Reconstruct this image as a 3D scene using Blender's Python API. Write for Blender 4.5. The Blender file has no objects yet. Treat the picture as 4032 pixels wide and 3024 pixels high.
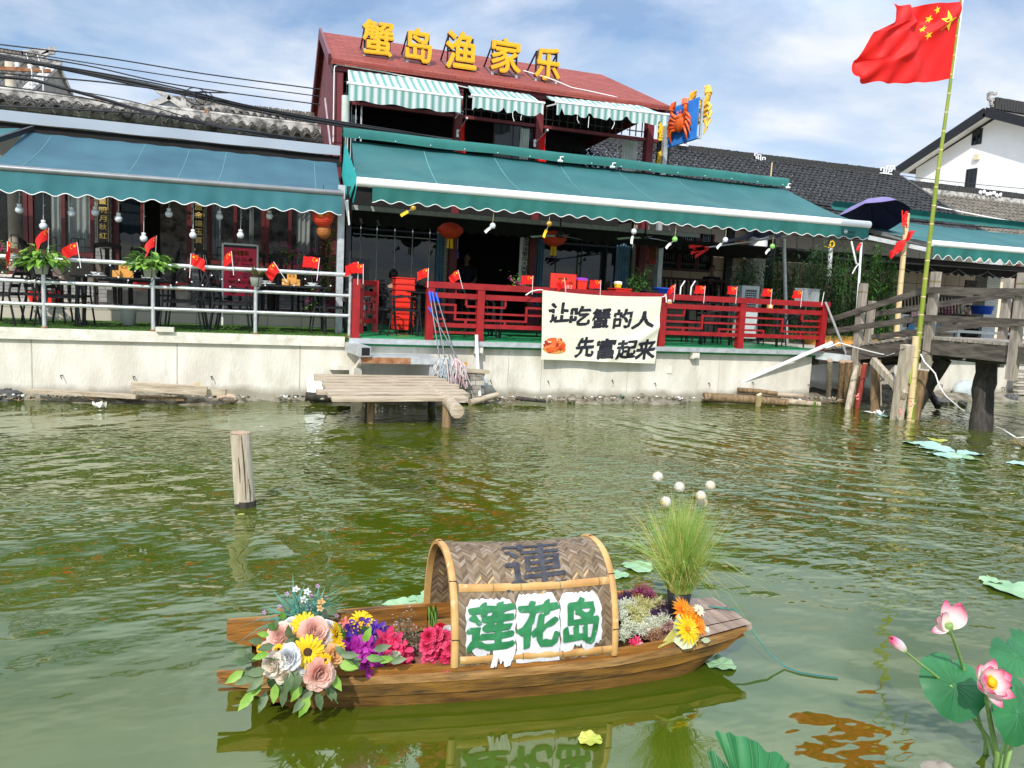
import bpy,bmesh,math,random
from mathutils import Vector,Matrix,Euler
R = random.Random(7)
PI = math.pi
rad = math.radians
S = bpy.context.scene
COL = S.collection
# ------------------------------------------------------------------ camera
F_PX,CX,CY = 3028.0,2016.0,1512.0
EYE = Vector((0,0,1.78))
PITCH,ROLL,HEAD = rad(6.55),rad(2.78),rad(90 - 71.03)
def _cam_axes():
 cp,sp = math.cos(PITCH),math.sin(PITCH)
 B = Matrix(((1,0,0),(0,-sp,cp),(0,-cp,-sp)))
 c,s = math.cos(ROLL),math.sin(ROLL)
 B = B @ Matrix(((c,s,0),(-s,c,0),(0,0,1)))
 ca,sa = math.cos(HEAD),math.sin(HEAD)
 return Matrix(((ca,sa,0),(-sa,ca,0),(0,0,1))) @ B
AX = _cam_axes()
cam_d = bpy.data.cameras.new('camera')
cam_d.sensor_width = 36.0
cam_d.lens = 36.0 * F_PX / 4032.0
cam_d.clip_start = 0.05
cam_d.clip_end = 3000
cam = bpy.data.objects.new('camera',cam_d)
COL.objects.link(cam)
cm = AX.to_4x4()
for i in range(3):
 cm[i][1] = -cm[i][1]
 cm[i][2] = -cm[i][2]
cm.translation = EYE
cam.matrix_world = cm
S.camera = cam
def ray(px,py):
 return AX @ Vector(((px - CX) / F_PX,(py - CY) / F_PX,1.0))
def P(px,py,Y):
 d = ray(px,py); return EYE + d * (Y / d.y)
def W(px,py,z=0.0):
 d = ray(px,py); return EYE + d * ((z - EYE.z) / d.z)
def PX(px,py,X):
 d = ray(px,py); return EYE + d * (X / d.x)
# ------------------------------------------------------------------ world, sun, exposure
SUN_DIR = Vector((0.66,1.0,-1.02)).normalized()
wd = bpy.data.worlds.new('World'); S.world = wd
wd.use_nodes = True
nt = wd.node_tree; N = nt.nodes; L = nt.links
N.clear()
wo = N.new('ShaderNodeOutputWorld')
sky = N.new('ShaderNodeTexSky'); sky.sky_type = 'NISHITA'; sky.sun_disc = False
sky.sun_elevation = math.asin(-SUN_DIR.z)
sky.sun_rotation = math.atan2(-SUN_DIR.x,-SUN_DIR.y)
sky.air_density = 1.0; sky.dust_density = 0.6; sky.ozone_density = 2.0
bg1 = N.new('ShaderNodeBackground'); bg1.inputs[1].default_value = 0.13
bg2 = N.new('ShaderNodeBackground'); bg2.inputs[0].default_value = (0.72,0.82,0.97,1); bg2.inputs[1].default_value = 0.80
L.new(sky.outputs[0],bg1.inputs[0])
tc = N.new('ShaderNodeTexCoord')
sep = N.new('ShaderNodeSeparateXYZ'); L.new(tc.outputs['Generated'],sep.inputs[0])
zc = N.new('ShaderNodeMath'); zc.operation = 'ADD'; zc.inputs[1].default_value = 0.16; L.new(sep.outputs[2],zc.inputs[0])
za = N.new('ShaderNodeMath'); za.operation = 'MAXIMUM'; za.inputs[1].default_value = 0.05; L.new(zc.outputs[0],za.inputs[0])
dv = N.new('ShaderNodeVectorMath'); dv.operation = 'DIVIDE'; L.new(tc.outputs['Generated'],dv.inputs[0])
cb = N.new('ShaderNodeCombineXYZ')
for i in range(3): L.new(za.outputs[0],cb.inputs[i])
L.new(cb.outputs[0],dv.inputs[1])
mp = N.new('ShaderNodeMapping'); mp.inputs['Location'].default_value = (0.9,3.4,0); mp.inputs['Scale'].default_value = (1.0,1.25,0.0)
L.new(dv.outputs[0],mp.inputs[0])
n1 = N.new('ShaderNodeTexNoise'); n1.inputs['Scale'].default_value = 0.85; n1.inputs['Detail'].default_value = 9; n1.inputs['Roughness'].default_value = 0.56; n1.inputs['Distortion'].default_value = 0.35
L.new(mp.outputs[0],n1.inputs[0])
r1 = N.new('ShaderNodeValToRGB')
r1.color_ramp.elements[0].position = 0.38; r1.color_ramp.elements[0].color = (0.03,0.03,0.03,1)
r1.color_ramp.elements[1].position = 0.56; r1.color_ramp.elements[1].color = (0.97,0.97,0.97,1)
L.new(n1.outputs[0],r1.inputs[0])
n2 = N.new('ShaderNodeTexNoise'); n2.inputs['Scale'].default_value = 2.3; n2.inputs['Detail'].default_value = 7
L.new(mp.outputs[0],n2.inputs[0])
r2 = N.new('ShaderNodeValToRGB')
r2.color_ramp.elements[0].position = 0.35; r2.color_ramp.elements[0].color = (0.52,0.66,0.88,1)
r2.color_ramp.elements[1].position = 0.68; r2.color_ramp.elements[1].color = (0.90,0.94,1.0,1)
L.new(n2.outputs[0],r2.inputs[0]); L.new(r2.outputs[0],bg2.inputs[0])
# thin cloud thickens and brightens overhead
zr = N.new('ShaderNodeMapRange'); zr.inputs[1].default_value = 0.30; zr.inputs[2].default_value = 0.62; L.new(sep.outputs[2],zr.inputs[0])
zm = N.new('ShaderNodeMath'); zm.operation = 'MAXIMUM'; L.new(r1.outputs[0],zm.inputs[0])
zk = N.new('ShaderNodeMath'); zk.operation = 'MULTIPLY'; zk.inputs[1].default_value = 0.9; L.new(zr.outputs[0],zk.inputs[0]); L.new(zk.outputs[0],zm.inputs[1])
zs = N.new('ShaderNodeMapRange'); zs.inputs[1].default_value = 0.30; zs.inputs[2].default_value = 0.60; zs.inputs[3].default_value = 0.90; zs.inputs[4].default_value = 2.0; L.new(sep.outputs[2],zs.inputs[0]); L.new(zs.outputs[0],bg2.inputs[1])
mx = N.new('ShaderNodeMixShader'); L.new(zm.outputs[0],mx.inputs[0]); L.new(bg1.outputs[0],mx.inputs[1]); L.new(bg2.outputs[0],mx.inputs[2])
L.new(mx.outputs[0],wo.inputs[0])
sl = bpy.data.lights.new('sun','SUN'); sl.energy = 3.7; sl.angle = rad(0.5); sl.color = (1.0,0.945,0.86)
so = bpy.data.objects.new('sun',sl); COL.objects.link(so)
so.rotation_euler = SUN_DIR.to_track_quat('-Z','Y').to_euler(); so.location = (-20,-30,40)
S.view_settings.view_transform = 'Standard'; S.view_settings.look = 'None'
S.view_settings.exposure = 0.22; S.view_settings.gamma = 1.0; S.view_settings.use_curve_mapping = False
S.cycles.max_bounces = 8; S.cycles.transparent_max_bounces = 12
# ------------------------------------------------------------------ materials
MATS = {}
def mat(name,col,rough=0.65,metal=0.0,var=0.14,vs=6.0,bump=0.0,bs=60.0,col2=None,stretch=(1,1,1),spec=0.4,trans=0.0,detail=5.0,lo=0.35,hi=0.65,dirt=None):
 if name in MATS: return MATS[name]
 m = bpy.data.materials.new(name); m.use_nodes = True
 nt = m.node_tree; n = nt.nodes; l = nt.links
 b = n['Principled BSDF']
 b.inputs['Roughness'].default_value = rough; b.inputs['Metallic'].default_value = metal
 b.inputs['Specular IOR Level'].default_value = spec
 t = n.new('ShaderNodeTexCoord'); mp = n.new('ShaderNodeMapping'); mp.inputs['Scale'].default_value = stretch
 l.new(t.outputs['Object'],mp.inputs[0])
 ns = n.new('ShaderNodeTexNoise'); ns.inputs['Scale'].default_value = vs; ns.inputs['Detail'].default_value = detail
 l.new(mp.outputs[0],ns.inputs[0])
 rp = n.new('ShaderNodeValToRGB')
 rp.color_ramp.elements[0].position = lo; rp.color_ramp.elements[1].position = hi
 c2 = col2 if col2 else tuple(min(1,c * (1 + var)) for c in col)
 c1 = col if col2 else tuple(c * (1 - var) for c in col)
 rp.color_ramp.elements[0].color = (*c1,1); rp.color_ramp.elements[1].color = (*c2,1)
 l.new(ns.outputs[0],rp.inputs[0])
 out = rp.outputs[0]
 if dirt:
  n3 = n.new('ShaderNodeTexNoise'); n3.inputs['Scale'].default_value = dirt[1]; n3.inputs['Detail'].default_value = 8; n3.inputs['Roughness'].default_value = 0.65
  l.new(mp.outputs[0],n3.inputs[0])
  r3 = n.new('ShaderNodeValToRGB'); r3.color_ramp.elements[0].position = dirt[2]; r3.color_ramp.elements[1].position = dirt[3]
  r3.color_ramp.elements[0].color = (0,0,0,1); r3.color_ramp.elements[1].color = (1,1,1,1)
  l.new(n3.outputs[0],r3.inputs[0])
  mc = n.new('ShaderNodeMix'); mc.data_type = 'RGBA'
  l.new(r3.outputs[0],mc.inputs[0]); l.new(out,mc.inputs[6]); mc.inputs[7].default_value = (*dirt[0],1)
  out = mc.outputs[2]
 l.new(out,b.inputs['Base Color'])
 if bump:
  nb = n.new('ShaderNodeTexNoise'); nb.inputs['Scale'].default_value = bs; nb.inputs['Detail'].default_value = 6
  l.new(mp.outputs[0],nb.inputs[0])
  bp = n.new('ShaderNodeBump'); bp.inputs['Strength'].default_value = bump; bp.inputs['Distance'].default_value = 0.02
  l.new(nb.outputs[0],bp.inputs['Height']); l.new(bp.outputs[0],b.inputs['Normal'])
 if trans:
  tr = n.new('ShaderNodeBsdfTranslucent'); l.new(out,tr.inputs[0])
  ms = n.new('ShaderNodeMixShader'); ms.inputs[0].default_value = trans
  o = n['Material Output']
  l.new(b.outputs[0],ms.inputs[1]); l.new(tr.outputs[0],ms.inputs[2]); l.new(ms.outputs[0],o.inputs[0])
 MATS[name] = m
 return m
def nodes_of(name):
 m = bpy.data.materials.new(name); m.use_nodes = True; MATS[name] = m
 return m,m.node_tree.nodes,m.node_tree.links,m.node_tree.nodes['Principled BSDF']
# ------------------------------------------------------------------ mesh builder
Z3 = Vector((0,0,1))
class MB:
 def __init__(s): s.v = []; s.f = []; s.m = []; s.sm = []
 def add(s,vs,fs,mi=0,sm=False):
  o = len(s.v); s.v += [tuple(p) for p in vs]
  for f in fs: s.f.append([o + i for i in f]); s.m.append(mi); s.sm.append(sm)
  return s
 def box(s,c,sz,rot=None,mi=0):
  c = Vector(c); h = Vector(sz) * 0.5; vs = []
  for z in (-1,1):
   for y in (-1,1):
    for x in (-1,1):
     p = Vector((x * h.x,y * h.y,z * h.z)); vs.append(c + (rot @ p if rot else p))
  return s.add(vs,[(0,2,3,1),(4,5,7,6),(0,1,5,4),(2,6,7,3),(0,4,6,2),(1,3,7,5)],mi)
 def bx(s,x0,x1,y0,y1,z0,z1,mi=0):
  return s.box(((x0 + x1) / 2,(y0 + y1) / 2,(z0 + z1) / 2),(abs(x1 - x0),abs(y1 - y0),abs(z1 - z0)),None,mi)
 def beam(s,a,b,w,h,mi=0,up=Z3,jit=0.0):
  a = Vector(a); b = Vector(b); d = (b - a).normalized()
  if abs(d.dot(up)) > 0.99: up = Vector((0,1,0))
  r = d.cross(up).normalized(); u = r.cross(d)
  vs = []
  for p in (a,b):
   for i,j in ((-1,-1),(1,-1),(1,1),(-1,1)):
    vs.append(p + r * (w / 2 * i * (1 + R.uniform(-jit,jit))) + u * (h / 2 * j * (1 + R.uniform(-jit,jit))))
  return s.add(vs,[(0,3,2,1),(4,5,6,7),(0,1,5,4),(1,2,6,5),(2,3,7,6),(3,0,4,7)],mi)
 def tube(s,pts,r,n=8,mi=0,caps=True,sm=True):
  pts = [Vector(p) for p in pts]; k = len(pts)
  rs = r if isinstance(r,(list,tuple)) else [r] * k
  vs = []; fs = []; prev = None
  for i,p in enumerate(pts):
   d = (pts[min(i + 1,k - 1)] - pts[max(i - 1,0)]).normalized()
   if prev is None:
    a = Vector((0,0,1)) if abs(d.z) < 0.9 else Vector((1,0,0))
    u = d.cross(a).normalized()
   else:
    u = (prev - d * prev.dot(d)).normalized()
   prev = u; w = d.cross(u)
   for j in range(n):
    t = 2 * PI * j / n
    vs.append(p + (u * math.cos(t) + w * math.sin(t)) * rs[i])
  for i in range(k - 1):
   for j in range(n):
    fs.append((i * n + j,i * n + (j + 1) % n,(i + 1) * n + (j + 1) % n,(i + 1) * n + j))
  s.add(vs,fs,mi,sm)
  if caps:
   s.add(vs[:n],[tuple(range(n))[::-1]],mi); s.add(vs[-n:],[tuple(range(n))],mi)
  return s
 def lathe(s,prof,n=16,o=(0,0,0),rot=None,mi=0,sm=True):
  vs = []; fs = []; o = Vector(o)
  for r,z in prof:
   for j in range(n):
    t = 2 * PI * j / n; p = Vector((r * math.cos(t),r * math.sin(t),z)); vs.append(o + (rot @ p if rot else p))
  for i in range(len(prof) - 1):
   for j in range(n):
    fs.append((i * n + j,i * n + (j + 1) % n,(i + 1) * n + (j + 1) % n,(i + 1) * n + j))
  return s.add(vs,fs,mi,sm)
 def grid(s,nu,nv,fn,mi=0,sm=True):
  vs = [fn(i / nu,j / nv) for j in range(nv + 1) for i in range(nu + 1)]
  fs = [(j * (nu + 1) + i,j * (nu + 1) + i + 1,(j + 1) * (nu + 1) + i + 1,(j + 1) * (nu + 1) + i) for j in range(nv) for i in range(nu)]
  return s.add(vs,fs,mi,sm)
 def ball(s,c,r,nu=12,nv=8,mi=0,rot=None,jit=0.0,rnd=None):
  c = Vector(c); rr = Vector((r,r,r)) if not hasattr(r,'__len__') else Vector(r); vs = []; fs = []
  g = rnd or R
  for j in range(nv + 1):
   f = PI * j / nv
   for i in range(nu):
    t = 2 * PI * i / nu
    p = Vector((math.sin(f) * math.cos(t) * rr.x,math.sin(f) * math.sin(t) * rr.y,math.cos(f) * rr.z)) * (1 + g.uniform(-jit,jit))
    vs.append(c + (rot @ p if rot else p))
  for j in range(nv):
   for i in range(nu):
    fs.append((j * nu + i,(j + 1) * nu + i,(j + 1) * nu + (i + 1) % nu,j * nu + (i + 1) % nu))
  return s.add(vs,fs,mi,True)
 def poly(s,pts,mi=0): return s.add(pts,[tuple(range(len(pts)))],mi)
 def prism(s,pts,vec,mi=0):
  pts = [Vector(p) for p in pts]; vec = Vector(vec); n = len(pts)
  vs = pts + [p + vec for p in pts]
  return s.add(vs,[tuple(range(n))[::-1],tuple(range(n,2 * n))] + [(i,(i + 1) % n,n + (i + 1) % n,n + i) for i in range(n)],mi)
 def glyphs(s,txt,fn,w=None,h=None,ext=0.0,bold=0.0,mi=0,jit=0.0,fit=True,warp=None):
  """lettering as mesh; fn(x, y, z) carries the flat letters (centred, w wide, h high) to where they stand"""
  vs,fs = text_shape(txt,0.0,ext)
  x0 = min(p[0] for p in vs); x1 = max(p[0] for p in vs); y0 = min(p[1] for p in vs); y1 = max(p[1] for p in vs)
  sx = (w / (x1 - x0)) if w else None; sy = (h / (y1 - y0)) if h else None
  sx = sx or sy; sy = sy or sx
  shifts = [(0.0,0.0)] + ([(bold * math.cos(k * PI / 4),bold * math.sin(k * PI / 4)) for k in range(8)] if bold else [])
  for k,(dx,dy) in enumerate(shifts):
   out = []
   for p in vs:
    x = (p[0] + dx - (x0 + x1) / 2) * sx; y = (p[1] + dy - (y0 + y1) / 2) * sy
    if warp: x,y = warp(x,y)
    out.append(fn(x,y,p[2] - k * (0.0011 if ext else 0.00025)))
   s.add(out,fs,mi)
  return s
 def build(s,name,mats,parent=None,local=False,merge=False):
  me = bpy.data.meshes.new(name); me.from_pydata(s.v,[],s.f)
  if not isinstance(mats,(list,tuple)): mats = [mats]
  for m in mats: me.materials.append(m)
  me.polygons.foreach_set('material_index',s.m); me.polygons.foreach_set('use_smooth',s.sm)
  if merge:
   bm = bmesh.new(); bm.from_mesh(me); bmesh.ops.remove_doubles(bm,verts=bm.verts,dist=1e-5); bm.to_mesh(me); bm.free()
  me.update()
  o = bpy.data.objects.new(name,me); COL.objects.link(o)
  if parent is not None:
   o.parent = parent
   if not local: o.location = -wloc(parent)
  return o
def wloc(o):
 p = Vector(o.location)
 while o.parent is not None: o = o.parent; p += Vector(o.location)
 return p
_TXT = {}
def text_shape(txt,bold=0.0,ext=0.0):
 k = (txt,bold,ext)
 if k in _TXT: return _TXT[k]
 cu = bpy.data.curves.new('lettering','FONT'); cu.body = txt; cu.offset = bold; cu.extrude = ext; cu.resolution_u = 3
 cu.fill_mode = 'BOTH' if ext else 'FRONT'
 ob = bpy.data.objects.new('lettering',cu); COL.objects.link(ob)
 dg = bpy.context.evaluated_depsgraph_get()
 me = bpy.data.meshes.new_from_object(ob.evaluated_get(dg))
 r = ([tuple(v.co) for v in me.vertices],[tuple(p.vertices) for p in me.polygons])
 bpy.data.objects.remove(ob); bpy.data.curves.remove(cu); bpy.data.meshes.remove(me)
 _TXT[k] = r
 return r
def thing(name,label,cat,loc=(0,0,0),group=None,rz=0.0):
 o = bpy.data.objects.new(name,None); COL.objects.link(o); o.empty_display_size = 0.2
 o.location = loc; o.rotation_euler = (0,0,rz)
 return tag(o,label,cat,group)
def tag(o,label,cat,group=None):
 o['label'] = label; o['category'] = cat
 if group: o['group'] = group
 return o
def struct(o,kind='structure'):
 o['kind'] = kind; return o
KIDS = {}
def copy_tree(o,parent=None):
 c = o.copy(); COL.objects.link(c)
 if parent is not None: c.parent = parent
 for ch in list(o.children): copy_tree(ch,c)
 return c
def place(proto,used,loc,rz,label,sc=None):
 """the first call moves the built thing itself, later calls copy it"""
 o = proto if not used else copy_tree(proto)
 used.append(o)
 o.location = loc; o.rotation_euler = (0,0,rz); o['label'] = label
 if sc: o.scale = (sc,sc,sc) if not hasattr(sc,'__len__') else sc
 return o
def rotz(a): return Matrix.Rotation(a,3,'Z')
def frame(d,up=Z3):
 """3x3 whose z axis is d"""
 d = Vector(d).normalized()
 if abs(d.dot(up)) > 0.98: up = Vector((1,0,0))
 x = up.cross(d).normalized(); y = d.cross(x)
 return Matrix((x,y,d)).transposed()
def sag(a,b,s,n=14):
 a = Vector(a); b = Vector(b)
 return [a.lerp(b,i / n) - Z3 * (s * 4 * (i / n) * (1 - i / n)) for i in range(n + 1)]
# ------------------------------------------------------------------ the place's materials
m_conc = mat('concrete',(0.55,0.52,0.44),0.85,vs=1.6,col2=(0.70,0.67,0.59),bump=0.45,bs=16,detail=10,dirt=((0.34,0.30,0.23),1.1,0.56,0.80),stretch=(2.2,2.2,0.75))
def tide(m):
 nt = m.node_tree; n = nt.nodes; l = nt.links; b = n['Principled BSDF']; src = b.inputs['Base Color'].links[0].from_socket
 t = n.new('ShaderNodeTexCoord'); sp = n.new('ShaderNodeSeparateXYZ'); l.new(t.outputs['Object'],sp.inputs[0])
 ns = n.new('ShaderNodeTexNoise'); ns.inputs['Scale'].default_value = 2.6; ns.inputs['Detail'].default_value = 8; l.new(t.outputs['Object'],ns.inputs[0])
 a = n.new('ShaderNodeMath'); a.operation = 'MULTIPLY_ADD'; a.inputs[1].default_value = -0.26; l.new(ns.outputs[0],a.inputs[0]); l.new(sp.outputs[2],a.inputs[2])
 r = n.new('ShaderNodeMapRange'); r.inputs[1].default_value = -0.02; r.inputs[2].default_value = 0.10; r.inputs[3].default_value = 0.75; r.inputs[4].default_value = 0.0; l.new(a.outputs[0],r.inputs[0])
 mc = n.new('ShaderNodeMix'); mc.data_type = 'RGBA'; l.new(r.outputs[0],mc.inputs[0]); l.new(src,mc.inputs[6]); mc.inputs[7].default_value = (0.20,0.18,0.12,1); l.new(mc.outputs[2],b.inputs['Base Color'])
tide(m_conc)
m_conc2 = mat('concrete_joint',(0.42,0.40,0.34),0.9,vs=6,bump=0.3)
m_coping = mat('coping_stone',(0.66,0.63,0.54),0.8,vs=5,bump=0.3,dirt=((0.45,0.41,0.33),7,0.55,0.75))
m_mud = mat('mud',(0.10,0.085,0.055),0.8,vs=5,col2=(0.26,0.235,0.18),bump=1.0,bs=14)
m_mudwet = mat('wet_mud',(0.07,0.06,0.035),0.4,vs=6,col2=(0.14,0.12,0.08),bump=0.8,bs=20)
m_turf = mat('turf',(0.035,0.10,0.012),0.8,vs=22,col2=(0.11,0.24,0.03),bump=0.9,bs=220)
m_pave = mat('paving',(0.42,0.38,0.31),0.8,vs=4,col2=(0.56,0.52,0.44),bump=0.3)
m_greenfloor = mat('green_floor',(0.015,0.22,0.075),0.45,vs=5,col2=(0.03,0.30,0.11))
m_steel = mat('galvanised',(0.56,0.58,0.58),0.38,0.75,vs=14,col2=(0.72,0.74,0.74),dirt=((0.45,0.42,0.38),9,0.6,0.8))
m_steelmat = mat('galvanised_plate',(0.40,0.43,0.44),0.5,0.45,vs=9,col2=(0.55,0.58,0.59),dirt=((0.30,0.26,0.22),6,0.62,0.8))
m_rust = mat('rust',(0.22,0.085,0.03),0.85,vs=9,col2=(0.36,0.19,0.10),bump=0.4)
m_red = mat('red_paint',(0.24,0.008,0.011),0.42,vs=5,col2=(0.33,0.014,0.016),dirt=((0.30,0.03,0.03),11,0.6,0.75),bump=0.08)
m_redbrown = mat('red_brown_paint',(0.115,0.016,0.022),0.5,vs=4,col2=(0.17,0.028,0.034),dirt=((0.09,0.03,0.03),8,0.58,0.75))
m_redwin = mat('red_window_wood',(0.070,0.010,0.011),0.4,vs=5,col2=(0.11,0.016,0.016))
m_white = mat('white_paint',(0.80,0.80,0.78),0.5,var=0.06)
m_whitepole = mat('white_tube',(0.82,0.83,0.84),0.35,var=0.04)
m_plaster = mat('white_plaster',(0.80,0.81,0.81),0.85,vs=0.8,col2=(0.87,0.87,0.86),bump=0.06,bs=30)
m_grayrender = mat('grey_render',(0.20,0.19,0.165),0.9,vs=1.2,col2=(0.27,0.255,0.22),bump=0.15)
m_black = mat('black_metal',(0.014,0.015,0.017),0.42,0.1,var=0.2)
m_blackwood = mat('black_wood',(0.016,0.013,0.012),0.55,var=0.3,vs=3,stretch=(1,1,8))
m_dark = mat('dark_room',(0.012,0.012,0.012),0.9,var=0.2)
m_darkwood = mat('dark_bench_wood',(0.035,0.014,0.010),0.5,var=0.25)
m_cable = mat('cable',(0.012,0.013,0.016),0.6,var=0.1)
m_whitecable = mat('white_cable',(0.75,0.74,0.72),0.5,var=0.05)
m_gold = mat('gold_letter',(0.80,0.40,0.010),0.45,var=0.05,vs=3)
m_goldside = mat('letter_return',(0.16,0.10,0.04),0.5,var=0.15)
m_goldtext = mat('gold_text',(0.72,0.50,0.16),0.4,0.3,var=0.1)
m_yellow = mat('yellow',(0.85,0.55,0.02),0.5,var=0.06)
m_orangewood = mat('orange_wood',(0.55,0.25,0.045),0.5,vs=14,col2=(0.68,0.34,0.08),stretch=(1,1,6))
m_blackboard = mat('black_lacquer',(0.010,0.011,0.010),0.3,var=0.1)
m_whiteboard = mat('white_board',(0.78,0.78,0.76),0.5,var=0.04)
m_ink = mat('ink',(0.012,0.013,0.02),0.6,var=0.1)
m_poster = mat('red_poster',(0.88,0.028,0.085),0.45,var=0.04)
m_redplastic = mat('red_plastic',(0.80,0.035,0.02),0.35,var=0.06)
m_blueplastic = mat('blue_plastic',(0.01,0.09,0.62),0.35,var=0.06)
m_greyplastic = mat('grey_plastic',(0.50,0.54,0.54),0.5,var=0.05)
m_darkplastic = mat('dark_plastic',(0.03,0.032,0.035),0.45,var=0.1)
m_flag = mat('flag_red',(0.78,0.012,0.010),0.6,var=0.05,trans=0.22)
m_star = mat('flag_star',(0.90,0.62,0.02),0.6,var=0.03)
m_awn = mat('green_awning_cloth',(0.015,0.092,0.098),0.75,vs=1.3,col2=(0.024,0.124,0.126),bump=0.05,bs=6,dirt=((0.045,0.13,0.13),0.7,0.5,0.75))
m_awnl = mat('blue_green_awning_cloth',(0.022,0.078,0.112),0.75,vs=1.1,col2=(0.032,0.108,0.142),bump=0.06,bs=5)
m_val = mat('awning_valance',(0.016,0.125,0.112),0.8,vs=2,col2=(0.024,0.16,0.142),trans=0.10)
m_vall = mat('blue_green_valance',(0.030,0.140,0.165),0.8,vs=2,col2=(0.045,0.180,0.205),trans=0.10)
m_seam = mat('seam',(0.10,0.26,0.28),0.8,var=0.1)
m_trim = mat('white_trim',(0.82,0.82,0.80),0.7,var=0.05)
m_pipe = mat('grey_pipe',(0.20,0.21,0.215),0.4,0.5,var=0.1)
m_fascia = mat('grey_gutter',(0.30,0.35,0.41),0.5,vs=1.0,col2=(0.37,0.42,0.48),dirt=((0.40,0.38,0.36),3,0.62,0.8))
m_turq = mat('turquoise_cloth',(0.03,0.42,0.40),0.75,var=0.08,trans=0.3)
m_purple = mat('purple_cloth',(0.17,0.135,0.31),0.7,var=0.1)
m_purpledark = mat('umbrella_lining',(0.012,0.012,0.05),0.8,var=0.1)
m_pot = mat('pot_plastic',(0.33,0.35,0.31),0.6,vs=9,col2=(0.45,0.46,0.42))
m_terra = mat('brown_pot',(0.19,0.08,0.055),0.7,var=0.15)
m_blackpot = mat('black_pot',(0.012,0.012,0.013),0.45,var=0.1)
m_oldwood = mat('weathered_plank',(0.30,0.235,0.165),0.85,vs=2.2,col2=(0.50,0.42,0.31),stretch=(1,9,9),bump=0.5,bs=9,dirt=((0.14,0.10,0.07),2.0,0.62,0.76),detail=8)
m_oldwoodz = mat('weathered_post',(0.34,0.28,0.20),0.85,vs=2.6,col2=(0.52,0.46,0.36),stretch=(9,9,1),bump=0.6,bs=9,dirt=((0.12,0.085,0.06),2.2,0.60,0.74),detail=8)
m_bridgewood = mat('bridge_timber',(0.055,0.047,0.038),0.85,vs=2.5,col2=(0.135,0.115,0.093),stretch=(8,1.2,8),bump=0.5,bs=10,detail=8)
m_bridgepost = mat('bridge_post',(0.20,0.17,0.135),0.85,vs=2.5,col2=(0.36,0.32,0.265),stretch=(8,8,1.2),bump=0.5,bs=10,detail=8)
m_darkpile = mat('dark_pile',(0.018,0.015,0.012),0.7,vs=3,col2=(0.05,0.042,0.033),stretch=(9,9,1),bump=0.5,bs=12)
m_brownpile = mat('brown_pile',(0.12,0.075,0.036),0.85,vs=3,col2=(0.27,0.18,0.095),stretch=(9,9,1),bump=0.5,bs=9)
m_endgrain = mat('end_grain',(0.30,0.20,0.13),0.9,vs=25,col2=(0.42,0.30,0.20),bump=0.3)
m_bamboo = mat('green_bamboo',(0.17,0.24,0.02),0.4,vs=3,col2=(0.28,0.32,0.045),stretch=(4,4,0.5))
m_bambood = mat('dry_bamboo',(0.58,0.43,0.22),0.5,vs=3,col2=(0.70,0.56,0.32),stretch=(5,5,0.6))
m_bambooo = mat('ochre_bamboo',(0.40,0.205,0.062),0.5,vs=9,col2=(0.55,0.34,0.125),stretch=(1,1,1),dirt=((0.70,0.55,0.30),12,0.58,0.7))
m_node = mat('bamboo_node',(0.20,0.15,0.06),0.6,var=0.2)
m_boat = mat('boat_wood',(0.20,0.082,0.014),0.5,spec=.25,vs=3.0,col2=(0.34,0.150,0.032),stretch=(1,10,10),bump=0.3,bs=9,dirt=((0.050,0.032,0.018),2.4,0.50,0.68),detail=9)
m_boatside = mat('boat_side_wood',(0.10,0.050,0.012),0.5,spec=.25,vs=2.2,col2=(0.25,0.125,0.022),stretch=(1,5,9),bump=0.3,bs=9,dirt=((0.032,0.024,0.014),2.0,0.47,0.64),detail=9)
m_boattrim = mat('boat_trim_worn',(0.20,0.100,0.028),0.6,spec=.25,vs=4,col2=(0.38,0.215,0.080),stretch=(1,9,9),bump=0.3,bs=9,dirt=((0.10,0.07,0.045),3,0.52,0.7),detail=8)
m_boatd = mat('boat_dark_wood',(0.075,0.036,0.010),0.55,spec=.2,vs=3.0,col2=(0.20,0.100,0.022),stretch=(1,8,8),bump=0.3,bs=9,dirt=((0.035,0.027,0.017),3,0.55,0.7),detail=8)
m_boatdeck = mat('bow_deck_wood',(0.20,0.135,0.10),0.6,vs=3,col2=(0.36,0.27,0.21),stretch=(9,1,9),bump=0.4,bs=12,dirt=((0.30,0.12,0.08),5,0.58,0.75),detail=8)
WEAVE = [mat('woven_%s' % n,c,0.6,vs=20,col2=tuple(min(1,x * 1.35) for x in c),stretch=(1,1,1)) for n,c in
   (('dark',(0.085,0.054,0.030)),('brown',(0.125,0.082,0.044)),('mid',(0.165,0.115,0.066)),('grey',(0.21,0.165,0.118)),('light',(0.40,0.27,0.12)))]
m_weaveback = mat('woven_back',(0.10,0.06,0.03),0.8,var=0.2)
m_paper = mat('torn_paper',(0.48,0.48,0.52),0.8,vs=5,col2=(0.62,0.62,0.65),bump=0.6,bs=14)
m_greenpaint = mat('green_paint',(0.012,0.14,0.045),0.6,vs=18,col2=(0.03,0.20,0.075),dirt=((0.22,0.36,0.27),22,0.62,0.72))
m_blackpaint = mat('black_paint_worn',(0.016,0.018,0.026),0.6,vs=30,col2=(0.05,0.05,0.06))
m_cloth = mat('banner_cloth',(0.74,0.71,0.58),0.85,var=0.025,trans=0.08)
m_crab = mat('crab_orange',(0.62,0.065,0.012),0.3,vs=7,col2=(0.78,0.15,0.03))
m_crabyel = mat('crab_yellow',(0.78,0.42,0.03),0.4,vs=4,col2=(0.86,0.55,0.06),dirt=((0.45,0.10,0.02),3,0.55,0.7))
m_bluepanel = mat('blue_sheet',(0.02,0.15,0.48),0.4,vs=3,col2=(0.035,0.20,0.58))
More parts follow.
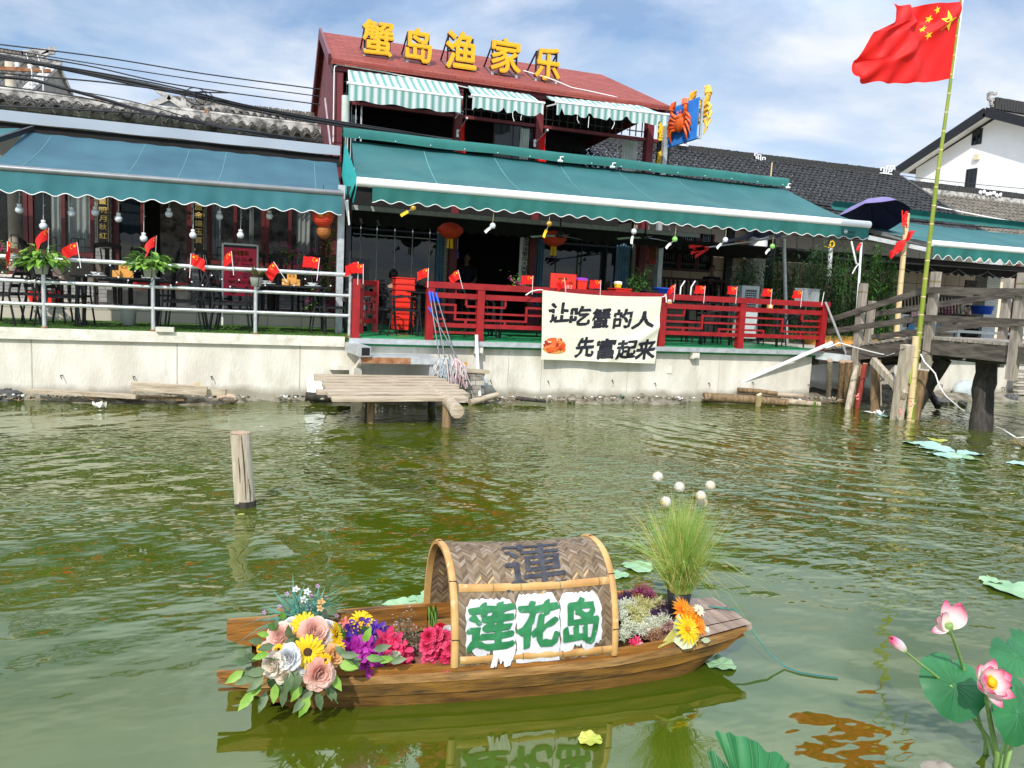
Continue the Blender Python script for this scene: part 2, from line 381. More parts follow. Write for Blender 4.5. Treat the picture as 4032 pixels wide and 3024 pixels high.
m_curtain = mat('curtain',(0.52,0.60,0.57),0.9,vs=4,col2=(0.68,0.74,0.71),trans=0.2)
m_curtainb = mat('blue_curtain',(0.14,0.27,0.40),0.9,vs=4,col2=(0.20,0.36,0.50),trans=0.2)
m_bulb = mat('bulb_glass',(0.62,0.66,0.70),0.08,0.0,var=0.1,spec=0.9)
m_lantern = mat('red_lantern',(0.80,0.075,0.03),0.6,var=0.06,trans=0.25)
m_lanternb = mat('brown_lantern',(0.36,0.115,0.025),0.6,vs=20,col2=(0.46,0.17,0.04),trans=0.2)
m_skin = mat('skin',(0.33,0.19,0.13),0.6,var=0.06)
m_hair = mat('hair',(0.010,0.009,0.009),0.5,var=0.2)
m_shirt = mat('dark_shirt',(0.018,0.020,0.028),0.85,var=0.2)
m_trouser = mat('dark_trousers',(0.014,0.015,0.02),0.85,var=0.2)
m_tilecloth = mat('table_cloth',(0.13,0.105,0.085),0.85,vs=4,col2=(0.18,0.145,0.12))
m_beigetile = mat('beige_tile',(0.52,0.43,0.31),0.45,vs=3,col2=(0.60,0.51,0.38))
m_yellowwall = mat('pale_yellow_wall',(0.66,0.57,0.40),0.8,vs=3,col2=(0.72,0.64,0.47))
m_dirtywhite = mat('weathered_lime',(0.40,0.385,0.355),0.9,vs=3,col2=(0.56,0.54,0.50),bump=0.3,dirt=((0.11,0.105,0.10),4.5,0.44,0.62))
m_tiledark = mat('dark_roof_tile',(0.012,0.012,0.013),0.7,vs=7,col2=(0.036,0.036,0.037),bump=0.3,bs=30,dirt=((0.12,0.118,0.108),3.1,0.62,0.80))
m_tilegrey = mat('grey_roof_tile',(0.065,0.060,0.053),0.8,vs=8,col2=(0.15,0.14,0.125),bump=0.3,bs=30,dirt=((0.27,0.255,0.225),4,0.57,0.75))
m_tilebrown = mat('brown_roof_tile',(0.10,0.088,0.070),0.85,vs=7,col2=(0.19,0.17,0.14),bump=0.3,bs=30,dirt=((0.06,0.055,0.05),3,0.55,0.7))
m_ridge = mat('ridge_tile',(0.022,0.022,0.022),0.8,vs=20,col2=(0.06,0.06,0.058),bump=0.4)
m_rope = mat('green_rope',(0.05,0.17,0.14),0.8,var=0.2)
def leafmat(name,a,b,tr=0.28,rough=0.5): return mat(name,a,rough,vs=14,col2=b,trans=tr)
m_leaf = leafmat('leaf_green',(0.055,0.15,0.022),(0.13,0.28,0.05))
m_leafb = leafmat('leaf_bright',(0.16,0.34,0.035),(0.30,0.50,0.09))
m_leafd = leafmat('leaf_dark',(0.018,0.055,0.016),(0.05,0.12,0.03),0.2)
m_leafm = leafmat('leaf_muted',(0.060,0.105,0.040),(0.15,0.21,0.10),0.15)
m_paleleaf = leafmat('leaf_pale',(0.36,0.42,0.28),(0.52,0.58,0.42),0.15)
m_leafblue = leafmat('leaf_bluegreen',(0.05,0.20,0.14),(0.14,0.36,0.26))
m_bambooleaf = leafmat('bamboo_leaf',(0.02,0.075,0.02),(0.06,0.17,0.05),0.25)
m_lotus = mat('lotus_leaf',(0.012,0.105,0.030),0.45,vs=5,col2=(0.030,0.175,0.055),trans=0.12,dirt=((0.10,0.24,0.12),9,0.62,0.8))
m_pad = mat('lily_pad',(0.20,0.36,0.19),0.45,vs=7,col2=(0.30,0.46,0.26),trans=0.05)
m_padblue = mat('lily_pad_bluish',(0.27,0.46,0.38),0.4,vs=7,col2=(0.38,0.56,0.48))
m_padyel = mat('lily_pad_yellow',(0.32,0.36,0.05),0.5,vs=9,col2=(0.48,0.47,0.10),dirt=((0.20,0.25,0.04),12,0.58,0.7))
m_stem = mat('lotus_stem',(0.15,0.27,0.07),0.5,vs=7,col2=(0.24,0.38,0.12))
def petal(name,c,c2=None,tr=0.42): return mat(name,c,0.6,vs=16,col2=c2 or tuple(min(1,x * 1.15) for x in c),trans=tr)
p_white = petal('petal_white',(0.72,0.74,0.76),(0.84,0.84,0.85))
p_cream = petal('petal_cream',(0.80,0.70,0.58),(0.87,0.80,0.70))
p_pink = petal('petal_pink',(0.84,0.52,0.43),(0.90,0.70,0.62))
p_peach = petal('petal_peach',(0.82,0.50,0.20),(0.88,0.62,0.34))
p_yellow = petal('petal_yellow',(0.86,0.56,0.01),(0.92,0.70,0.03))
p_orange = petal('petal_orange',(0.86,0.24,0.012),(0.90,0.40,0.02))
p_purple = petal('petal_purple',(0.085,0.025,0.32),(0.16,0.06,0.46))
p_magenta = petal('petal_magenta',(0.42,0.02,0.34),(0.62,0.08,0.52))
p_hot = petal('petal_hot_pink',(0.72,0.030,0.13),(0.84,0.10,0.24))
p_carn = petal('petal_carnation',(0.74,0.045,0.15),(0.84,0.12,0.26))
p_red = petal('petal_red',(0.55,0.008,0.03))
p_maroon = petal('plume_maroon',(0.32,0.05,0.14),(0.48,0.12,0.24))
p_plum = petal('plume_plum',(0.06,0.025,0.085),(0.14,0.07,0.18))
p_lime = petal('plume_lime',(0.62,0.60,0.22),(0.76,0.74,0.40))
p_pale = petal('plume_pale',(0.74,0.77,0.60),(0.86,0.88,0.76))
p_tan = petal('plume_tan',(0.46,0.25,0.15),(0.58,0.36,0.24))
p_dry = petal('dry_sprigs',(0.13,0.13,0.075),(0.26,0.24,0.15))
p_dryp = petal('dry_pink_sprigs',(0.44,0.24,0.22),(0.58,0.38,0.34))
p_lilac = petal('petal_lilac',(0.50,0.28,0.50),(0.64,0.42,0.62))
m_seed = mat('flower_centre',(0.05,0.025,0.008),0.9,var=0.3,vs=60)
m_pink2 = petal('bougainvillea_pink',(0.60,0.03,0.26),(0.74,0.12,0.42))
m_grassA = leafmat('blade_green',(0.20,0.40,0.05),(0.40,0.60,0.16),0.5)
m_grassB = leafmat('blade_straw',(0.56,0.52,0.12),(0.80,0.74,0.30),0.5)
m_pom = mat('pompom_white',(0.58,0.54,0.45),0.95,vs=14,col2=(0.68,0.66,0.60),dirt=((0.60,0.44,0.18),16,0.50,0.66))
m_rock = mat('rock',(0.20,0.17,0.13),0.85,vs=7,col2=(0.38,0.34,0.28),bump=0.5,bs=20)
m_rockd = mat('dark_rock',(0.05,0.05,0.05),0.7,vs=7,col2=(0.12,0.12,0.12),bump=0.5,bs=20)
m_sack = mat('grey_sack',(0.34,0.40,0.40),0.7,vs=8,col2=(0.46,0.52,0.51),bump=0.5,bs=10)
m_mopA = mat('mop_pink',(0.42,0.24,0.26),0.95,vs=20,col2=(0.58,0.40,0.42))
m_mopB = mat('mop_grey_blue',(0.20,0.27,0.32),0.95,vs=20,col2=(0.42,0.45,0.46))
m_mopC = mat('mop_pale',(0.40,0.35,0.33),0.95,vs=20,col2=(0.56,0.52,0.49))
m_egg = mat('snail_eggs',(0.82,0.25,0.25),0.7,var=0.1)
def glassy(name,tint,op):
 m,n,l,b = nodes_of(name)
 b.inputs['Base Color'].default_value = (*tint,1); b.inputs['Roughness'].default_value = 0.02; b.inputs['Specular IOR Level'].default_value = 0.6
 b.inputs['Alpha'].default_value = op
 return m
m_glass = glassy('window_glass',(0.02,0.025,0.03),0.22)
m_glassd = glassy('dark_glass',(0.012,0.016,0.020),0.85)
m_clear = glassy('clear_plastic',(0.75,0.78,0.80),0.28)
def brickmat(name,c1,c2,mortar,sc,bw=0.5,rh=0.25,ms=0.02,offs=0.5,rough=0.8,axes='xz'):
 m,n,l,b = nodes_of(name)
 t = n.new('ShaderNodeTexCoord'); sp = n.new('ShaderNodeSeparateXYZ'); cb = n.new('ShaderNodeCombineXYZ')
 l.new(t.outputs['Object'],sp.inputs[0])
 if axes == 'xz': l.new(sp.outputs[0],cb.inputs[0])
 else: l.new(sp.outputs[1],cb.inputs[0])
 l.new(sp.outputs[2],cb.inputs[1])
 br = n.new('ShaderNodeTexBrick'); br.offset = offs
 br.inputs['Color1'].default_value = (*c1,1); br.inputs['Color2'].default_value = (*c2,1); br.inputs['Mortar'].default_value = (*mortar,1)
 br.inputs['Scale'].default_value = sc; br.inputs['Mortar Size'].default_value = ms; br.inputs['Brick Width'].default_value = bw; br.inputs['Row Height'].default_value = rh
 l.new(cb.outputs[0],br.inputs[0]); l.new(br.outputs[0],b.inputs['Base Color']); b.inputs['Roughness'].default_value = rough
 bp = n.new('ShaderNodeBump'); bp.inputs['Strength'].default_value = 0.4; bp.inputs['Distance'].default_value = 0.01; bp.invert = True
 l.new(br.outputs['Fac'],bp.inputs['Height']); l.new(bp.outputs[0],b.inputs['Normal'])
 return m
m_greybrick = brickmat('grey_brick',(0.20,0.205,0.20),(0.28,0.285,0.275),(0.10,0.10,0.10),1.0,0.24,0.075,0.006)
m_palebrick = brickmat('pale_brick',(0.36,0.34,0.30),(0.44,0.42,0.37),(0.20,0.19,0.18),1.0,0.24,0.075,0.006)
m_bluebrick = brickmat('blue_grey_brick',(0.38,0.42,0.42),(0.50,0.53,0.52),(0.66,0.66,0.64),1.0,0.24,0.075,0.010)
m_tilewall = brickmat('tile_wall',(0.50,0.40,0.28),(0.56,0.46,0.33),(0.08,0.065,0.05),1.0,0.60,0.40,0.010,0.0,0.4)
m_shingle = brickmat('red_shingle',(0.215,0.036,0.026),(0.285,0.056,0.038),(0.13,0.025,0.02),1.0,0.32,0.075,0.008,0.5,0.85)
m_panelred = brickmat('red_panel',(0.12,0.018,0.022),(0.155,0.028,0.03),(0.05,0.01,0.012),1.0,0.5,0.18,0.008,0.5,0.7,axes='yz')
def striped():
 m,n,l,b = nodes_of('striped_cloth')
 t = n.new('ShaderNodeTexCoord'); sp = n.new('ShaderNodeSeparateXYZ'); l.new(t.outputs['Object'],sp.inputs[0])
 a = n.new('ShaderNodeMath'); a.operation = 'MULTIPLY'; a.inputs[1].default_value = 1 / 0.155; l.new(sp.outputs[0],a.inputs[0])
 fr = n.new('ShaderNodeMath'); fr.operation = 'FRACT'; l.new(a.outputs[0],fr.inputs[0])
 rp = n.new('ShaderNodeValToRGB'); rp.color_ramp.interpolation = 'CONSTANT'
 G = (0.15,0.36,0.33,1); Wh = (0.66,0.70,0.68,1)
 els = [(0.0,Wh),(0.24,G),(0.31,Wh),(0.35,G),(0.70,Wh),(0.74,G),(0.80,Wh)]
 e = rp.color_ramp.elements
 e[0].position,e[0].color = els[0]; e[1].position,e[1].color = els[1]
 for p,c in els[2:]:
  x = e.new(p); x.color = c
 l.new(fr.outputs[0],rp.inputs[0]); l.new(rp.outputs[0],b.inputs['Base Color']); b.inputs['Roughness'].default_value = 0.8
 tr = n.new('ShaderNodeBsdfTranslucent'); l.new(rp.outputs[0],tr.inputs[0]); ms = n.new('ShaderNodeMixShader'); ms.inputs[0].default_value = 0.2
 l.new(b.outputs[0],ms.inputs[1]); l.new(tr.outputs[0],ms.inputs[2]); l.new(ms.outputs[0],n['Material Output'].inputs[0])
 return m
m_stripe = striped()
def lotuspink(name,axis_len):
 """white petal flushing pink towards its own tip: uses the petal's own vertex tint"""
 m,n,l,b = nodes_of(name)
 a = n.new('ShaderNodeAttribute'); a.attribute_name = 'tip'
 rp = n.new('ShaderNodeValToRGB'); e = rp.color_ramp.elements
 e[0].position = 0.0; e[0].color = (0.50,0.60,0.20,1); e[1].position = 1.0; e[1].color = (0.80,0.06,0.22,1)
 x = e.new(0.18); x.color = (0.82,0.76,0.70,1); x = e.new(0.5); x.color = (0.84,0.58,0.62,1); x = e.new(0.82); x.color = (0.82,0.18,0.32,1)
 l.new(a.outputs['Fac'],rp.inputs[0]); l.new(rp.outputs[0],b.inputs['Base Color']); b.inputs['Roughness'].default_value = 0.5
 tr = n.new('ShaderNodeBsdfTranslucent'); l.new(rp.outputs[0],tr.inputs[0]); ms = n.new('ShaderNodeMixShader'); ms.inputs[0].default_value = 0.25
 l.new(b.outputs[0],ms.inputs[1]); l.new(tr.outputs[0],ms.inputs[2]); l.new(ms.outputs[0],n['Material Output'].inputs[0])
 return m
m_lotusp = lotuspink('lotus_petal',1)
def water_mat():
 m,n,l,b = nodes_of('pond_water')
 t = n.new('ShaderNodeTexCoord')
 # murky green body with browner drifts
 ns = n.new('ShaderNodeTexNoise'); ns.inputs['Scale'].default_value = 0.55; ns.inputs['Detail'].default_value = 4
 l.new(t.outputs['Object'],ns.inputs[0])
 rp = n.new('ShaderNodeValToRGB'); e = rp.color_ramp.elements
 e[0].position = 0.35; e[0].color = (0.042,0.064,0.0030,1); e[1].position = 0.68; e[1].color = (0.066,0.078,0.0045,1)
 l.new(ns.outputs[0],rp.inputs[0]); l.new(rp.outputs[0],b.inputs['Base Color'])
 b.inputs['Roughness'].default_value = 0.03; b.inputs['Specular Tint'].default_value = (0.84,0.97,0.70,1); b.inputs['IOR'].default_value = 2.15; b.inputs['Specular IOR Level'].default_value = 0.5
 sp = n.new('ShaderNodeSeparateXYZ'); l.new(t.outputs['Object'],sp.inputs[0])
 def M(op,a,c=None,clamp=False):
  x = n.new('ShaderNodeMath'); x.operation = op; x.use_clamp = clamp
  for i,v in enumerate((a,c)):
   if v is None: continue
   if isinstance(v,(int,float)): x.inputs[i].default_value = v
   else: l.new(v,x.inputs[i])
  return x.outputs[0]
 # calm near the boat, livelier towards the far bank
 amp = M('MULTIPLY',M('ADD',M('MULTIPLY',M('SUBTRACT',sp.outputs[1],3.0),0.24,True),M('ADD',M('MULTIPLY',M('MULTIPLY',M('SUBTRACT',sp.outputs[0],1.5),0.8,True),0.16),0.016)),M('SUBTRACT',1.12,M('MULTIPLY',M('MULTIPLY',M('SUBTRACT',sp.outputs[1],7.6),0.25,True),0.86)))
 def rings(cx,cy,lam,dist,seed):
  mp = n.new('ShaderNodeMapping'); mp.inputs['Location'].default_value = (-cx,-cy,seed)
  l.new(t.outputs['Object'],mp.inputs[0])
  w = n.new('ShaderNodeTexWave'); w.wave_type = 'RINGS'; w.rings_direction = 'SPHERICAL'; w.wave_profile = 'SIN'
  w.inputs['Scale'].default_value = 0.314 / lam; w.inputs['Distortion'].default_value = dist; w.inputs['Detail'].default_value = 3; w.inputs['Detail Scale'].default_value = 1.4; w.inputs['Detail Roughness'].default_value = 0.6
  l.new(mp.outputs[0],w.inputs[0]); return w.outputs['Fac']
 h1 = rings(9.6,11.0,0.40,3.0,0.0)
 h2 = rings(-6.0,15.5,0.42,4.5,0.3)
 def noise(sc,st,d=3,rgh=0.5):
  mp = n.new('ShaderNodeMapping'); mp.inputs['Scale'].default_value = st
  l.new(t.outputs['Object'],mp.inputs[0])
  x = n.new('ShaderNodeTexNoise'); x.inputs['Scale'].default_value = sc; x.inputs['Detail'].default_value = d; x.inputs['Roughness'].default_value = rgh
  l.new(mp.outputs[0],x.inputs[0]); return x.outputs[0]
 f1 = noise(3.4,(0.75,1.2,1),2.0,0.4); f2 = noise(1.3,(0.7,1.1,1),1); f3 = noise(9.0,(0.8,1.3,1),1)
 gust = n.new('ShaderNodeValToRGB'); gust.color_ramp.elements[0].position = 0.42; gust.color_ramp.elements[1].position = 0.62
 l.new(noise(0.42,(1,1,1),2),gust.inputs[0])
 gst2 = n.new('ShaderNodeValToRGB'); gst2.color_ramp.elements[0].position = 0.38; gst2.color_ramp.elements[1].position = 0.66
 l.new(noise(0.33,(0.6,1.3,1),3),gst2.inputs[0])
 hs = M('MULTIPLY',M('ADD',M('MULTIPLY',h1,0.25),M('MULTIPLY',h2,0.18)),M('ADD',M('MULTIPLY',gst2.outputs[0],0.9),0.25))
 hn = M('ADD',M('MULTIPLY',f1,M('ADD',M('MULTIPLY',gust.outputs[0],0.75),0.20)),M('ADD',M('MULTIPLY',f2,0.50),M('MULTIPLY',f3,M('ADD',M('MULTIPLY',gust.outputs[0],0.62),0.08))))
 h = M('MULTIPLY',M('ADD',hs,hn),amp)
 bp = n.new('ShaderNodeBump'); bp.inputs['Strength'].default_value = 1.0; bp.inputs['Distance'].default_value = 0.060
 l.new(h,bp.inputs['Height']); l.new(bp.outputs[0],b.inputs['Normal'])
 return m
m_water = water_mat()
# ------------------------------------------------------------------ the setting
YD,ZD = 12.2,1.02
def ground_mesh():
 b = MB()
 def f(u,v):
  return Vector((-160 + 360 * u,12.8 + 400 * v,0.96))
 b.grid(6,6,f,0,False); return b
struct(ground_mesh().build('ground',mat('earth',(0.20,0.17,0.12),0.9,vs=0.6,col2=(0.30,0.26,0.19))))
w = MB(); w.grid(4,4,lambda u,v: Vector((-70 + 140 * u,-30 + 42.5 * v,0)),0,True)
struct(w.build('water',m_water))
# terraces
g = MB(); g.bx(-9.0,1.50,YD + 0.06,14.7,0.90,ZD); struct(g.build('turf',m_turf))
g = MB()
for i in range(5200):
 x = R.uniform(-4.6,1.45); y = YD + 0.07 + (R.random() ** 1.6) * 2.0; h = R.uniform(0.012,0.026); a = R.uniform(0,PI); d = R.uniform(-0.012,0.012)
 c,s_ = math.cos(a) * 0.006,math.sin(a) * 0.006
 g.add([(x - c,y - s_,ZD),(x + c,y + s_,ZD),(x + d,y + d,ZD + h)],[(0,1,2)])
struct(g.build('grass',m_turf),'stuff')
g = MB(); g.bx(-9.0,1.50,14.705,20,0.85,1.27); struct(g.build('terrace_paving',brickmat('paving_slab',(0.46,0.42,0.35),(0.54,0.50,0.42),(0.30,0.27,0.23),1.0,0.6,0.4,0.01)))
g = MB(); g.bx(1.505,10.55,YD + 0.02,20,0.88,ZD); struct(g.build('green_floor',m_greenfloor))
g = MB(); g.bx(10.56,40,13.2,20,0.86,1.0); struct(g.build('path',m_pave))
# mud and silt at the foot of the wall
b = MB()
def mudf(u,v):
 x = -10 + 32 * u; y0 = 11.82 + 0.22 * math.sin(x * 1.7) + 0.12 * math.sin(x * 4.1 + 1)
 if x > 10.2: y0 = 12.2 + 0.15 * math.sin(x * 2.3)
 y = y0 + v * (13.4 - y0)
 z = -0.06 + 0.15 * min(1,v * 3.2) + 0.035 * math.sin(x * 9 + y * 7) * min(1,v * 4) + 0.03 * math.sin(x * 23.0 + 4 * y) * min(1,v * 4)
 if x < -0.9: z += 0.05 * min(1,v * 5) * (0.5 + 0.5 * math.sin(x * 5.0 + y * 13))
 return Vector((x,y,z))
b.grid(420,14,mudf); struct(b.build('mud_bank',m_mud))
# ------------------------------------------------------------------ retaining wall
t = thing('retaining_wall','long pale concrete embankment wall along the water below both terraces','wall',(0,12.3,0))
b = MB(); b.bx(-10,1.46,12.25,12.7,-0.5,0.86); b.bx(1.46,10.35,12.25,12.7,-0.5,0.90)
b.add([(10.35,12.25,-0.5),(10.35,12.25,0.90),(10.62,13.02,0.90),(10.62,13.02,-0.5),(10.35,13.02,-0.5),(10.35,13.02,0.9)],[(0,3,2,1),(1,2,5),(2,3,4,5)])
b.build('wall_face',m_conc,t)
b = MB(); b.bx(-10,1.40,12.19,12.26,0.861,1.015); b.build('coping',m_coping,t)
for px in (125,697,1180):
 x = P(px,1450,12.25).x; c = MB(); c.bx(x - 0.007,x + 0.007,12.246,12.26,0.08,0.85); c.build('joint',m_conc2,t)
for px in (2130,2470,3220 - 390,2000):
 x = P(px,1480,12.25).x; c = MB(); c.bx(x - 0.005,x + 0.005,12.247,12.26,0.08,0.85); c.build('joint',m_conc2,t)
for px,py in ((248,1478),(532,1483),(837,1482),(1932,1498),(2158,1500),(2410,1497),(2578,1508),(2790,1508),(2962,1505),(3182,1515)):
 p = P(px,py,12.25); c = MB(); c.tube([p + Vector((0,0.03,0)),p + Vector((-0.02,-0.06,0.005))],0.008,6); c.tube([p + Vector((-0.02,-0.06,0.005)),p + Vector((0.0,-0.065,-0.05))],0.006,5)
 c.build('drain_stub',m_darkplastic,t)
p = P(2635,1457,12.25); c = MB(); c.bx(p.x - 0.05,p.x + 0.05,12.235,12.26,p.z - 0.06,p.z + 0.06); c.build('cover_plate',m_coping,t)
t = thing('retaining_wall','pale concrete embankment wall seen under and beyond the timber bridge','wall',(16,13.05,0))
b = MB(); b.bx(13.2,30,13.03,14.6,-0.5,0.95); b.bx(10.3,13.199,14.4,14.6,-0.5,0.95); b.bx(10.3,10.61,13.03,14.399,-0.5,0.93); b.build('wall_face',m_conc,t)  # stretch under the bridge set back and boxed in to keep it dark
MB().bx(10.3,13.4,12.75,14.9,0.965,0.995).build('recess_cover',m_coping,t)  # cover added over the recess to shut out the sun
for px,py in ((3700,1515),(3832,1518),(3945,1526)):
 p = P(px,py,13.03); c = MB(); c.tube([p + Vector((0,0.03,0)),p + Vector((-0.03,-0.10,0.005))],0.010,6); c.tube([p + Vector((-0.03,-0.10,0)),p + Vector((-0.03,-0.10,-0.06))],0.008,5); c.build('drain_stub',m_darkplastic,t)
# steel edge of the green floor
t = tag(MB().bx(1.46,10.5,12.10,12.20,0.925,1.005).build('edge_channel',m_steelmat),'galvanised channel edging the green restaurant floor above the wall','edge channel')
for px,py in ((1885,1375),(2740,1385)):
 p = P(px,py,12.14); b = MB(); b.bx(p.x - 0.07,p.x + 0.07,12.12,12.28,0.80,0.922); b.bx(p.x - 0.05,p.x + 0.05,12.10,12.119,0.82,0.86)
 tag(b.build('floor_bracket',m_coping),'small concrete bracket under the floor edge %s the banner' % ('left of' if px < 2000 else 'right of'),'bracket')
# ------------------------------------------------------------------ roofs of barrel tiles
def tile_roof(b,x0,x1,ye,ze,yr,zr,rw=0.22,step=0.26,r=0.075,mi=0,axis='x',seed=1,sagd=0.0):
 """rows of curved tiles running down the slope from ridge (yr, zr) to eave (ye, ze)"""
 g = random.Random(seed); rows = max(1,int(round((x1 - x0) / rw))); rw = (x1 - x0) / rows
 sl = math.hypot(yr - ye,zr - ze); steps = max(1,int(round(sl / step)))
 dy,dz = (yr - ye) / sl,(zr - ze) / sl; ny,nz = -dz,dy
 if nz < 0: ny,nz = -ny,-nz
 prof = [(-0.5,0.0),(-0.34,0.02),(-0.27,0.55),(-0.14,0.92),(0,1.0),(0.14,0.92),(0.27,0.55),(0.34,0.02),(0.5,0.0)]
 for i in range(rows):
  xc = x0 + (i + 0.5) * rw
  for j in range(steps):
   s0 = sl * j / steps; s1 = sl * (j + 1) / steps
   jx = g.uniform(-0.012,0.012); jh = g.uniform(-0.012,0.016); vs = []
   for s_,lift in ((s0 - 0.015,0.030 + jh),(s1,0.0)):
    for u,h in prof:
     hh = h * r + lift - sagd * math.sin(PI * (xc - x0) / (x1 - x0))
     x = xc + u * rw + (jx if abs(u) < 0.4 else 0); y = ye + dy * s_ + ny * hh; z = ze + dz * s_ + nz * hh
     vs.append((x,y,z) if axis == 'x' else (y,x,z))
   k = len(prof)
   fs = [(q,q + 1,k + q + 1,k + q) for q in range(k - 1)]
   b.add(vs,fs,mi,False)
   # thickness of the lower lip
   lip = [vs[q] for q in range(k)]
   low = [(p[0],p[1] - ny * 0.022,p[2] - nz * 0.022) if axis == 'x' else (p[0] - ny * 0.022,p[1],p[2] - nz * 0.022) for p in lip]
   b.add(lip + low,[(q,k + q,k + q + 1,q + 1) for q in range(k - 1)],mi)
 return b
def ridge_run(b,a,c,h=0.18,w=0.14,n=60,mi=0,seed=3):
 """a ridge of upright thin tiles packed side by side"""
 g = random.Random(seed); a = Vector(a); c = Vector(c); d = (c - a).normalized()
 for i in range(n):
  p = a.lerp(c,(i + 0.5) / n); q = (c - a).length / n
  b.beam(p - d * q * 0.42 + Z3 * (h / 2 + g.uniform(-0.012,0.012)),p + d * q * 0.42 + Z3 * (h / 2 + g.uniform(-0.012,0.012)),w,h,mi)
 return b
def fretwork(b,c,s,mi=0,flip=1):
 """a pale openwork ridge ornament made of square scrolls"""
 c = Vector(c); q = lambda x,z: c + Vector((x * s * flip,0,z * s))
 for a,e in (((0,0),(0,.9)),((0,.9),(.5,.9)),((.5,.9),(.5,.45)),((.5,.45),(.22,.45)),((-.35,0),(-.35,.6)),((-.35,.6),(-.8,.6)),((-.8,.6),(-.8,.25)),((.35,0),(.35,.3)),((.35,.3),(.8,.3)),((.8,.3),(.8,.62)),((-.9,0),(.9,0)),((.5,.9),(1.1,1.02)),((1.1,1.02),(1.1,.7)),((1.1,.7),(.8,.62))):
  b.beam(q(*a),q(*e),0.06 * s + 0.02,0.11 * s,mi)
 return b
# ------------------------------------------------------------------ left teahouse with curtained windows
YH = 17.5
tea = thing('teahouse','low grey brick teahouse with curtained red windows behind the left terrace','house',(-3,YH,1.27))
b = MB(); b.bx(-12,1.5,YH + 0.16,YH + 0.3,3.75,4.75); b.bx(-12,1.5,21.5,21.7,1.2,4.7); b.build('wall',m_grayrender,tea)
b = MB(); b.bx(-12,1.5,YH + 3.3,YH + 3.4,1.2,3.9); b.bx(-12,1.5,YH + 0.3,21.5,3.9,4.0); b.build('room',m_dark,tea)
zs0,zs1,ztop = 1.72,2.18,3.8
def xw(px,py): return P(px,py,YH).x
# low brick apron under the windows
b = MB()
b.bx(-12,xw(372,960),YH,YH + 0.25,1.2,zs0 - 0.06); b.bx(xw(818,1000),1.5,YH,YH + 0.25,1.2,zs0 - 0.06); b.build('apron',m_greybrick,tea)
b = MB(); b.bx(-12,xw(372,960),YH - 0.06,YH + 0.25,zs0 - 0.055,zs0); b.bx(xw(818,1000),1.5,YH - 0.06,YH + 0.25,zs0 - 0.055,zs0); b.build('sill',m_coping,tea)
for px0,px1 in ((377,442),(757,815)):
 b = MB(); b.bx(xw(px0,900),xw(px1,900),YH - 0.12,YH + 0.26,1.2,3.9); b.build('brick_pillar',m_greybrick,tea)
b = MB(); b.bx(xw(448,900),xw(752,900),YH - 0.9,YH + 0.2,1.25,1.52); b.bx(xw(448,900) + 0.05,xw(752,900) - 0.05,YH - 0.5,YH + 0.2,1.525,1.70); b.build('step',m_coping,tea)
b = MB(); b.bx(xw(540,900),xw(740,900),YH - 0.515,YH + 0.2,1.703,1.715); b.bx(xw(540,900),xw(740,900),YH - 0.53,YH - 0.505,1.56,1.70); b.build('red_carpet',m_redplastic,tea)
def window(parent,x0,x1,z0,zm,z1,cols,Y,frame_m,lattice=True,name='window',curt=(),curt_m=None):
 f = MB(); fw = 0.075
 for x in [x0 + fw / 2,x1 - fw / 2]: f.bx(x - fw / 2,x + fw / 2,Y,Y + 0.10,z0,z1)
 xs = [x0 + (x1 - x0) * c for c in cols]
 for x in xs: f.bx(x - 0.035,x + 0.035,Y + 0.002,Y + 0.098,z0 + fw,z1 - fw)
 f.bx(x0 + fw,x1 - fw,Y + 0.001,Y + 0.099,z0,z0 + fw); f.bx(x0 + fw,x1 - fw,Y + 0.001,Y + 0.099,z1 - fw,z1)
 ed = [x0 + fw] + [v for x in xs for v in (x - 0.035,x + 0.035)] + [x1 - fw]
 if zm:
  for i in range(0,len(ed),2): f.bx(ed[i],ed[i + 1],Y + 0.003,Y + 0.097,zm - 0.045,zm + 0.045)
 w_ = f.build(name,frame_m,parent)
 MB().bx(x0 + 0.03,x1 - 0.03,Y + 0.05,Y + 0.056,z0 + 0.03,z1 - 0.03).build('pane',m_glass,w_)
 if lattice:
  l_ = MB()
  for i in range(0,len(ed),2):
   a,c = ed[i],ed[i + 1]
   for (lo,hi) in (((zm or z0) + 0.05,z1 - fw),(z0 + fw,(zm or z0) - 0.05)):
    if hi - lo < 0.2: continue
    k = 0.10
    for q in (lo + k,): l_.bx(a,c,Y + 0.035,Y + 0.047,q - 0.008,q + 0.008)
    if hi - lo < 1.0: l_.bx(a,c,Y + 0.035,Y + 0.047,hi - k - 0.008,hi - k + 0.008)
    for q,s_ in ((a + k,1),(c - k,-1)):
     l_.bx(q - 0.008,q + 0.008,Y + 0.034,Y + 0.046,lo,lo + 0.26)
     l_.bx(min(q,q + s_ * 0.12),max(q,q + s_ * 0.12),Y + 0.033,Y + 0.045,lo + 0.25,lo + 0.266)
     l_.bx(q + s_ * 0.12 - 0.008,q + s_ * 0.12 + 0.008,Y + 0.036,Y + 0.048,lo + 0.10,lo + 0.26)
  l_.build('lattice',m_blackwood,w_)
 for c0,c1 in curt:
  curtain(parent,x0 + (x1 - x0) * c0,x0 + (x1 - x0) * c1,z0,z1,Y + 0.22,curt_m or m_curtain)
 return w_
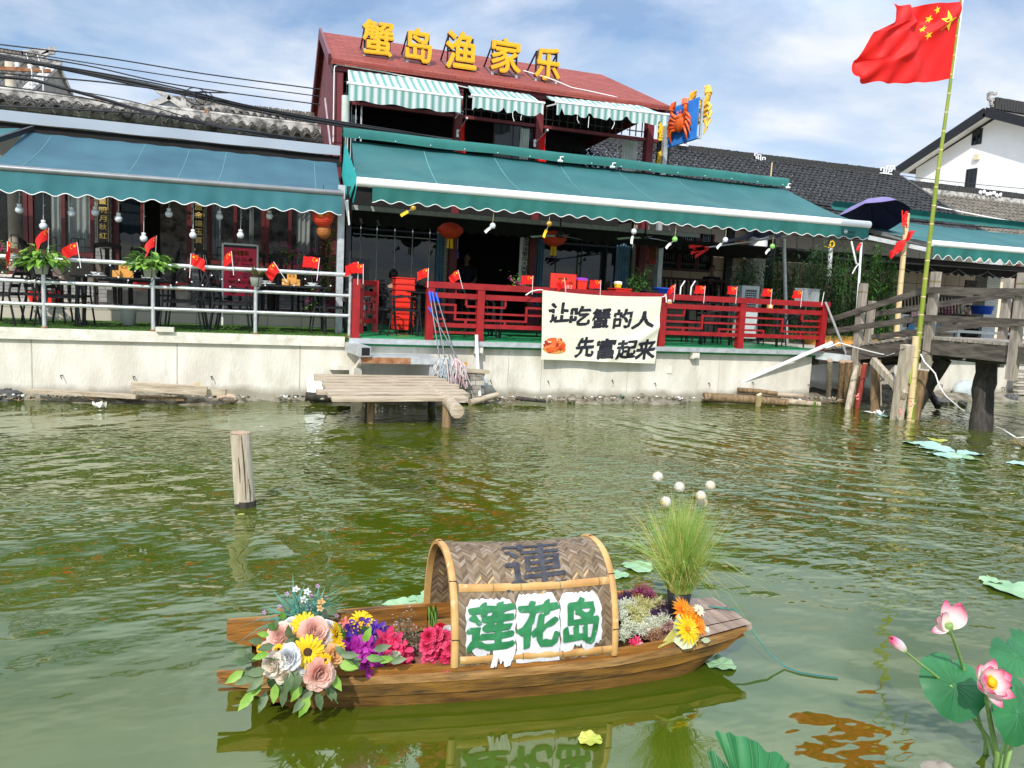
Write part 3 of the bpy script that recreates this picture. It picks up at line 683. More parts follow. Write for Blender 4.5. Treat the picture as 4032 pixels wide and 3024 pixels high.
def curtain(parent,x0,x1,z0,z1,Y,m,pinch=0.0,n=None):
 n = n or max(3,int((x1 - x0) / 0.11)); b = MB()
 def fn(u,v):
  k = 1 - pinch * math.exp(-((v - 0.33) / 0.22) ** 2)
  xc = (x0 + x1) / 2
  return Vector((xc + (x0 + (x1 - x0) * u - xc) * k,Y + 0.035 * math.sin(u * n * 2 * PI + 0.6 * math.sin(v * 3)),z0 + (z1 - z0) * v))
 b.grid(n * 8,8,fn); return b.build('curtain',m,parent)
window(tea,-5.4,xw(108,850),zs0,zs1,ztop,(0.5,),YH,m_redwin)
window(tea,xw(112,850),xw(370,850),zs0,zs1,ztop,(0.52,),YH,m_redwin,curt=((0.30,0.52),(0.56,0.98)))
window(tea,xw(820,900),xw(1043,900),zs0,zs1,ztop,(0.47,),YH,m_redwin,curt=((0.02,0.22),(0.72,0.80)))
window(tea,xw(1046,900),1.48,zs0,zs1,ztop,(0.42,),YH,m_redwin,curt=((0.55,0.80),))
d = MB()
for px in (456,748): d.bx(xw(px,900) - 0.06,xw(px,900) + 0.06,YH - 0.02,YH + 0.12,1.705,3.9)
d.bx(xw(560,900) - 0.03,xw(560,900) + 0.03,YH,YH + 0.1,1.72,3.9); d.build('door_frame',m_redwin,tea)
MB().bx(xw(463,900),xw(556,900),YH + 0.04,YH + 0.05,1.75,3.85).build('door_pane',m_glassd,tea)
b = MB(); tile_roof(b,-12,1.42,16.85,4.80,17.75,5.08,0.215,0.17,0.085,0,seed=4)
rf = b.build('roof',m_tilegrey,tea)
b = MB(); b.bx(-12,1.42,17.76,17.95,4.9,5.24); b.build('ridge_band',m_dirtywhite,rf)
b = MB(); b.tube([(-12,17.85,5.30),(1.35,17.85,5.27)],0.030,8); b.build('roof_pipe',m_dirtywhite,rf)
for i,x in enumerate((-6.9,-4.9,-2.9,-0.9)):
 b = MB(); b.bx(x - 0.035,x + 0.035,17.80,17.90,5.2,5.33); b.build('pipe_clip',m_rust,rf)
# the two black lacquer couplet boards, lettered in gold
def board(px0,px1,py0,py1,txt,label,ch,y=YH - 0.16):
 a = P(px0,(py0 + py1) / 2,y); c = P(px1,(py0 + py1) / 2,y); zt = P(px0,py0,y).z; zb = P(px0,py1,y).z
 x0,x1 = a.x,c.x; xc = (x0 + x1) / 2
 t = thing('couplet_board',label,'sign board',(xc,y,zb),'lacquer boards beside the teahouse door')
 pts = []
 k = 0.05
 for x,z in ((x0 + k,zb),(x1 - k,zb),(x1,zb + k),(x1,zt),(x0,zt),(x0,zb + k)): pts.append((x,y - 0.03,z))
 MB().prism(pts,(0,0.03,0)).build('board',m_blackboard,t)
 f = MB()
 for a_,b_ in zip(pts,pts[1:] + pts[:1]):
  m_ = Vector((xc,0,(zt + zb) / 2)); A = Vector(a_); B = Vector(b_)
  A = Vector((m_.x + (A.x - m_.x) * 0.86,y - 0.033,m_.z + (A.z - m_.z) * 0.97)); B = Vector((m_.x + (B.x - m_.x) * 0.86,y - 0.033,m_.z + (B.z - m_.z) * 0.97))
  f.beam(A,B,0.006,0.010)
 f.build('gilt_border',m_goldtext,t)
 g = MB(); w = (x1 - x0) * 0.60
 for c_,py in zip(txt,ch):
  z = P((px0 + px1) / 2,py,y).z
  g.glyphs(c_,lambda X,Yy,Zz: (xc + X,y - 0.034 - Zz,z + Yy),w=w,h=w * 0.88,ext=0.006,bold=0.012)
 g.build('lettering',m_goldtext,t)
board(381,430,690,968,'鳌明月秋紅','black lacquer board lettered in gold left of the teahouse door',(792,828,861,893,928))
board(758,807,745,988,'腹金鑲玉質','black lacquer board lettered in gold right of the teahouse door',(816,847,880,913,946))
# ------------------------------------------------------------------ older roofs behind, upper left
Xg = -6.6
ap,fl,bk = PX(227,262,Xg),PX(60,415,Xg),PX(300,425,Xg)
old = thing('gabled_house','old house with a grey tiled roof and a bare rendered gable, upper left','house',(Xg,ap.y,1))
b = MB(); tile_roof(b,-16,Xg - 0.18,fl.y,fl.z,ap.y,ap.z,0.24,0.24,0.085,seed=8); rf = b.build('roof',m_tilebrown,old)
b = MB(); b.prism([(Xg,fl.y + 0.3,fl.z - 0.1),(Xg,bk.y,bk.z),(Xg,ap.y,ap.z - 0.12)],(-0.2,0,0)); b.bx(-16,Xg - 0.21,fl.y + 0.4,bk.y,1,fl.z - 0.1); b.build('wall',m_grayrender,old)
b = MB(); b.beam(fl + Vector((-0.05,0,0.06)),ap + Vector((-0.05,0,0.06)),0.30,0.12); b.beam(ap + Vector((0,0,0.0)),bk + Vector((0,0,0.06)),0.16,0.16); b.build('verge',m_dirtywhite,rf)
b = MB(); b.beam((-16,ap.y,ap.z + 0.12),(Xg + 0.12,ap.y,ap.z + 0.05),0.28,0.30); b.build('ridge',m_dirtywhite,rf)
b = MB(); ridge_run(b,(-16,ap.y,ap.z + 0.26),(Xg - 0.9,ap.y,ap.z + 0.22),0.14,0.16,70); b.build('ridge_tiles',m_tilebrown,rf)
b = MB(); b.beam((Xg - 1.1,ap.y,ap.z + 0.28),(Xg - 0.1,ap.y,ap.z + 0.52),0.16,0.20); b.beam((Xg - 0.5,ap.y,ap.z + 0.40),(Xg - 0.05,ap.y,ap.z + 0.60),0.18,0.16); b.beam((Xg - 0.6,ap.y,ap.z + 0.2),(Xg - 0.25,ap.y,ap.z + 0.45),0.18,0.12); b.build('ridge_end',m_dirtywhite,rf)
# long low tiled roof between the old house and the red building
Yc = 20.2
r0,r1 = P(640,395,Yc),P(1262,475,Yc)
lo = thing('low_house','low house with a pale ridge and grey tile strip left of the red building','house',(-1,Yc,1))
b = MB(); tile_roof(b,r0.x + 0.1,1.48,Yc - 0.85,r0.z - 0.50,Yc - 0.05,r0.z - 0.10,0.165,0.17,0.07,seed=12); rf = b.build('roof',m_tilegrey,lo)
b = MB(); b.bx(r0.x - 0.1,1.48,Yc - 0.10,Yc + 0.10,r0.z - 0.22,r0.z + 0.02); b.build('ridge_band',m_dirtywhite,rf)
b = MB(); ridge_run(b,(r0.x + 0.2,Yc,r0.z + 0.02),(1.45,Yc,r0.z + 0.02),0.10,0.12,60,seed=5); b.build('ridge_tiles',m_tilebrown,rf)
b = MB(); b.bx(r0.x,1.48,Yc - 0.6,Yc + 1.5,1.0,r0.z - 0.55); b.build('wall',m_dirtywhite,lo)
q = P(668,430,Yc - 0.9)
b = MB(); b.prism([(q.x - 0.62,Yc - 0.95,q.z - 0.16),(q.x + 0.62,Yc - 0.95,q.z - 0.16),(q.x,Yc - 0.95,q.z + 0.16)],(0,0.5,0)); b.build('little_gable',m_plaster,lo)
b = MB(); b.beam((q.x - 0.72,Yc - 0.98,q.z - 0.18),(q.x + 0.02,Yc - 0.98,q.z + 0.24),0.16,0.12); b.beam((q.x + 0.72,Yc - 0.98,q.z - 0.18),(q.x - 0.02,Yc - 0.98,q.z + 0.24),0.16,0.12); b.build('gable_verge',m_dirtywhite,lo)
b = MB(); b.beam((q.x - 0.20,Yc - 0.9,q.z + 0.36),(q.x - 0.50,Yc - 0.9,q.z + 0.50),0.08,0.07); b.beam((q.x + 0.10,Yc - 0.9,q.z + 0.16),(q.x - 0.24,Yc - 0.9,q.z + 0.38),0.10,0.10); b.beam((q.x + 0.30,Yc - 0.9,q.z + 0.10),(q.x + 0.27,Yc - 0.9,q.z + 0.42),0.10,0.08); b.build('ridge_end',m_dirtywhite,rf)
# ------------------------------------------------------------------ red two-storey restaurant
YR = 17.0
xl,xr = 1.62,P(2615,425,YR).x
zea = P(1318,240,YR).z
yrd = 19.35; zrd = P(1285,128,yrd).z
red = thing('red_restaurant','two storey dark red timber restaurant with a red shingle roof and open upper floor','restaurant',((xl + xr) / 2,YR,1))
b = MB(); b.bx(xl,xl + 0.12,YR + 0.15,21.7,1.0,zea - 0.1); b.add([(xl,YR + 0.15,zea - 0.1),(xl,21.7,zea - 0.1),(xl,yrd,zrd - 0.12),(xl + 0.1,YR + 0.15,zea - 0.1),(xl + 0.1,21.7,zea - 0.1),(xl + 0.1,yrd,zrd - 0.12)],[(0,2,1),(3,4,5)]); b.build('side_wall',m_panelred,red)
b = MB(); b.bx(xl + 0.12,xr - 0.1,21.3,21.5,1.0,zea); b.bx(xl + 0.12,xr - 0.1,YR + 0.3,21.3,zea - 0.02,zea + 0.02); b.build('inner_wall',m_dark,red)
b = MB(); b.bx(xl + 0.12,xr - 0.1,YR + 0.05,21.3,3.80,3.95); b.build('upper_floor',m_darkwood,red)
zf0,zf1 = 3.95,zea - 0.2
for px,py in ((1330,520),(1803,520),(2122,520),(2558,560)):
 p = P(px,py,YR); b = MB(); b.bx(p.x - 0.085,p.x + 0.085,YR - 0.03,YR + 0.17,1.02,zf1 - 0.005); b.build('column',m_redbrown,red)
b = MB(); b.bx(xl - 0.05,xr,YR - 0.06,YR + 0.14,zf1,zea); b.build('fascia',m_redbrown,red)
b = MB(); b.bx(xl + 0.1,xr - 0.08,YR + 0.02,YR + 0.12,zf1 - 0.62,zf1 - 0.55); b.build('transom',m_redbrown,red)
for x0,x1,c0 in ((P(1340,460,YR).x,P(1790,480,YR).x,0),(P(1815,480,YR).x,P(2110,500,YR).x,1),(P(2135,500,YR).x,P(2545,560,YR).x,2)):
 l_ = MB(); n = max(3,int((x1 - x0) / 0.5)); dx = (x1 - x0) / n
 for i in range(n):
  a = x0 + i * dx; z0_,z1_ = zf1 - 0.53,zf1 - 0.05
  for q in (0.12,0.36): l_.bx(a + 0.03,a + dx - 0.03,YR + 0.05,YR + 0.07,z0_ + q - 0.011,z0_ + q + 0.011)
  for q in (0.2,0.5,0.8): l_.bx(a + dx * q - 0.011,a + dx * q + 0.011,YR + 0.048,YR + 0.068,z0_,z1_)
 l_.build('lattice',m_blackwood,red)
# sliding glass at the middle bay, half open, and drawn curtains
p0,p1 = P(1953,520,YR),P(2095,560,YR)
w_ = MB().bx(p0.x - 0.03,p0.x,YR + 0.06,YR + 0.12,zf0,zf1 - 0.63).bx(p1.x,p1.x + 0.03,YR + 0.06,YR + 0.12,zf0,zf1 - 0.63).bx((p0.x + p1.x) / 2 - 0.01,(p0.x + p1.x) / 2 + 0.01,YR + 0.07,YR + 0.11,zf0,zf1 - 0.63).build('window',m_black,red)
MB().bx(p0.x,p1.x,YR + 0.085,YR + 0.095,zf0,zf1 - 0.63).build('pane',m_glassd,w_)
curtain(red,P(2052,520,YR).x,P(2085,560,YR).x,zf0,zf1 - 0.68,YR + 0.05,m_curtain,n=4)
curtain(red,P(2470,560,YR).x,P(2530,560,YR).x,zf0 + 0.1,zf1 - 0.62,YR + 0.25,m_curtain,0.55,5)
curtain(red,P(1358,440,YR).x,P(1377,440,YR).x,zf0,zf1 - 0.64,YR + 0.1,m_curtain,n=2)
for px,py in ((1387,400),(1405,400),(1428,410),(1425,410),(2140,520),(2153,520),(2440,560)):
 x = P(px,py,YR).x; MB().tube([(x,YR + 0.1,zf0),(x,YR + 0.1,zf1 - 0.6)],0.012,6).build('window_rail',m_steelmat,red)
g = MB(); px0,px1 = P(1387,450,YR + 0.4),P(1406,450,YR + 0.4); g.bx(px0.x,px1.x,YR + 0.4,YR + 0.41,zf0,zf1 - 0.75); g.build('side_pane',mat('pale_pane',(0.30,0.36,0.42),0.1,var=0.05),red)
# roof
b = MB(); t_ = 0.10
b.add([(xl - 0.10,YR - 0.16,zea + 0.0),(xr + 0.12,YR - 0.16,zea + 0.0),(xr - 0.62,yrd,zrd),(xl - 0.10,yrd,zrd),(xl - 0.10,21.9,zea - 0.2),(xr + 0.12,21.9,zea - 0.2)],[(0,1,2,3),(3,2,5,4),(1,5,2)])
o = len(b.v)
b.add([(xl - 0.10,YR - 0.16,zea - t_),(xr + 0.12,YR - 0.16,zea - t_),(xl - 0.10,YR - 0.16,zea),(xr + 0.12,YR - 0.16,zea),(xl - 0.10,yrd,zrd),(xl - 0.10,yrd,zrd - t_),(xl - 0.10,21.9,zea - 0.2),(xl - 0.10,21.9,zea - 0.3)],[(0,1,3,2),(0,2,4,5),(5,4,6,7)])
rf = b.build('roof',m_shingle,red)
b = MB(); b.beam((xl - 0.13,YR - 0.18,zea - 0.03),(xl - 0.13,yrd,zrd - 0.03),0.05,0.22); b.beam((xl - 0.13,yrd,zrd - 0.03),(xl - 0.13,21.9,zea - 0.25),0.05,0.22); b.build('verge_board',m_redbrown,rf)
b = MB(); pts = [P(px,py,YR - 0.12) for px,py in ((1316,275),(1318,262),(1330,254),(1420,268),(1512,283),(1570,296),(1660,312),(1760,328),(1850,348),(1950,366),(2100,385))]; b.tube(pts,0.014,6)
b.tube([pts[0],P(1313,480,YR - 0.12),P(1312,560,YR - 0.12)],0.014,6); b.build('white_conduit',m_whitecable,red)
b = MB(); q = [(2060,285),(2110,300),(2180,322),(2250,352),(2330,368),(2420,388),(2520,420),(2590,436)]
b.tube([P(px,py,YR + 0.55 - 0.7 * i / 7) + Vector((0,0,0.04)) for i,(px,py) in enumerate(q)],0.014,6); b.build('roof_cable',m_whitecable,red)
b = MB(); b.tube([P(1362,378,YR - 0.05),P(1360,492,YR - 0.05)],0.085,12); b.build('insulated_duct',m_curtain,red)
b = MB(); a_ = P(1300,400,YR + 0.02); b.beam((xl - 0.02,YR + 0.2,4.6),(xl - 0.02,YR + 2.0,6.1),0.03,0.07); b.build('side_brace',mat('lilac_grey',(0.42,0.34,0.38),0.6),red)
# ground floor front
YG = 17.3
def xg(px,py=1000): return P(px,py,YG).x
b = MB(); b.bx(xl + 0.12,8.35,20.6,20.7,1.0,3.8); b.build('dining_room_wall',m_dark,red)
for i,(a_,c_) in enumerate(((1385,1418),(1420,1482),(1484,1552),(1554,1622),(1624,1690),(1692,1742))):
 f = MB(); f.bx(xg(c_) - 0.008,xg(c_) + 0.012,YG,YG + 0.03,1.1,3.4); f.bx(xg(a_) + 0.02,xg(c_) - 0.012,YG + 0.005,YG + 0.025,2.95,2.97); w_ = f.build('window',m_greyplastic,red)
 MB().bx(xg(a_),xg(c_),YG + 0.01,YG + 0.018,1.1,3.4).build('pane',m_glassd,w_)
MB().bx(xl + 0.1,xg(1742),YG - 0.02,YG + 0.1,1.02,1.12).build('plinth',m_redbrown,red)
MB().bx(xg(1745),xg(1786),YG - 0.10,YG + 0.12,1.02,3.8).build('brick_pillar',m_palebrick,red)
MB().bx(xg(2084),xg(2096),YG - 0.10,YG + 0.12,1.02,3.8).build('brick_pillar',m_palebrick,red)
MB().bx(xg(2488),xg(2542),YG - 0.10,YG + 0.12,1.02,3.8).build('brick_pillar',m_palebrick,red)
for a_,c_ in ((2098,2190),(2192,2290),(2292,2390),(2392,2486)):
 f = MB(); f.bx(xg(c_) - 0.012,xg(c_) + 0.012,YG,YG + 0.04,1.5,3.4); f.bx(xg(a_) + 0.012,xg(c_) - 0.013,YG,YG + 0.04,1.5,1.55); w_ = f.build('window',m_black,red)
 MB().bx(xg(a_),xg(c_),YG + 0.015,YG + 0.022,1.5,3.4).build('pane',m_glassd,w_)
MB().bx(xg(2098),xg(2486),YG - 0.02,YG + 0.1,1.02,1.5).build('plinth',m_redbrown,red)
curtain(red,xg(1716),xg(1752),1.15,3.3,YG - 0.05,m_curtainb,n=3)
curtain(red,xg(2098),xg(2140),1.55,3.3,YG - 0.05,m_curtainb,n=4)
curtain(red,xg(2424),xg(2478),1.55,3.3,YG - 0.05,m_curtainb,n=5)
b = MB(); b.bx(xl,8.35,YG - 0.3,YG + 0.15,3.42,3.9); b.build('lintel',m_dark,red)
# dark house-number plates and signs on the restaurant front
p = P(1788,1003,YG - 0.14)
t = thing('house_number_plate','blue enamel house number plate reading 67 beside the dark doorway','number plate',p)
b = MB(); b.bx(p.x - 0.105,p.x + 0.105,p.y - 0.012,p.y + 0.02,p.z - 0.075,p.z + 0.075); b.build('plate',m_blueplastic,t)
b = MB(); b.glyphs('67号',lambda x,y,z: (p.x + x,p.y - 0.014,p.z - 0.025 + y),h=0.062,bold=0.02); b.glyphs('莲花岛',lambda x,y,z: (p.x + x,p.y - 0.014,p.z + 0.045 + y),h=0.035,bold=0.01); b.build('lettering',m_white,t)
p = P(1788,960,YG - 0.14)
t = thing('notice','small white notice above the blue house number plate','notice',p)
MB().bx(p.x - 0.09,p.x + 0.09,p.y - 0.01,p.y + 0.02,p.z - 0.13,p.z + 0.13).build('sheet',m_whiteboard,t)
MB().bx(p.x - 0.06,p.x + 0.06,p.y - 0.0125,p.y - 0.0105,p.z + 0.05,p.z + 0.07).bx(p.x - 0.05,p.x + 0.05,p.y - 0.0125,p.y - 0.0105,p.z + 0.0,p.z + 0.01).build('print',m_greyplastic,t)
# white hanging board with the black vertical name
yv = YG - 0.16; a_,c_ = P(2044,1015,yv),P(2084,1015,yv); zt,zb = P(2064,935,yv).z,P(2062,1150,yv).z; xc = (a_.x + c_.x) / 2
t = thing('name_board','tall white name board with black vertical writing beside the doorway','sign board',(xc,yv,zb))
MB().bx(a_.x,c_.x,yv - 0.03,yv,zb,zt).build('board',m_whiteboard,t)
b = MB()
for c,py in zip('湖镇蟹岛大闸蟹',(961,981,1000,1019,1038,1057,1075)):
 z = P(2063,py,yv).z; b.glyphs(c,lambda X,Y_,Z_: (xc + X,yv - 0.032,z + Y_),w=0.125,h=0.108,bold=0.014)
b.glyphs('澄',lambda X,Y_,Z_: (xc + X,yv - 0.032,P(2064,943,yv).z + Y_),w=0.125,h=0.1,bold=0.014); b.build('lettering',m_ink,t)
# red hanging sign
yv = 16.4; a_,c_ = P(2545,1005,yv),P(2588,1010,yv); zt,zb = P(2566,965,yv).z,P(2564,1040,yv).z; xc = (a_.x + c_.x) / 2
t = thing('hall_sign','hanging red sign with yellow writing beside the grey steel column','sign board',(xc,yv,zb))
MB().bx(a_.x,c_.x,yv - 0.02,yv,zb,zt + 0.05).build('board',m_red,t)
b = MB()
for c,px,py,s_ in (('湖',2568,968,.17),('景',2567,997,.17),('厅',2564,1026,.17),('迎',2550,1000,.07),('湖',2549,1030,.07),('星',2583,998,.07),('楼',2580,1028,.07)):
 q = P(px,py,yv); b.glyphs(c,lambda X,Y_,Z_: (q.x + X,yv - 0.022,q.z + Y_),w=s_,h=s_ * 1.05,bold=0.01)
b.build('lettering',m_yellow,t)
# ------------------------------------------------------------------ the five roof letters on their steel frames
def on_roof(y): return zea + (zrd - zea) * (y - (YR - 0.16)) / (yrd - YR + 0.16)
LT = [('蟹',1488,153,116,134,'first gold roof letter at the left end of the red roof'),('岛',1648,181,98,130,'second gold roof letter, an island character in an open frame'),
  ('渔',1815,202,118,146,'middle gold roof letter of the five on the red roof'),('家',1991,222,118,132,'fourth gold roof letter, between the middle one and the last'),('乐',2155,254,100,126,'last gold roof letter, at the right end of the row')]
yl = 17.45
for c,px,py,w,h,lab in LT:
 p = P(px,py,yl); sc = (0.325 * p.x + 0.9456 * yl) / F_PX
 t = thing('roof_letter',lab,'roof letter',(p.x,yl,on_roof(yl)),'gold letters standing on the red roof')
 W_,H_ = w * sc * .97,h * sc * .90
 b = MB(); b.glyphs(c,lambda X,Y_,Z_: (p.x + X,yl - Z_,p.z + Y_),w=W_,h=H_,ext=0.055,bold=0.026)
 me = b
 for i,f in enumerate(me.f):
  vs = [Vector(me.v[k]) for k in f[:3]]; nrm = (vs[1] - vs[0]).cross(vs[2] - vs[0])
  me.m[i] = 0 if nrm.length and abs(nrm.normalized().y) > 0.7 else 1
 me.build('character',[m_gold,m_goldside],t)
 b = MB(); zt_ = p.z + H_ * 0.42; zb_ = p.z - H_ * 0.5
 for s_ in (-1,1):
  x = p.x + s_ * W_ * 0.42
  b.beam((x,yl + 0.08,on_roof(yl + 0.08) - 0.02),(x,yl + 0.08,zt_),0.035,0.035)
  b.beam((x,yl + 0.10,zt_ - 0.02),(x,yl + 0.75,on_roof(yl + 0.75)),0.03,0.03)
  b.beam((x - 0.0,yl + 0.02,on_roof(yl)),(x - 0.0,yl + 0.78,on_roof(yl + 0.78) + 0.015),0.03,0.03)
 for z in (zt_ - 0.02,p.z,zb_ - 0.05): b.beam((p.x - W_ * 0.40,yl + 0.082,z),(p.x + W_ * 0.40,yl + 0.082,z),0.03,0.03)
 b.build('frame',m_black,t)
 for s_ in (-1,1):
  x = p.x + s_ * W_ * 0.42; MB().beam((x,yl + 0.04,on_roof(yl) - 0.01),(x,yl + 0.04,zb_ + 0.12),0.05,0.05).build('post',m_steelmat,t)
# ------------------------------------------------------------------ awnings
def scallop(b,x0,x1,y,ztop,zbot,wl,depth,mi=0,slopez=0.0,folds=0.012,edge=None,phase=0.0,ragged=None,yo=0.0):
 """hanging valance between x0 and x1 with a scalloped lower edge; edge collects the white binding"""
 nu = max(12,int(abs(x1 - x0) / wl * 10)); g = random.Random(int(x0 * 100))
 low = []
 def fn(u,v):
  x = x0 + (x1 - x0) * u
  zb = zbot + slopez * u + depth * (0.5 - 0.5 * math.cos(2 * PI * (x - x0) / wl + phase))
  if ragged: zb += ragged(u)
  zt = ztop + slopez * u
  return Vector((x,y + yo * v + folds * math.sin(x * 9.0) * v + folds * 0.7 * math.sin(x * 23 + 1) * v,zt + (zb - zt) * v))
 b.grid(nu,4,fn,mi)
 if edge is not None: edge.tube([fn(i / nu,1.0) for i in range(nu + 1)],0.007,5)
def fabric_awning(name,label,group,x0t,x1t,yt,zt,x0b,x1b,yb,zb0,zb1,cloth,val,bar_m,bar_r,vdrop,wl,seams=(),cassette=None,sagc=0.05,scal=0.05,arms=(),val_in=0.0,zt1=None,edge_m=None,ragged=None,sub=36):
 t = thing(name,label,'awning',((x0t + x1t) / 2,yt,zt),group)
 zt1 = zt if zt1 is None else zt1
 def fn(u,v):
  xt = x0t + (x1t - x0t) * u; xb = x0b + (x1b - x0b) * u
  z = (zt + (zt1 - zt) * u) * (1 - v) + (zb0 + (zb1 - zb0) * u) * v - sagc * 4 * v * (1 - v) * (1 + 0.30 * math.sin(u * 17) + 0.18 * math.sin(u * 41 + 2))
  z += 0.007 * math.sin(u * 31 + v * 9) * v + 0.006 * math.sin(u * 73 - v * 6)
  return Vector((xt + (xb - xt) * v,yt + (yb - yt) * v,z))
 b = MB(); b.grid(sub * 2,14,fn); c = b.build('cloth',cloth,t)
 for u in seams:
  s_ = MB(); s_.grid(1,12,lambda a,v: fn(u + (a - 0.5) * 0.0016,0.02 + v * 0.93) + Vector((0,-0.003,0.005))); s_.build('seam',m_seam,c)
 MB().tube([(x0b - 0.03,yb,zb0),(x1b + 0.03,yb,zb1)],bar_r,12).build('front_bar',bar_m,t)
 b = MB(); e = MB()
 scallop(b,x0b + val_in,x1b,yb - bar_r * 0.4,zb0 - bar_r * 0.6,zb0 - vdrop,wl,scal,0,zb1 - zb0,0.014,e if edge_m else None,ragged=ragged)
 v_ = b.build('valance',val,t)
 if edge_m: e.build('binding',edge_m,v_)
 if cassette:
  b = MB(); b.tube([(x0t - 0.06,yt + 0.02,zt + 0.11),(x1t + 0.06,yt + 0.02,zt1 + 0.11)],cassette[0],14); b.build('roller_hood',cassette[1],t)
 for xa in arms:
  b = MB(); u = (xa - x0t) / (x1t - x0t)
  a = fn(u,0.0) + Vector((0,0.05,-0.22)); k = fn(min(0.98,u + 0.06),0.48) + Vector((0.35,0,-0.30)); e_ = fn(u,0.98) + Vector((0,0.05,-0.06))
  b.beam(a,k,0.035,0.06); b.beam(k,e_,0.035,0.05); b.build('folding_arm',m_steelmat,t)
 return t,fn
# main green awning
zb0 = P(1410,715,12.8).z; zb1 = P(3415,885,12.8).z
xb0 = P(1412,715,12.8).x; xb1 = P(3418,885,12.8).x
xt0 = P(1349,510,15.5).x; xt1 = P(3092,715,15.5).x
zt = P(1349,520,15.5).z - 0.10
mainaw,mfn = fabric_awning('green_awning','long green awning with a white front bar over the red railed restaurant terrace','terrace awnings',
 P(1385,545,15.5).x,xt1 - 0.02,15.5,zt - 0.04,xb0,xb1,12.8,zb0,zb1,m_awn,m_val,m_whitepole,0.075,0.315,0.30,
 seams=(0.14,0.285,0.43,0.565,0.70,0.85),cassette=None,sagc=0.13,arms=(2.0,4.6,7.2,9.6),val_in=0.22,edge_m=m_trim)
b = MB()
pr = []
for k in range(7):
 a = PI * (0.02 + k * 0.16); pr.append((15.50 + 0.17 * math.cos(a),zt + 0.06 + 0.13 * math.sin(a)))
pr = [(15.32,zt - 0.03)] + pr[::-1]
nn = 40
def hood(u,v):
 i = v * (len(pr) - 1); k = min(int(i),len(pr) - 2); f = i - k
 y = pr[k][0] + (pr[k + 1][0] - pr[k][0]) * f; z = pr[k][1] + (pr[k + 1][1] - pr[k][1]) * f
 return Vector((xt0 + (xt1 - xt0) * u,y,z + 0.012 * math.sin(u * 25) * (1 - v)))
b.grid(nn,14,hood); hd = b.build('roller_hood',m_val,mainaw)
for i in range(15):
 x = xt0 + 0.3 + i * (xt1 - xt0 - 0.5) / 14
 MB().ball((x,15.315,zt + 0.0),0.012,6,4).build('stud',m_white,hd)
for px,py in ((2206,628),(2412,652),(3103,733)):
 p = P(px,py,15.28); b = MB(); b.tube([p + Vector((-0.05,0,-0.03)),p + Vector((0.05,0,-0.03))],0.025,8); b.tube([p,p + Vector((0,0,0.05)),p + Vector((0.07,0.0,0.06))],0.012,6)
 b.build('floodlight',m_white,mainaw)
# turquoise end sheet at the left of the green awning
a0 = P(1352,650,15.4); a1 = Vector((xb0 - 0.03,12.8,zb0 + 0.02));
b = MB()
ptsT = [P(1358,560,15.4),Vector((xb0 + 0.0,12.85,zb0 + 0.03)),P(1392,800,13.2),P(1366,775,13.4),P(1345,690,14.8)]
b.poly(ptsT); b.build('side_sheet',m_turq,mainaw)
b = MB(); q = [P(1378,783,12.9),P(1398,722,12.85),P(1400,740,12.9),P(1385,800,13.0),P(1383,890,13.2),P(1368,880,13.25),P(1360,800,13.2)]
b.poly(q); b.build('torn_sheet',m_dark,mainaw)
b = MB(); b.poly([P(1357,790,12.95),P(1371,786,12.95),P(1378,884,13.0),P(1372,888,13.0)]); b.build('white_border',m_trim,mainaw)
# lettering on the right end of the valance
vy = 12.8 - 0.045
def onval(px,py):
 return P(px,py,vy)
lt = MB(); q = onval(3350,914)
lt.glyphs('金妃遮阳',lambda x,y,z: (q.x + x + 0.02,vy - 0.01,q.z + y),h=0.045,bold=0.015)
q2 = onval(3342,929); lt.glyphs('手机:13812640308',lambda x,y,z: (q2.x + x,vy - 0.01,q2.z + y),w=0.30,h=0.042,bold=0.010)
c_ = onval(3329,912); lt.tube([(c_.x + 0.035 * math.cos(a * PI / 8),vy - 0.01,c_.z + 0.035 * math.sin(a * PI / 8)) for a in range(17)],0.005,5); lt.box((c_.x,vy - 0.01,c_.z),(0.04,0.006,0.02))
lt.build('lettering',m_trim,mainaw)
# dark inner awning edge and beam seen under the green awning
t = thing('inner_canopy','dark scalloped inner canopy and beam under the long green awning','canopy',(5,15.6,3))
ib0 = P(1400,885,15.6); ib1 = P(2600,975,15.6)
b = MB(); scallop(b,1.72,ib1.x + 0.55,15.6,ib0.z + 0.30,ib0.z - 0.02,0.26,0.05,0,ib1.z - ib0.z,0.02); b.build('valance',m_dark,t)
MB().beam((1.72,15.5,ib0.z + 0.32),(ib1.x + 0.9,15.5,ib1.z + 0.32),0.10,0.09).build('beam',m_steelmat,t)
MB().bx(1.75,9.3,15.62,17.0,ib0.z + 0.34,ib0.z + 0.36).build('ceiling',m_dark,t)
# left blue-green awning
lb1 = P(1345,762,12.8); lb0 = P(-60,656,12.8)
ltz = P(700,580,15.2).z; lx0 = P(95,525,15.2).x; lx1 = P(1325,640,15.2).x
leftaw,lfn = fabric_awning('blue_green_awning','faded blue green awning with a grey front bar over the teahouse terrace','terrace awnings',
 lx0,lx1,15.2,P(95,520,15.2).z,lb0.x,lb1.x,12.8,lb0.z,lb1.z,m_awnl,m_vall,m_pipe,0.048,0.345,0.285,
 seams=(0.08,0.36,0.50,0.62,0.92),sagc=0.06,scal=0.05,arms=(-3.6,0.6),edge_m=m_trim,zt1=P(1325,642,15.2).z)
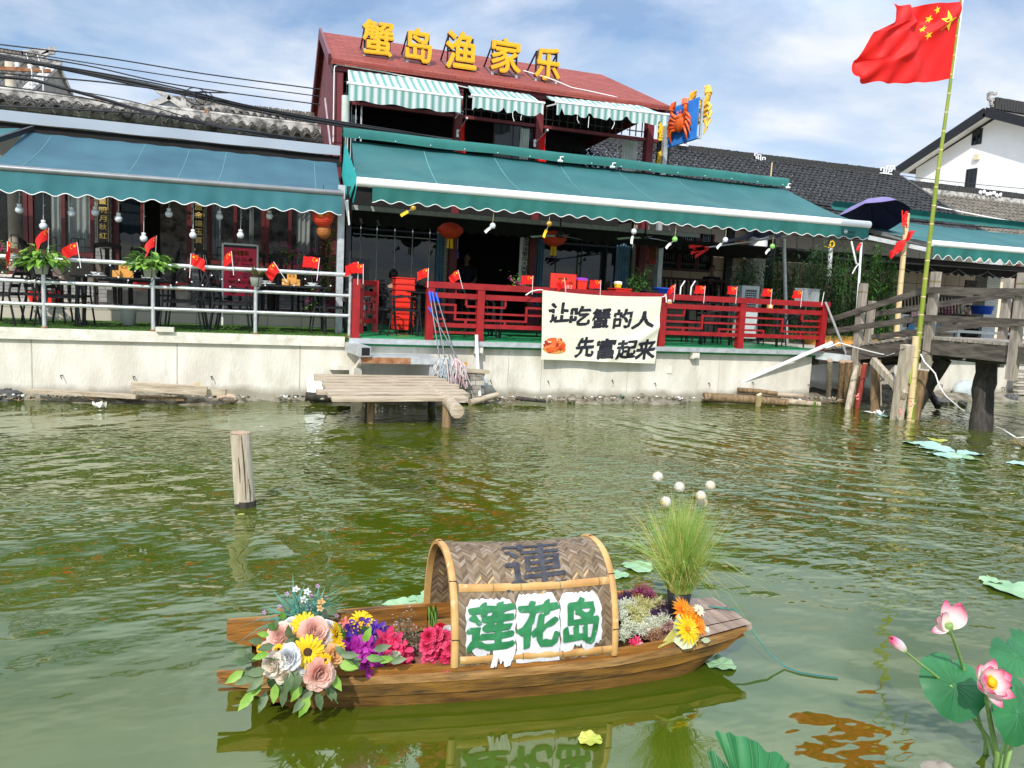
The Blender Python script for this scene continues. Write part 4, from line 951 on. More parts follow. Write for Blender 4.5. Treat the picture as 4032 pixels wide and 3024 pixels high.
# grey gutter fascia over it
f0 = P(0,431,15.5); f1 = P(1340,568,15.5); fb = P(0,475,15.5).z
t = thing('gutter_fascia','long grey sheet metal gutter above the blue green awning','gutter',((f0.x + f1.x) / 2,15.6,fb))
b = MB(); b.grid(40,1,lambda u,v: Vector((-9 + (f1.x + 9) * u,15.50 + 0.015 * math.sin(u * 60) * (1 - v) * 0.4,(fb + 0.006 * math.sin(u * 45)) * (1 - v) + f0.z * v)))
b.add([(-9,15.5,f0.z),(f1.x,15.5,f0.z),(f1.x,15.95,f0.z - 0.02),(-9,15.95,f0.z - 0.02)],[(0,1,2,3)])
b.add([(f1.x,15.5,fb),(f1.x,15.5,f0.z),(f1.x,15.95,f0.z - 0.02),(f1.x,15.95,fb)],[(0,3,2,1)]); b.build('sheet',m_fascia,t)
MB().beam((-9,15.62,fb - 0.06),(f1.x,15.62,fb - 0.06),0.10,0.10).build('support_beam',m_dark,t)
MB().beam((-9,15.30,fb - 0.20),(f1.x,15.30,fb - 0.20),0.08,0.08).build('roller_beam',m_dark,t)
e0,e1 = P(130,505,15.3),P(-40,560,13.9)
MB().beam(e0,e1,0.05,0.08).build('end_strut',m_black,t)
# further piece of green awning at the left edge
b = MB(); b.poly([P(-80,505,15.1),P(80,505,15.2),P(-60,560,13.6),P(-260,560,13.4)])
tag(b.build('awning_end',m_awn),'corner of another green awning at the very left of the picture','awning','terrace awnings')
# third green awning, to the right
r0 = P(3672,958,13.0); r1 = P(4300,1012,13.0); rt0 = P(3285,845,16.2); rt1 = P(4300,950,16.2)
raw,_ = fabric_awning('green_awning','green awning with frayed scallops behind the bamboo flag pole at right','terrace awnings',
 rt0.x,rt1.x,16.2,rt0.z - 0.02,r0.x,r1.x,13.0,r0.z,r1.z,m_awn,m_val,m_whitepole,0.07,0.33,0.30,seams=(0.4,),sagc=0.05,scal=0.10,arms=(),edge_m=m_trim,zt1=rt1.z - 0.02)
b = MB(); b.grid(20,6,lambda u,v: Vector((rt0.x + (rt1.x - rt0.x) * u,16.2 + 0.15 * math.sin(v * 3),rt0.z + 0.12 + (rt1.z - rt0.z) * u + 0.22 * v))); b.build('roller_hood',m_val,raw)
for a_,e_,lab in (((3390,900,15.2),(3668,965,13.1),0),((3420,935,14.0),(3660,985,13.1),1)):
 MB().beam(P(*a_),P(*e_),0.05,0.09).build('folding_arm',m_steelmat,raw)
MB().beam(P(3180,1003,16.6),P(4250,1075,16.6),0.08,0.14).build('beam',m_pipe,raw)
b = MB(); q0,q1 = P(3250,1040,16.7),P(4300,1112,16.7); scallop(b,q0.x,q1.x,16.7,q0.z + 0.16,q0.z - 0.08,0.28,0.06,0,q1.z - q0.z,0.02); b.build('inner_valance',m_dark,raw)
MB().bx(8.9,rt1.x,15.7,19.55,q0.z + 0.20,q0.z + 0.24).build('ceiling',m_dark,raw)  # added dark sheet, mostly hidden, extended to keep sun off the beige wall
pts = []
for i in range(8): pts += sag(P(3200 + i * 115,1015 + i * 9,16.4),P(3315 + i * 115,1024 + i * 9,16.4),0.16,6)[:-1]
tag(MB().tube(pts,0.012,5).build('looped_cable',m_pipe),'grey lighting cable hung in loops under the right awning','cable')
# striped awnings of the upper floor
def strip_rag(seed,amt):
 g = random.Random(seed); ks = [(g.uniform(0.02,0.98),g.uniform(0.012,0.03),g.uniform(0.3,1) * amt) for _ in range(9)]
 return lambda u: sum(a * max(0,1 - abs(u - c) / w) for c,w,a in ks)
for i,(tl,tr,bl,br,lab,rag,vd) in enumerate((
 ((1370,275),(1800,330),(1372,327),(1816,384),'left striped awning of the upper floor, its valance whole',None,0.34),
 ((1842,338),(2085,372),(1861,375),(2140,406),'middle striped awning of the upper floor, short and torn along its edge',strip_rag(2,0.16),0.30),
 ((2150,378),(2520,415),(2192,402),(2630,452),'right striped awning of the upper floor, ragged with hanging threads',strip_rag(5,0.17),0.27))):
 yt_,yb_ = YR - 0.14,YR - 1.0
 A,B_,C_,D_ = P(*tl,yt_),P(*tr,yt_),P(*bl,yb_),P(*br,yb_)
 t,f_ = fabric_awning('striped_awning',lab,'striped awnings of the upper floor',A.x,B_.x,yt_,A.z,C_.x,D_.x,yb_,C_.z,D_.z,m_stripe,m_stripe,m_white,0.028,vd,0.62,sagc=0.02,scal=0.035,edge_m=None,ragged=rag,zt1=B_.z,sub=20)
 for s_,(a_,c_) in enumerate(((A,C_),(B_,D_))):
  MB().beam(a_ + Vector((0.03,0,-0.22)),c_ + Vector((0.02,0.02,-0.03)),0.02,0.03).build('arm',m_white,t)
 if i:
  for k in range(4 if i == 2 else 2):
   u = R.uniform(0.1,0.95); x = C_.x + (D_.x - C_.x) * u; z = C_.z + (D_.z - C_.z) * u - vd + 0.05
   MB().tube([(x,yb_,z),(x + R.uniform(-.03,.04),yb_,z - 0.1),(x + R.uniform(-.05,.06),yb_,z - R.uniform(0.14,0.26))],0.008,5).build('thread',m_white,t)
# ------------------------------------------------------------------ fixings on the red restaurant
p = P(1806,443,YR - 0.25)
t = thing('security_camera','small white security camera on the red column left of the middle bay','camera',p)
b = MB(); b.tube([p + Vector((-0.02,0.2,-0.08)),p + Vector((0,0,-0.02))],0.015,6); b.build('bracket',m_white,t)
b = MB(); b.beam(p + Vector((0.04,-0.12,-0.02)),p + Vector((-0.02,0.06,0.03)),0.07,0.075); b.build('housing',m_white,t)
b = MB(); b.tube([p + Vector((0.04,-0.121,-0.02)),p + Vector((0.045,-0.13,-0.022))],0.028,10); b.build('lens',m_black,t)
for i,(bx_,tx,lab) in enumerate((((1803,525),(1838,466),'furled red flag on the column left of the middle bay'),((2107,563),(2156,513),'furled red flag on the column right of the middle bay'))):
 a,e = P(*bx_,YR - 0.1),P(*tx,YR - 0.45)
 t = thing('wall_flag',lab,'flag',a,'flags on the red restaurant front')
 MB().tube([a,e],0.012,6).build('staff',m_steelmat,t); MB().ball(e,0.03,8,6).build('finial',m_white,t)
 MB().box(a + Vector((0,0.03,0.0)),(0.05,0.05,0.16)).build('bracket',m_white,t)
 b = MB(); d = e - a
 def fl(u,v,a=a,d=d):
  s_ = 0.35 + 0.62 * u; p_ = a + d * s_
  return Vector((p_.x - 0.02 + 0.02 * math.sin(v * 5 + u * 3),p_.y + 0.05 * math.sin(u * 9 + v * 2) * v,p_.z - v * (0.55 + 0.25 * u)))
 b.grid(14,10,fl); b.build('cloth',m_flag,t)
# projecting crab signboard
Xs = 9.46
TL,TR,BR,BL = PX(2638,430,Xs),PX(2755,388,Xs),PX(2746,549,Xs),PX(2637,579,Xs)
t = thing('crab_signboard','blue ribbed signboard with a big red crab jutting out beside the upper floor','sign board',(Xs,TL.y,BL.z))
b = MB(); n = 26; y0_,y1_ = TR.y,TL.y; zt_,zb_ = TL.z,BL.z
def rib(u,v):
 k = u * n; f = k - int(k); off = 0.025 if (0.0 < f < 0.35) else 0.0
 return Vector((Xs - off,y0_ + (y1_ - y0_) * u,zb_ + (zt_ - zb_) * v))
b.grid(n * 8,1,rib,0,False); b.build('ribbed_sheet',m_bluepanel,t)
b = MB()
for z in (zb_ + 0.03,zt_ - 0.03): b.beam((Xs + 0.05,y0_,z),(Xs + 0.05,y1_,z),0.05,0.05)
for y in (y0_ + 0.03,(y0_ + y1_) / 2,y1_ - 0.03): b.beam((Xs + 0.1,y,zb_),(Xs + 0.1,y,zt_),0.05,0.05)
b.build('frame',m_steelmat,t)
def crab(parent,c,s,side,m,name):
 """model crab on a panel facing x = side; local a runs along y, z up"""
 g = lambda a,z,o=0.0: Vector((c.x + side * o * s * 0.6,c.y - a * s * side * -1,c.z + z * s))
 b = MB()
 Mx = Matrix(((0,0,side),(1,0,0),(0,1,0)))
 b.ball(g(0,0,0.10),(0.32 * s,0.27 * s,0.11 * s),18,10,0,Mx)
 b.ball(g(0,0.20,0.14),(0.20 * s,0.10 * s,0.09 * s),12,8,0,Mx)
 for q in (-1,1):
  b.tube([g(q * .08,.26,.16),g(q * .10,.34,.2)],0.025 * s,6); b.ball(g(q * .10,.35,.2),0.035 * s,8,6)
  for k,(z0,a1,z1,a2,z2) in enumerate(((.10,.46,.24,.62,.02),(.0,.50,.10,.66,-.18),(-.08,.48,-.04,.60,-.38),(-.16,.38,-.16,.46,-.54))):
   b.tube([g(q * .24,z0,.1),g(q * a1,z1,.22),g(q * (a1 + a2) / 2 + q * .06,(z1 + z2) / 2,.2),g(q * a2,z2,.08)],[.055 * s,.052 * s,.04 * s,.012 * s],8)
  b.tube([g(q * .20,.20,.12),g(q * .42,.34,.22),g(q * .40,.50,.26)],[.06 * s,.065 * s,.075 * s],8)
  b.tube([g(q * .40,.48,.26),g(q * .34,.64,.26),g(q * .18,.70,.26)],[.10 * s,.085 * s,.015 * s],8)
  b.tube([g(q * .38,.50,.26),g(q * .26,.56,.26),g(q * .16,.60,.26)],[.05 * s,.04 * s,.01 * s],6)
 return b.build(name,m,parent)
cc = Vector((Xs - 0.03,TL.y + (TR.y - TL.y) * 0.50,(zt_ + zb_) / 2 - 0.02))
crab(t,cc,0.74,-1,m_crab,'red_crab')
crab(t,Vector((Xs + 0.16,TL.y + (TR.y - TL.y) * 0.62,(zt_ + zb_) / 2 + 0.15)),0.90,1,m_crabyel,'yellow_crab')
a_,e_ = P(2637,450,TL.y),P(2634,655,TL.y)
t = thing('sign_post','grey steel post carrying the crab signboard above the green awning','post',(9.3,TL.y,3))
MB().beam(Vector((Xs - 0.04,TL.y + 0.06,1.0)),Vector((Xs - 0.04,TL.y + 0.06,zt_)),0.11,0.11).build('post',m_steelmat,t)
yv = TL.y + 0.18; X2 = Xs - 0.16
t = thing('vertical_sign','narrow black vertical sign with yellow letters beside the crab signboard','sign board',(X2,yv,4))
q0,q1 = P(2600,487,yv),P(2600,665,yv)
MB().bx(q0.x - 0.02,q0.x + 0.30,yv,yv + 0.06,q1.z - 0.6,q0.z + 0.06).build('board',m_blackboard,t)
b = MB()
for c,px,py,w_,h_ in (('蟹',2612,520,.26,.42),('岛',2604,625,.20,.36)):
 q = P(px,py,yv - 0.05); b.glyphs(c,lambda X,Y_,Z_: (q.x + X,yv - 0.03 - Z_,q.z + Y_),w=w_,h=h_,ext=0.025,bold=0.03)
b.build('lettering',m_yellow,t)
# ------------------------------------------------------------------ tiled houses to the right
dk0,dk1 = P(2560,560,22.5),P(3532,682,22.5)
ev = 18.55
zed = P(3500,905,ev).z
dh = thing('tiled_house','house with a wide black tiled roof and beige tiled wall right of the restaurant','house',(13,19,1))
b = MB(); tile_roof(b,8.6,dk1.x,ev,zed,22.4,dk0.z - 0.18,0.20,0.23,0.062,seed=21,sagd=0.0); rf = b.build('roof',m_tiledark,dh)
b = MB(); ridge_run(b,(8.4,22.5,dk0.z - 0.2),(dk1.x + 0.05,22.5,dk1.z - 0.14),0.22,0.2,130,seed=9); b.build('ridge',m_ridge,rf)
b = MB(); b.beam((8.4,22.46,dk0.z - 0.25),(dk1.x,22.46,dk1.z - 0.22),0.24,0.12); b.beam((dk1.x + 0.03,22.4,dk1.z - 0.12),(dk1.x + 0.03,ev - 0.1,zed + 0.06),0.14,0.10); b.build('verge',m_ridge,rf)
for px,py,s_ in ((2690,560,0.22),(2995,622,0.22),(3490,668,0.30)):
 p = P(px,py,22.3); b = MB(); fretwork(b,p - Z3 * (0.45 * s_),s_,0,-1 if px < 3400 else 1); b.build('ridge_ornament',m_plaster,rf)
b = MB(); b.bx(8.55,24,19.6,19.8,1.0,zed + 0.4); b.bx(8.55,8.7,19.8,23,1,zed + 0.4); b.build('wall',m_tilewall,dh)
def xd(px,py=1000): return P(px,py,19.55).x
for a_,c_ in ((2600,2672),(2674,2742),(2744,2806)):
 z1_ = P(2700,915,19.55).z; z0_ = P(2700,1068,19.55).z
 f = MB(); f.bx(xd(a_),xd(a_) + 0.06,19.5,19.58,z0_,z1_); f.bx(xd(c_) - 0.06,xd(c_),19.5,19.58,z0_,z1_); f.bx(xd(a_) + 0.06,xd(c_) - 0.06,19.5,19.58,z0_,z0_ + 0.07); w_ = f.build('window',m_redwin,dh)
 MB().bx(xd(a_) + 0.05,xd(c_) - 0.05,19.53,19.54,z0_,z1_).build('pane',m_glassd,w_)
 curtain(dh,xd(a_) + 0.12,xd(c_) - 0.12,z0_ + 0.3,z1_,19.56,m_curtain,n=5)
MB().bx(xd(2858),xd(2884),19.5,19.6,1,zed).build('dark_pier',m_black,dh)
b = MB(); x = xd(2966); b.tube([(x,19.35,1.0),(x,19.35,zed + 0.2)],0.28,20); b.build('round_column',m_plaster,dh)
b = MB(); q = P(2906,980,19.5)
for i in range(7): b.bx(q.x - 0.20,q.x + 0.20,19.50,19.56,q.z - 0.24 + i * 0.075,q.z - 0.20 + i * 0.075)
b.build('vent_grille',m_rust,dh)
# second tiled house beyond, brownish roof
bz0,bz1 = P(3610,722,27.0),P(4032,772,27.0)
bh = thing('tiled_house','house with a weathered brown tiled roof below the white gabled house','house',(26,25,1))
b = MB(); tile_roof(b,bz0.x - 2.5,40,22.8,3.9,26.9,bz0.z - 0.4,0.24,0.27,0.075,seed=31); rf = b.build('roof',m_tilebrown,bh)
b = MB(); b.beam((bz0.x - 2.5,27,bz0.z - 0.32),(40,27,bz0.z - 0.30),0.3,0.26); b.build('ridge_band',m_dirtywhite,rf)
b = MB(); ridge_run(b,(bz0.x - 2.5,27,bz0.z - 0.18),(40,27,bz0.z - 0.16),0.26,0.24,90,seed=10); b.build('ridge',m_ridge,rf)
p = P(3900,763,26.8); b = MB()
for i in range(7): b.ball(p + Vector((-0.6 + i * 0.2,0,0.05 * math.sin(i * 2.1))),(0.10,0.05,0.09),8,6,jit=.2)
b.build('ridge_ornament',m_plaster,rf)
b = MB(); b.bx(14.2,40,23.4,23.6,1.0,4.4); b.build('wall',m_yellowwall,bh)
# white gabled house far right
Xw = 50.0
cn,pk = PX(3608,663,Xw),PX(3880,447,Xw - 1.0)
hw = cn.y - pk.y
wh = thing('white_house','tall white plastered house with a black trimmed gable and two small windows','house',(Xw,pk.y,1))
zc_ = cn.z
b = MB(); b.prism([(Xw,cn.y,1),(Xw,cn.y,zc_),(Xw,pk.y,pk.z - 0.25),(Xw,pk.y - hw,zc_),(Xw,pk.y - hw,1)],(16,0,0)); b.build('wall',m_plaster,wh)
b = MB(); ov = 1.0
sl = (pk.z - 0.1 - zc_) / hw
def rp(y,dz=0.0,x=Xw - ov): return (x,y,pk.z - abs(y - pk.y) * sl + dz)
ye1,ye2 = cn.y + 0.9,pk.y - hw - 0.9
for a_,e_ in ((ye1,pk.y),(pk.y,ye2)):
 b.add([rp(a_),rp(e_),rp(e_,0,Xw + 17),rp(a_,0,Xw + 17),rp(a_,.35),rp(e_,.35),rp(e_,.35,Xw + 17),rp(a_,.35,Xw + 17)],[(0,1,2,3),(4,7,6,5),(0,4,5,1),(0,3,7,4)])
rf = b.build('roof',m_tilebrown,wh)
b = MB(); b.beam(Vector(rp(ye1,.1,Xw - ov - .05)),Vector(rp(pk.y,.1,Xw - ov - .05)),0.16,0.62); b.beam(Vector(rp(pk.y,.1,Xw - ov - .05)),Vector(rp(ye2,.1,Xw - ov - .05)),0.16,0.62); b.build('verge',m_black,rf)
b = MB()
for a_,e_ in ((ye1,pk.y),(pk.y,ye2)): b.add([rp(a_,-.02),rp(e_,-.02),rp(e_,-.02,Xw),rp(a_,-.02,Xw)],[(0,1,2,3)])
b.build('soffit',m_plaster,rf)
b = MB(); ridge_run(b,(Xw - ov + .6,pk.y,pk.z + 0.35),(Xw + 16,pk.y,pk.z + 0.35),0.8,0.5,60,seed=12); b.build('ridge',m_ridge,rf)
b = MB(); q = Vector((Xw - ov + 0.6,pk.y,pk.z + 0.5))
for a_,e_ in (((-.5,.5),(.4,.5)),((.4,.5),(.4,.1)),((-.5,.5),(-.5,.9)),((-.5,.9),(.2,.95)),((-.2,.1),(1.2,.1)),((-.2,.1),(-.2,.5))): b.beam(q + Vector((a_[0],0,a_[1])),q + Vector((e_[0],0,e_[1])),0.16,0.2)
b.build('ridge_ornament',m_dirtywhite,rf)
for (a_,c_,e_,f_) in (((3832,512),(3875,502),(3864,567),(3827,572)),((3807,667),(3851,661),(3840,746),(3799,746))):
 A,B_,C_,D_ = (PX(*q,Xw) for q in (a_,c_,e_,f_))
 ya,yb_,z1_,z0_ = A.y,C_.y,(A.z + B_.z) / 2,(C_.z + D_.z) / 2
 f = MB(); fw = 0.12
 f.bx(Xw - 0.04,Xw + 0.02,yb_,ya,z0_,z0_ + fw); f.bx(Xw - 0.04,Xw + 0.02,yb_,ya,z1_ - fw,z1_)
 for y in (yb_ + fw / 2,(ya + yb_) / 2,ya - fw / 2): f.bx(Xw - 0.045,Xw + 0.02,y - fw / 2,y + fw / 2,z0_ + fw,z1_ - fw)
 w_ = f.build('window',m_black,wh); MB().bx(Xw - 0.02,Xw - 0.01,yb_ + 0.05,ya - 0.05,z0_,z1_).build('pane',m_glassd,w_)
p = PX(3855,577,Xw); MB().box(p + Vector((-0.10,0,-0.75)),(0.2,0.4,0.4)).build('wall_lamp',m_yellowwall,wh)
# ------------------------------------------------------------------ utility pole and overhead cables
p = P(42,330,19.0)
t = thing('utility_pole','cream concrete utility pole rising behind the old tiled roof, upper left','pole',(p.x,19,1))
zt_ = P(36,235,19).z
MB().tube([(p.x,19,1.0),(p.x,19,zt_)],[0.125,0.10],12).build('pole',mat('pole_concrete',(0.50,0.44,0.33),0.85,vs=4,col2=(0.60,0.54,0.42)),t)
MB().beam((p.x - 0.6,18.9,zt_ - 0.25),(p.x + 0.75,18.9,zt_ - 0.15),0.07,0.07).build('cross_arm',m_rust,t)
for i,dx in enumerate((-0.4,0.15,0.38,0.6)):
 MB().lathe([(0.02,0),(0.06,0.02),(0.03,0.05),(0.06,0.08),(0.03,0.11),(0.05,0.14),(0,0.16)],10,(p.x + dx,18.9,zt_ - 0.17)).build('insulator',m_white,t)
for i,dx in enumerate((0.42,0.62)):
 q = Vector((p.x + dx,18.85,zt_ - 0.95)); b = MB()
 for k in range(5): b.tube([q + Vector((-0.10,0,k * 0.07)),q + Vector((0,-0.02,k * 0.07 - 0.05)),q + Vector((0.10,0,k * 0.07))],0.012,5)
 b.tube([q + Vector((0,0,0.3)),q + Vector((0.0,0,0.75)),q + Vector((-0.1,0,1.1))],0.012,5); b.build('cable_rack',m_white,t)
CB = [([(-60,168),(400,225),(800,290),(1262,352)],.012,'topmost thin cable crossing the sky to the red restaurant'),
  ([(-60,180),(300,240),(800,318),(1262,380)],.010,'second thin cable below the topmost one in the sky'),
  ([(-60,196),(330,256),(700,335),(1262,412)],.012,'third cable, just above the thick black bundle'),
  ([(-60,207),(240,266),(560,330),(760,373),(1000,425),(1300,480),(1560,520),(1782,552)],.036,'thick black cable bundle sweeping down across the left roofs'),
  ([(-60,214),(240,272),(560,340),(760,380),(1000,437),(1300,490),(1560,530),(1782,560)],.020,'cable lashed along the underside of the thick bundle'),
  ([(-60,228),(240,262),(560,318),(760,362),(1000,420),(1300,472),(1600,520),(1840,566)],.014,'thin cable running over the top of the thick bundle'),
  ([(-60,283),(200,305),(420,325),(620,350),(760,362),(900,365)],.014,'cable that joins the thick bundle above the little gable'),
  ([(-60,300),(110,312),(240,345),(400,388),(560,435),(740,475),(900,502),(1160,548)],.030,'lower black cable bundle hanging in front of the low roof'),
  ([(-60,330),(240,370),(400,400),(560,440),(700,470),(900,505),(1250,552)],.012,'thin cable drooping under the lower black bundle'),
  ([(-60,415),(240,428),(420,438),(600,450),(700,462),(800,480)],.016,'cable lying just above the tile ends of the teahouse roof'),
  ([(280,355),(500,395),(700,450),(860,500),(1050,540)],.009,'pale thin cable between the two black bundles')]
for i,(pp,r_,lab) in enumerate(CB):
 Y_ = 16.15 - 0.05 * i
 pts = [P(x,y,Y_) for x,y in pp]; fine = []
 for k in range(len(pts) - 1):
  p0_,p1_,p2_,p3_ = pts[max(k - 1,0)],pts[k],pts[k + 1],pts[min(k + 2,len(pts) - 1)]
  for s_ in range(6):
   u = s_ / 6; fine.append(0.5 * ((2 * p1_) + (p2_ - p0_) * u + (2 * p0_ - 5 * p1_ + 4 * p2_ - p3_) * u * u + (3 * p1_ - p0_ - 3 * p2_ + p3_) * u ** 3))
 fine.append(pts[-1])
 tag(MB().tube(fine,r_,6).build('overhead_cable',m_cable),lab,'cable','overhead cables at upper left')
b = MB()
for i,(px,py,r_) in enumerate(((772,368,.20),(805,375,.16))):
 c = P(px,py,15.9); b.tube([c + Vector((r_ * math.cos(a * PI / 9),0.02 * math.sin(a),r_ * 0.75 * math.sin(a * PI / 9) - 0.05)) for a in range(19)],0.010,5)
tag(b.build('cable_coil',m_cable),'slack loops of cable coiled on the thick black bundle','cable coil')
for pp,lab in (((3625,690),'upper of two thin wires in front of the white house'),((3625,715),'lower of two thin wires in front of the white house')):
 a_,e_ = P(3540,pp[1] + 0,30),P(4100,pp[1] + 58,30)
 tag(MB().tube(sag(a_,e_,0.05),0.016,5).build('overhead_wire',m_cable),lab,'cable','wires before the white house')
for q0,q1,r_,lab in (((3130,790),(3720,868),.035,'upper black cable running along the eave of the dark tiled roof'),((3190,812),(3720,880),.03,'lower black cable running along the eave of the dark tiled roof'),((3330,845),(4080,905),.02,'black cable above the right green awning')):
 tag(MB().tube(sag(P(*q0,18.0),P(*q1,18.0),0.04),r_,6).build('overhead_cable',m_cable),lab,'cable','cables along the right eave')
tag(MB().tube(sag(P(3690,815,20.0),P(4100,892,20.0),0.02),0.025,5).build('white_pipe',m_whitecable),'long thin white pipe lying across the brown tiled roof','pipe')
MB_ = MB().tube([P(3040,640,19.5),P(3034,705,19.5)],0.02,6); tag(MB_.build('bamboo_stick',m_bambood),'short bare stick standing up behind the green awning hood','stick')
# ------------------------------------------------------------------ timber footbridge on piles
XN,XF = 10.92,12.62
def zb(y):
 return 1.43 if y < 10.25 else 1.43 - (y - 10.25) * 0.175
br = thing('footbridge','weathered timber footbridge with plank rails rising from the bank at right','bridge',(11.7,10,1))
YE0,YE1 = 7.4,12.95
b = MB(); y = YE0
while y < YE1:
 wv = R.uniform(0.10,0.125); ov = R.uniform(0.02,0.07)
 b.beam((XN - ov,y + wv / 2,zb(y) - 0.02),(XF + ov,y + wv / 2,zb(y) - 0.02),wv - 0.012,0.045,0,jit=0.06); y += wv
b.build('deck',m_bridgepost,br)
for X in (XN,XF,(XN + XF) / 2):
 b = MB(); b.beam((X + 0.02,YE0,1.43 - 0.17),(X + 0.02,10.25,1.43 - 0.17),0.12,0.25); b.beam((X + 0.02,10.25,1.43 - 0.17),(X + 0.02,YE1,zb(YE1) - 0.17),0.12,0.25); b.build('side_beam',m_bridgewood,br)
NP = [PX(3383,1344,XN).y,10.08,8.52]
FP = [PX(3416,1341,XF).y,10.15,8.30]
posts = []
for i,yy in enumerate(NP):
 zt_ = PX((3399,3677,4022)[i],(1116,1071,1075)[i],XN).z
 b = MB(); b.beam((XN - 0.03,yy,zb(yy) - 0.55),(XN - 0.03,yy,zt_),0.118,0.118,0,Vector((0,1,0)),0.03); p_ = b.build('post',m_bridgepost,br)
 g_ = MB(); g_.beam((XN - 0.03,yy,zt_ - 0.17),(XN - 0.03,yy,zt_ - 0.15),0.126,0.126,0,Vector((0,1,0))); g_.build('groove',m_node,p_)
for i,yy in enumerate(FP):
 zt_ = PX((3449,3950,4200)[i],(1185,1096,1100)[i],XF).z
 b = MB(); b.beam((XF + 0.02,yy,zb(yy) - 0.5),(XF + 0.02,yy,zt_),0.118,0.118,0,Vector((0,1,0)),0.03); b.build('post',m_bridgepost,br)
def rails(X,pts):
 for a_,e_ in zip(pts,pts[1:]):
  b = MB(); b.beam(a_,e_,0.05,0.105,0,Z3,0.06); b.build('rail',m_bridgewood,br)
xn = XN - 0.11
rails(xn,[PX(3262,1262,xn),PX(3640,1143,xn) ,PX(4100,1152,xn)])
rails(xn,[PX(3262,1305,xn),PX(3640,1252,xn),PX(4100,1274,xn)])
xf = XF - 0.06
rails(xf,[PX(3450,1236,xf),PX(3925,1165,xf),PX(4200,1165,xf)])
rails(xf,[PX(3434,1328,xf),PX(3860,1277,xf),PX(4200,1280,xf)])
# piles of the bridge, each a tall trunk
def pile(name,label,foot,top,r,m,group=None,square=False,jit=0.10,splint=False,end=True,cat='pile'):
 foot = Vector(foot); top = Vector(top); t = thing(name,label,cat,(foot.x,foot.y,0),group)
 b = MB(); n = 7
 if square:
  b.beam(foot - (top - foot).normalized() * 0.4,top,r * 2,r * 1.7,0,Vector((0,1,0)),0.08)
 else:
  pts = [foot.lerp(top,i / n) + Vector((R.uniform(-1,1),R.uniform(-1,1),0)) * r * 0.10 for i in range(n + 1)]
  pts[0] = foot - (top - foot).normalized() * 0.4
  b.tube(pts,[r * (1.04 + R.uniform(-jit,jit) - 0.06 * i / n) for i in range(n + 1)],11)
 b.build('trunk',m,t)
 if end and not square:
  c = MB(); d = (top - foot).normalized(); c.tube([top + d * 0.001,top + d * 0.008],r * 0.93,11); c.build('sawn_top',m_endgrain,t)
 return t
GP = 'old piles under the bridge end'
t = pile('bridge_pile','thick black round pile carrying the bridge at the right',W(3862,1690),(11.45,9.42,1.06),0.165,m_darkpile,end=False)
MB().bx(11.22,11.68,9.22,9.62,1.06,1.20).build('pile_cap',m_darkpile,t)
t = pile('bridge_pile','black round pile behind the flag pole under the bridge crest',PX(3585,1640,11.3),(11.45,10.25,1.05),0.12,m_darkpile,end=False)
MB().bx(11.24,11.72,10.1,10.5,1.05,1.17).build('pile_cap',m_darkpile,t)
pile('timber_pile','tall pale squared post standing left of the bamboo flag pole',W(3530,1652),P(3575,1358,10.02),0.082,m_oldwoodz,GP,True)
pile('timber_pile','brown rough trunk behind the flag pole foot with curling bark',W(3600,1652),P(3635,1460,10.1),0.085,m_brownpile,GP)
pile('timber_pile','brown round pile with pink snail eggs below the slanting brace',W(3444,1624),P(3452,1418,11.0),0.080,m_brownpile,GP)
pile('timber_pile','thin squared timber just behind the brace',W(3462,1610),P(3460,1430,11.35),0.035,m_oldwoodz,GP,True)
pile('timber_pile','leaning pile painted red between the bare brown ones',W(3375,1607),P(3407,1432,11.3),0.045,mat('old_red_paint',(0.24,0.03,0.02),0.7,vs=6,col2=(0.36,0.06,0.04),dirt=((0.2,0.14,0.1),6,.6,.7)),GP)
pile('timber_pile','split pale trunk with torn bark left of the red pile',W(3338,1610),P(3372,1440,11.45),0.052,m_oldwoodz,GP)
pile('timber_pile','dark brown pile directly behind the red one',W(3365,1600),P(3390,1432,11.65),0.055,m_brownpile,GP)
pile('timber_pile','broad ochre brown pile, left one of a pair',W(3308,1586),P(3322,1424,11.8),0.075,m_brownpile,GP)
pile('timber_pile','ochre brown pile, right one of a pair',W(3334,1592),P(3343,1424,11.7),0.070,m_brownpile,GP)
pile('timber_pile','slim grey brown pile nearest the corner of the wall',W(3262,1572),P(3268,1420,12.0),0.050,m_oldwoodz,GP)
tag(MB().beam(P(3437,1418,10.9),P(3562,1558,9.98),0.085,0.12,0,Z3,0.06).build('brace',m_oldwoodz),'slanting weathered brace from the brown pile to the pale squared post','brace')
tag(MB().tube([P(3640,1505,11.8),P(3694,1602,11.2)],[0.07,0.06],9).build('fallen_pile',m_darkpile),'black log leaning in the mud under the bridge','log')
for i,(px,py,Y_,lab) in enumerate(((3541,1622,9.93,'pink snail egg clump on the pale squared post, just above the water'),(3448,1610,10.9,'pink snail egg clump low on the round brown pile'),(3373,1560,11.2,'pink snail egg clump halfway up the red pile'),(3583,1590,9.9,'pink snail egg clump on the flag pole support'))):
 p = P(px,py,Y_); b = MB()
 for k in range(7): b.ball(p + Vector((R.uniform(-.035,.035),-0.02 + R.uniform(-.01,.01),R.uniform(-.06,.06))),R.uniform(.010,.02),7,5)
 tag(b.build('snail_eggs',m_egg,merge=False),lab,'snail eggs','snail egg clumps on the timber')
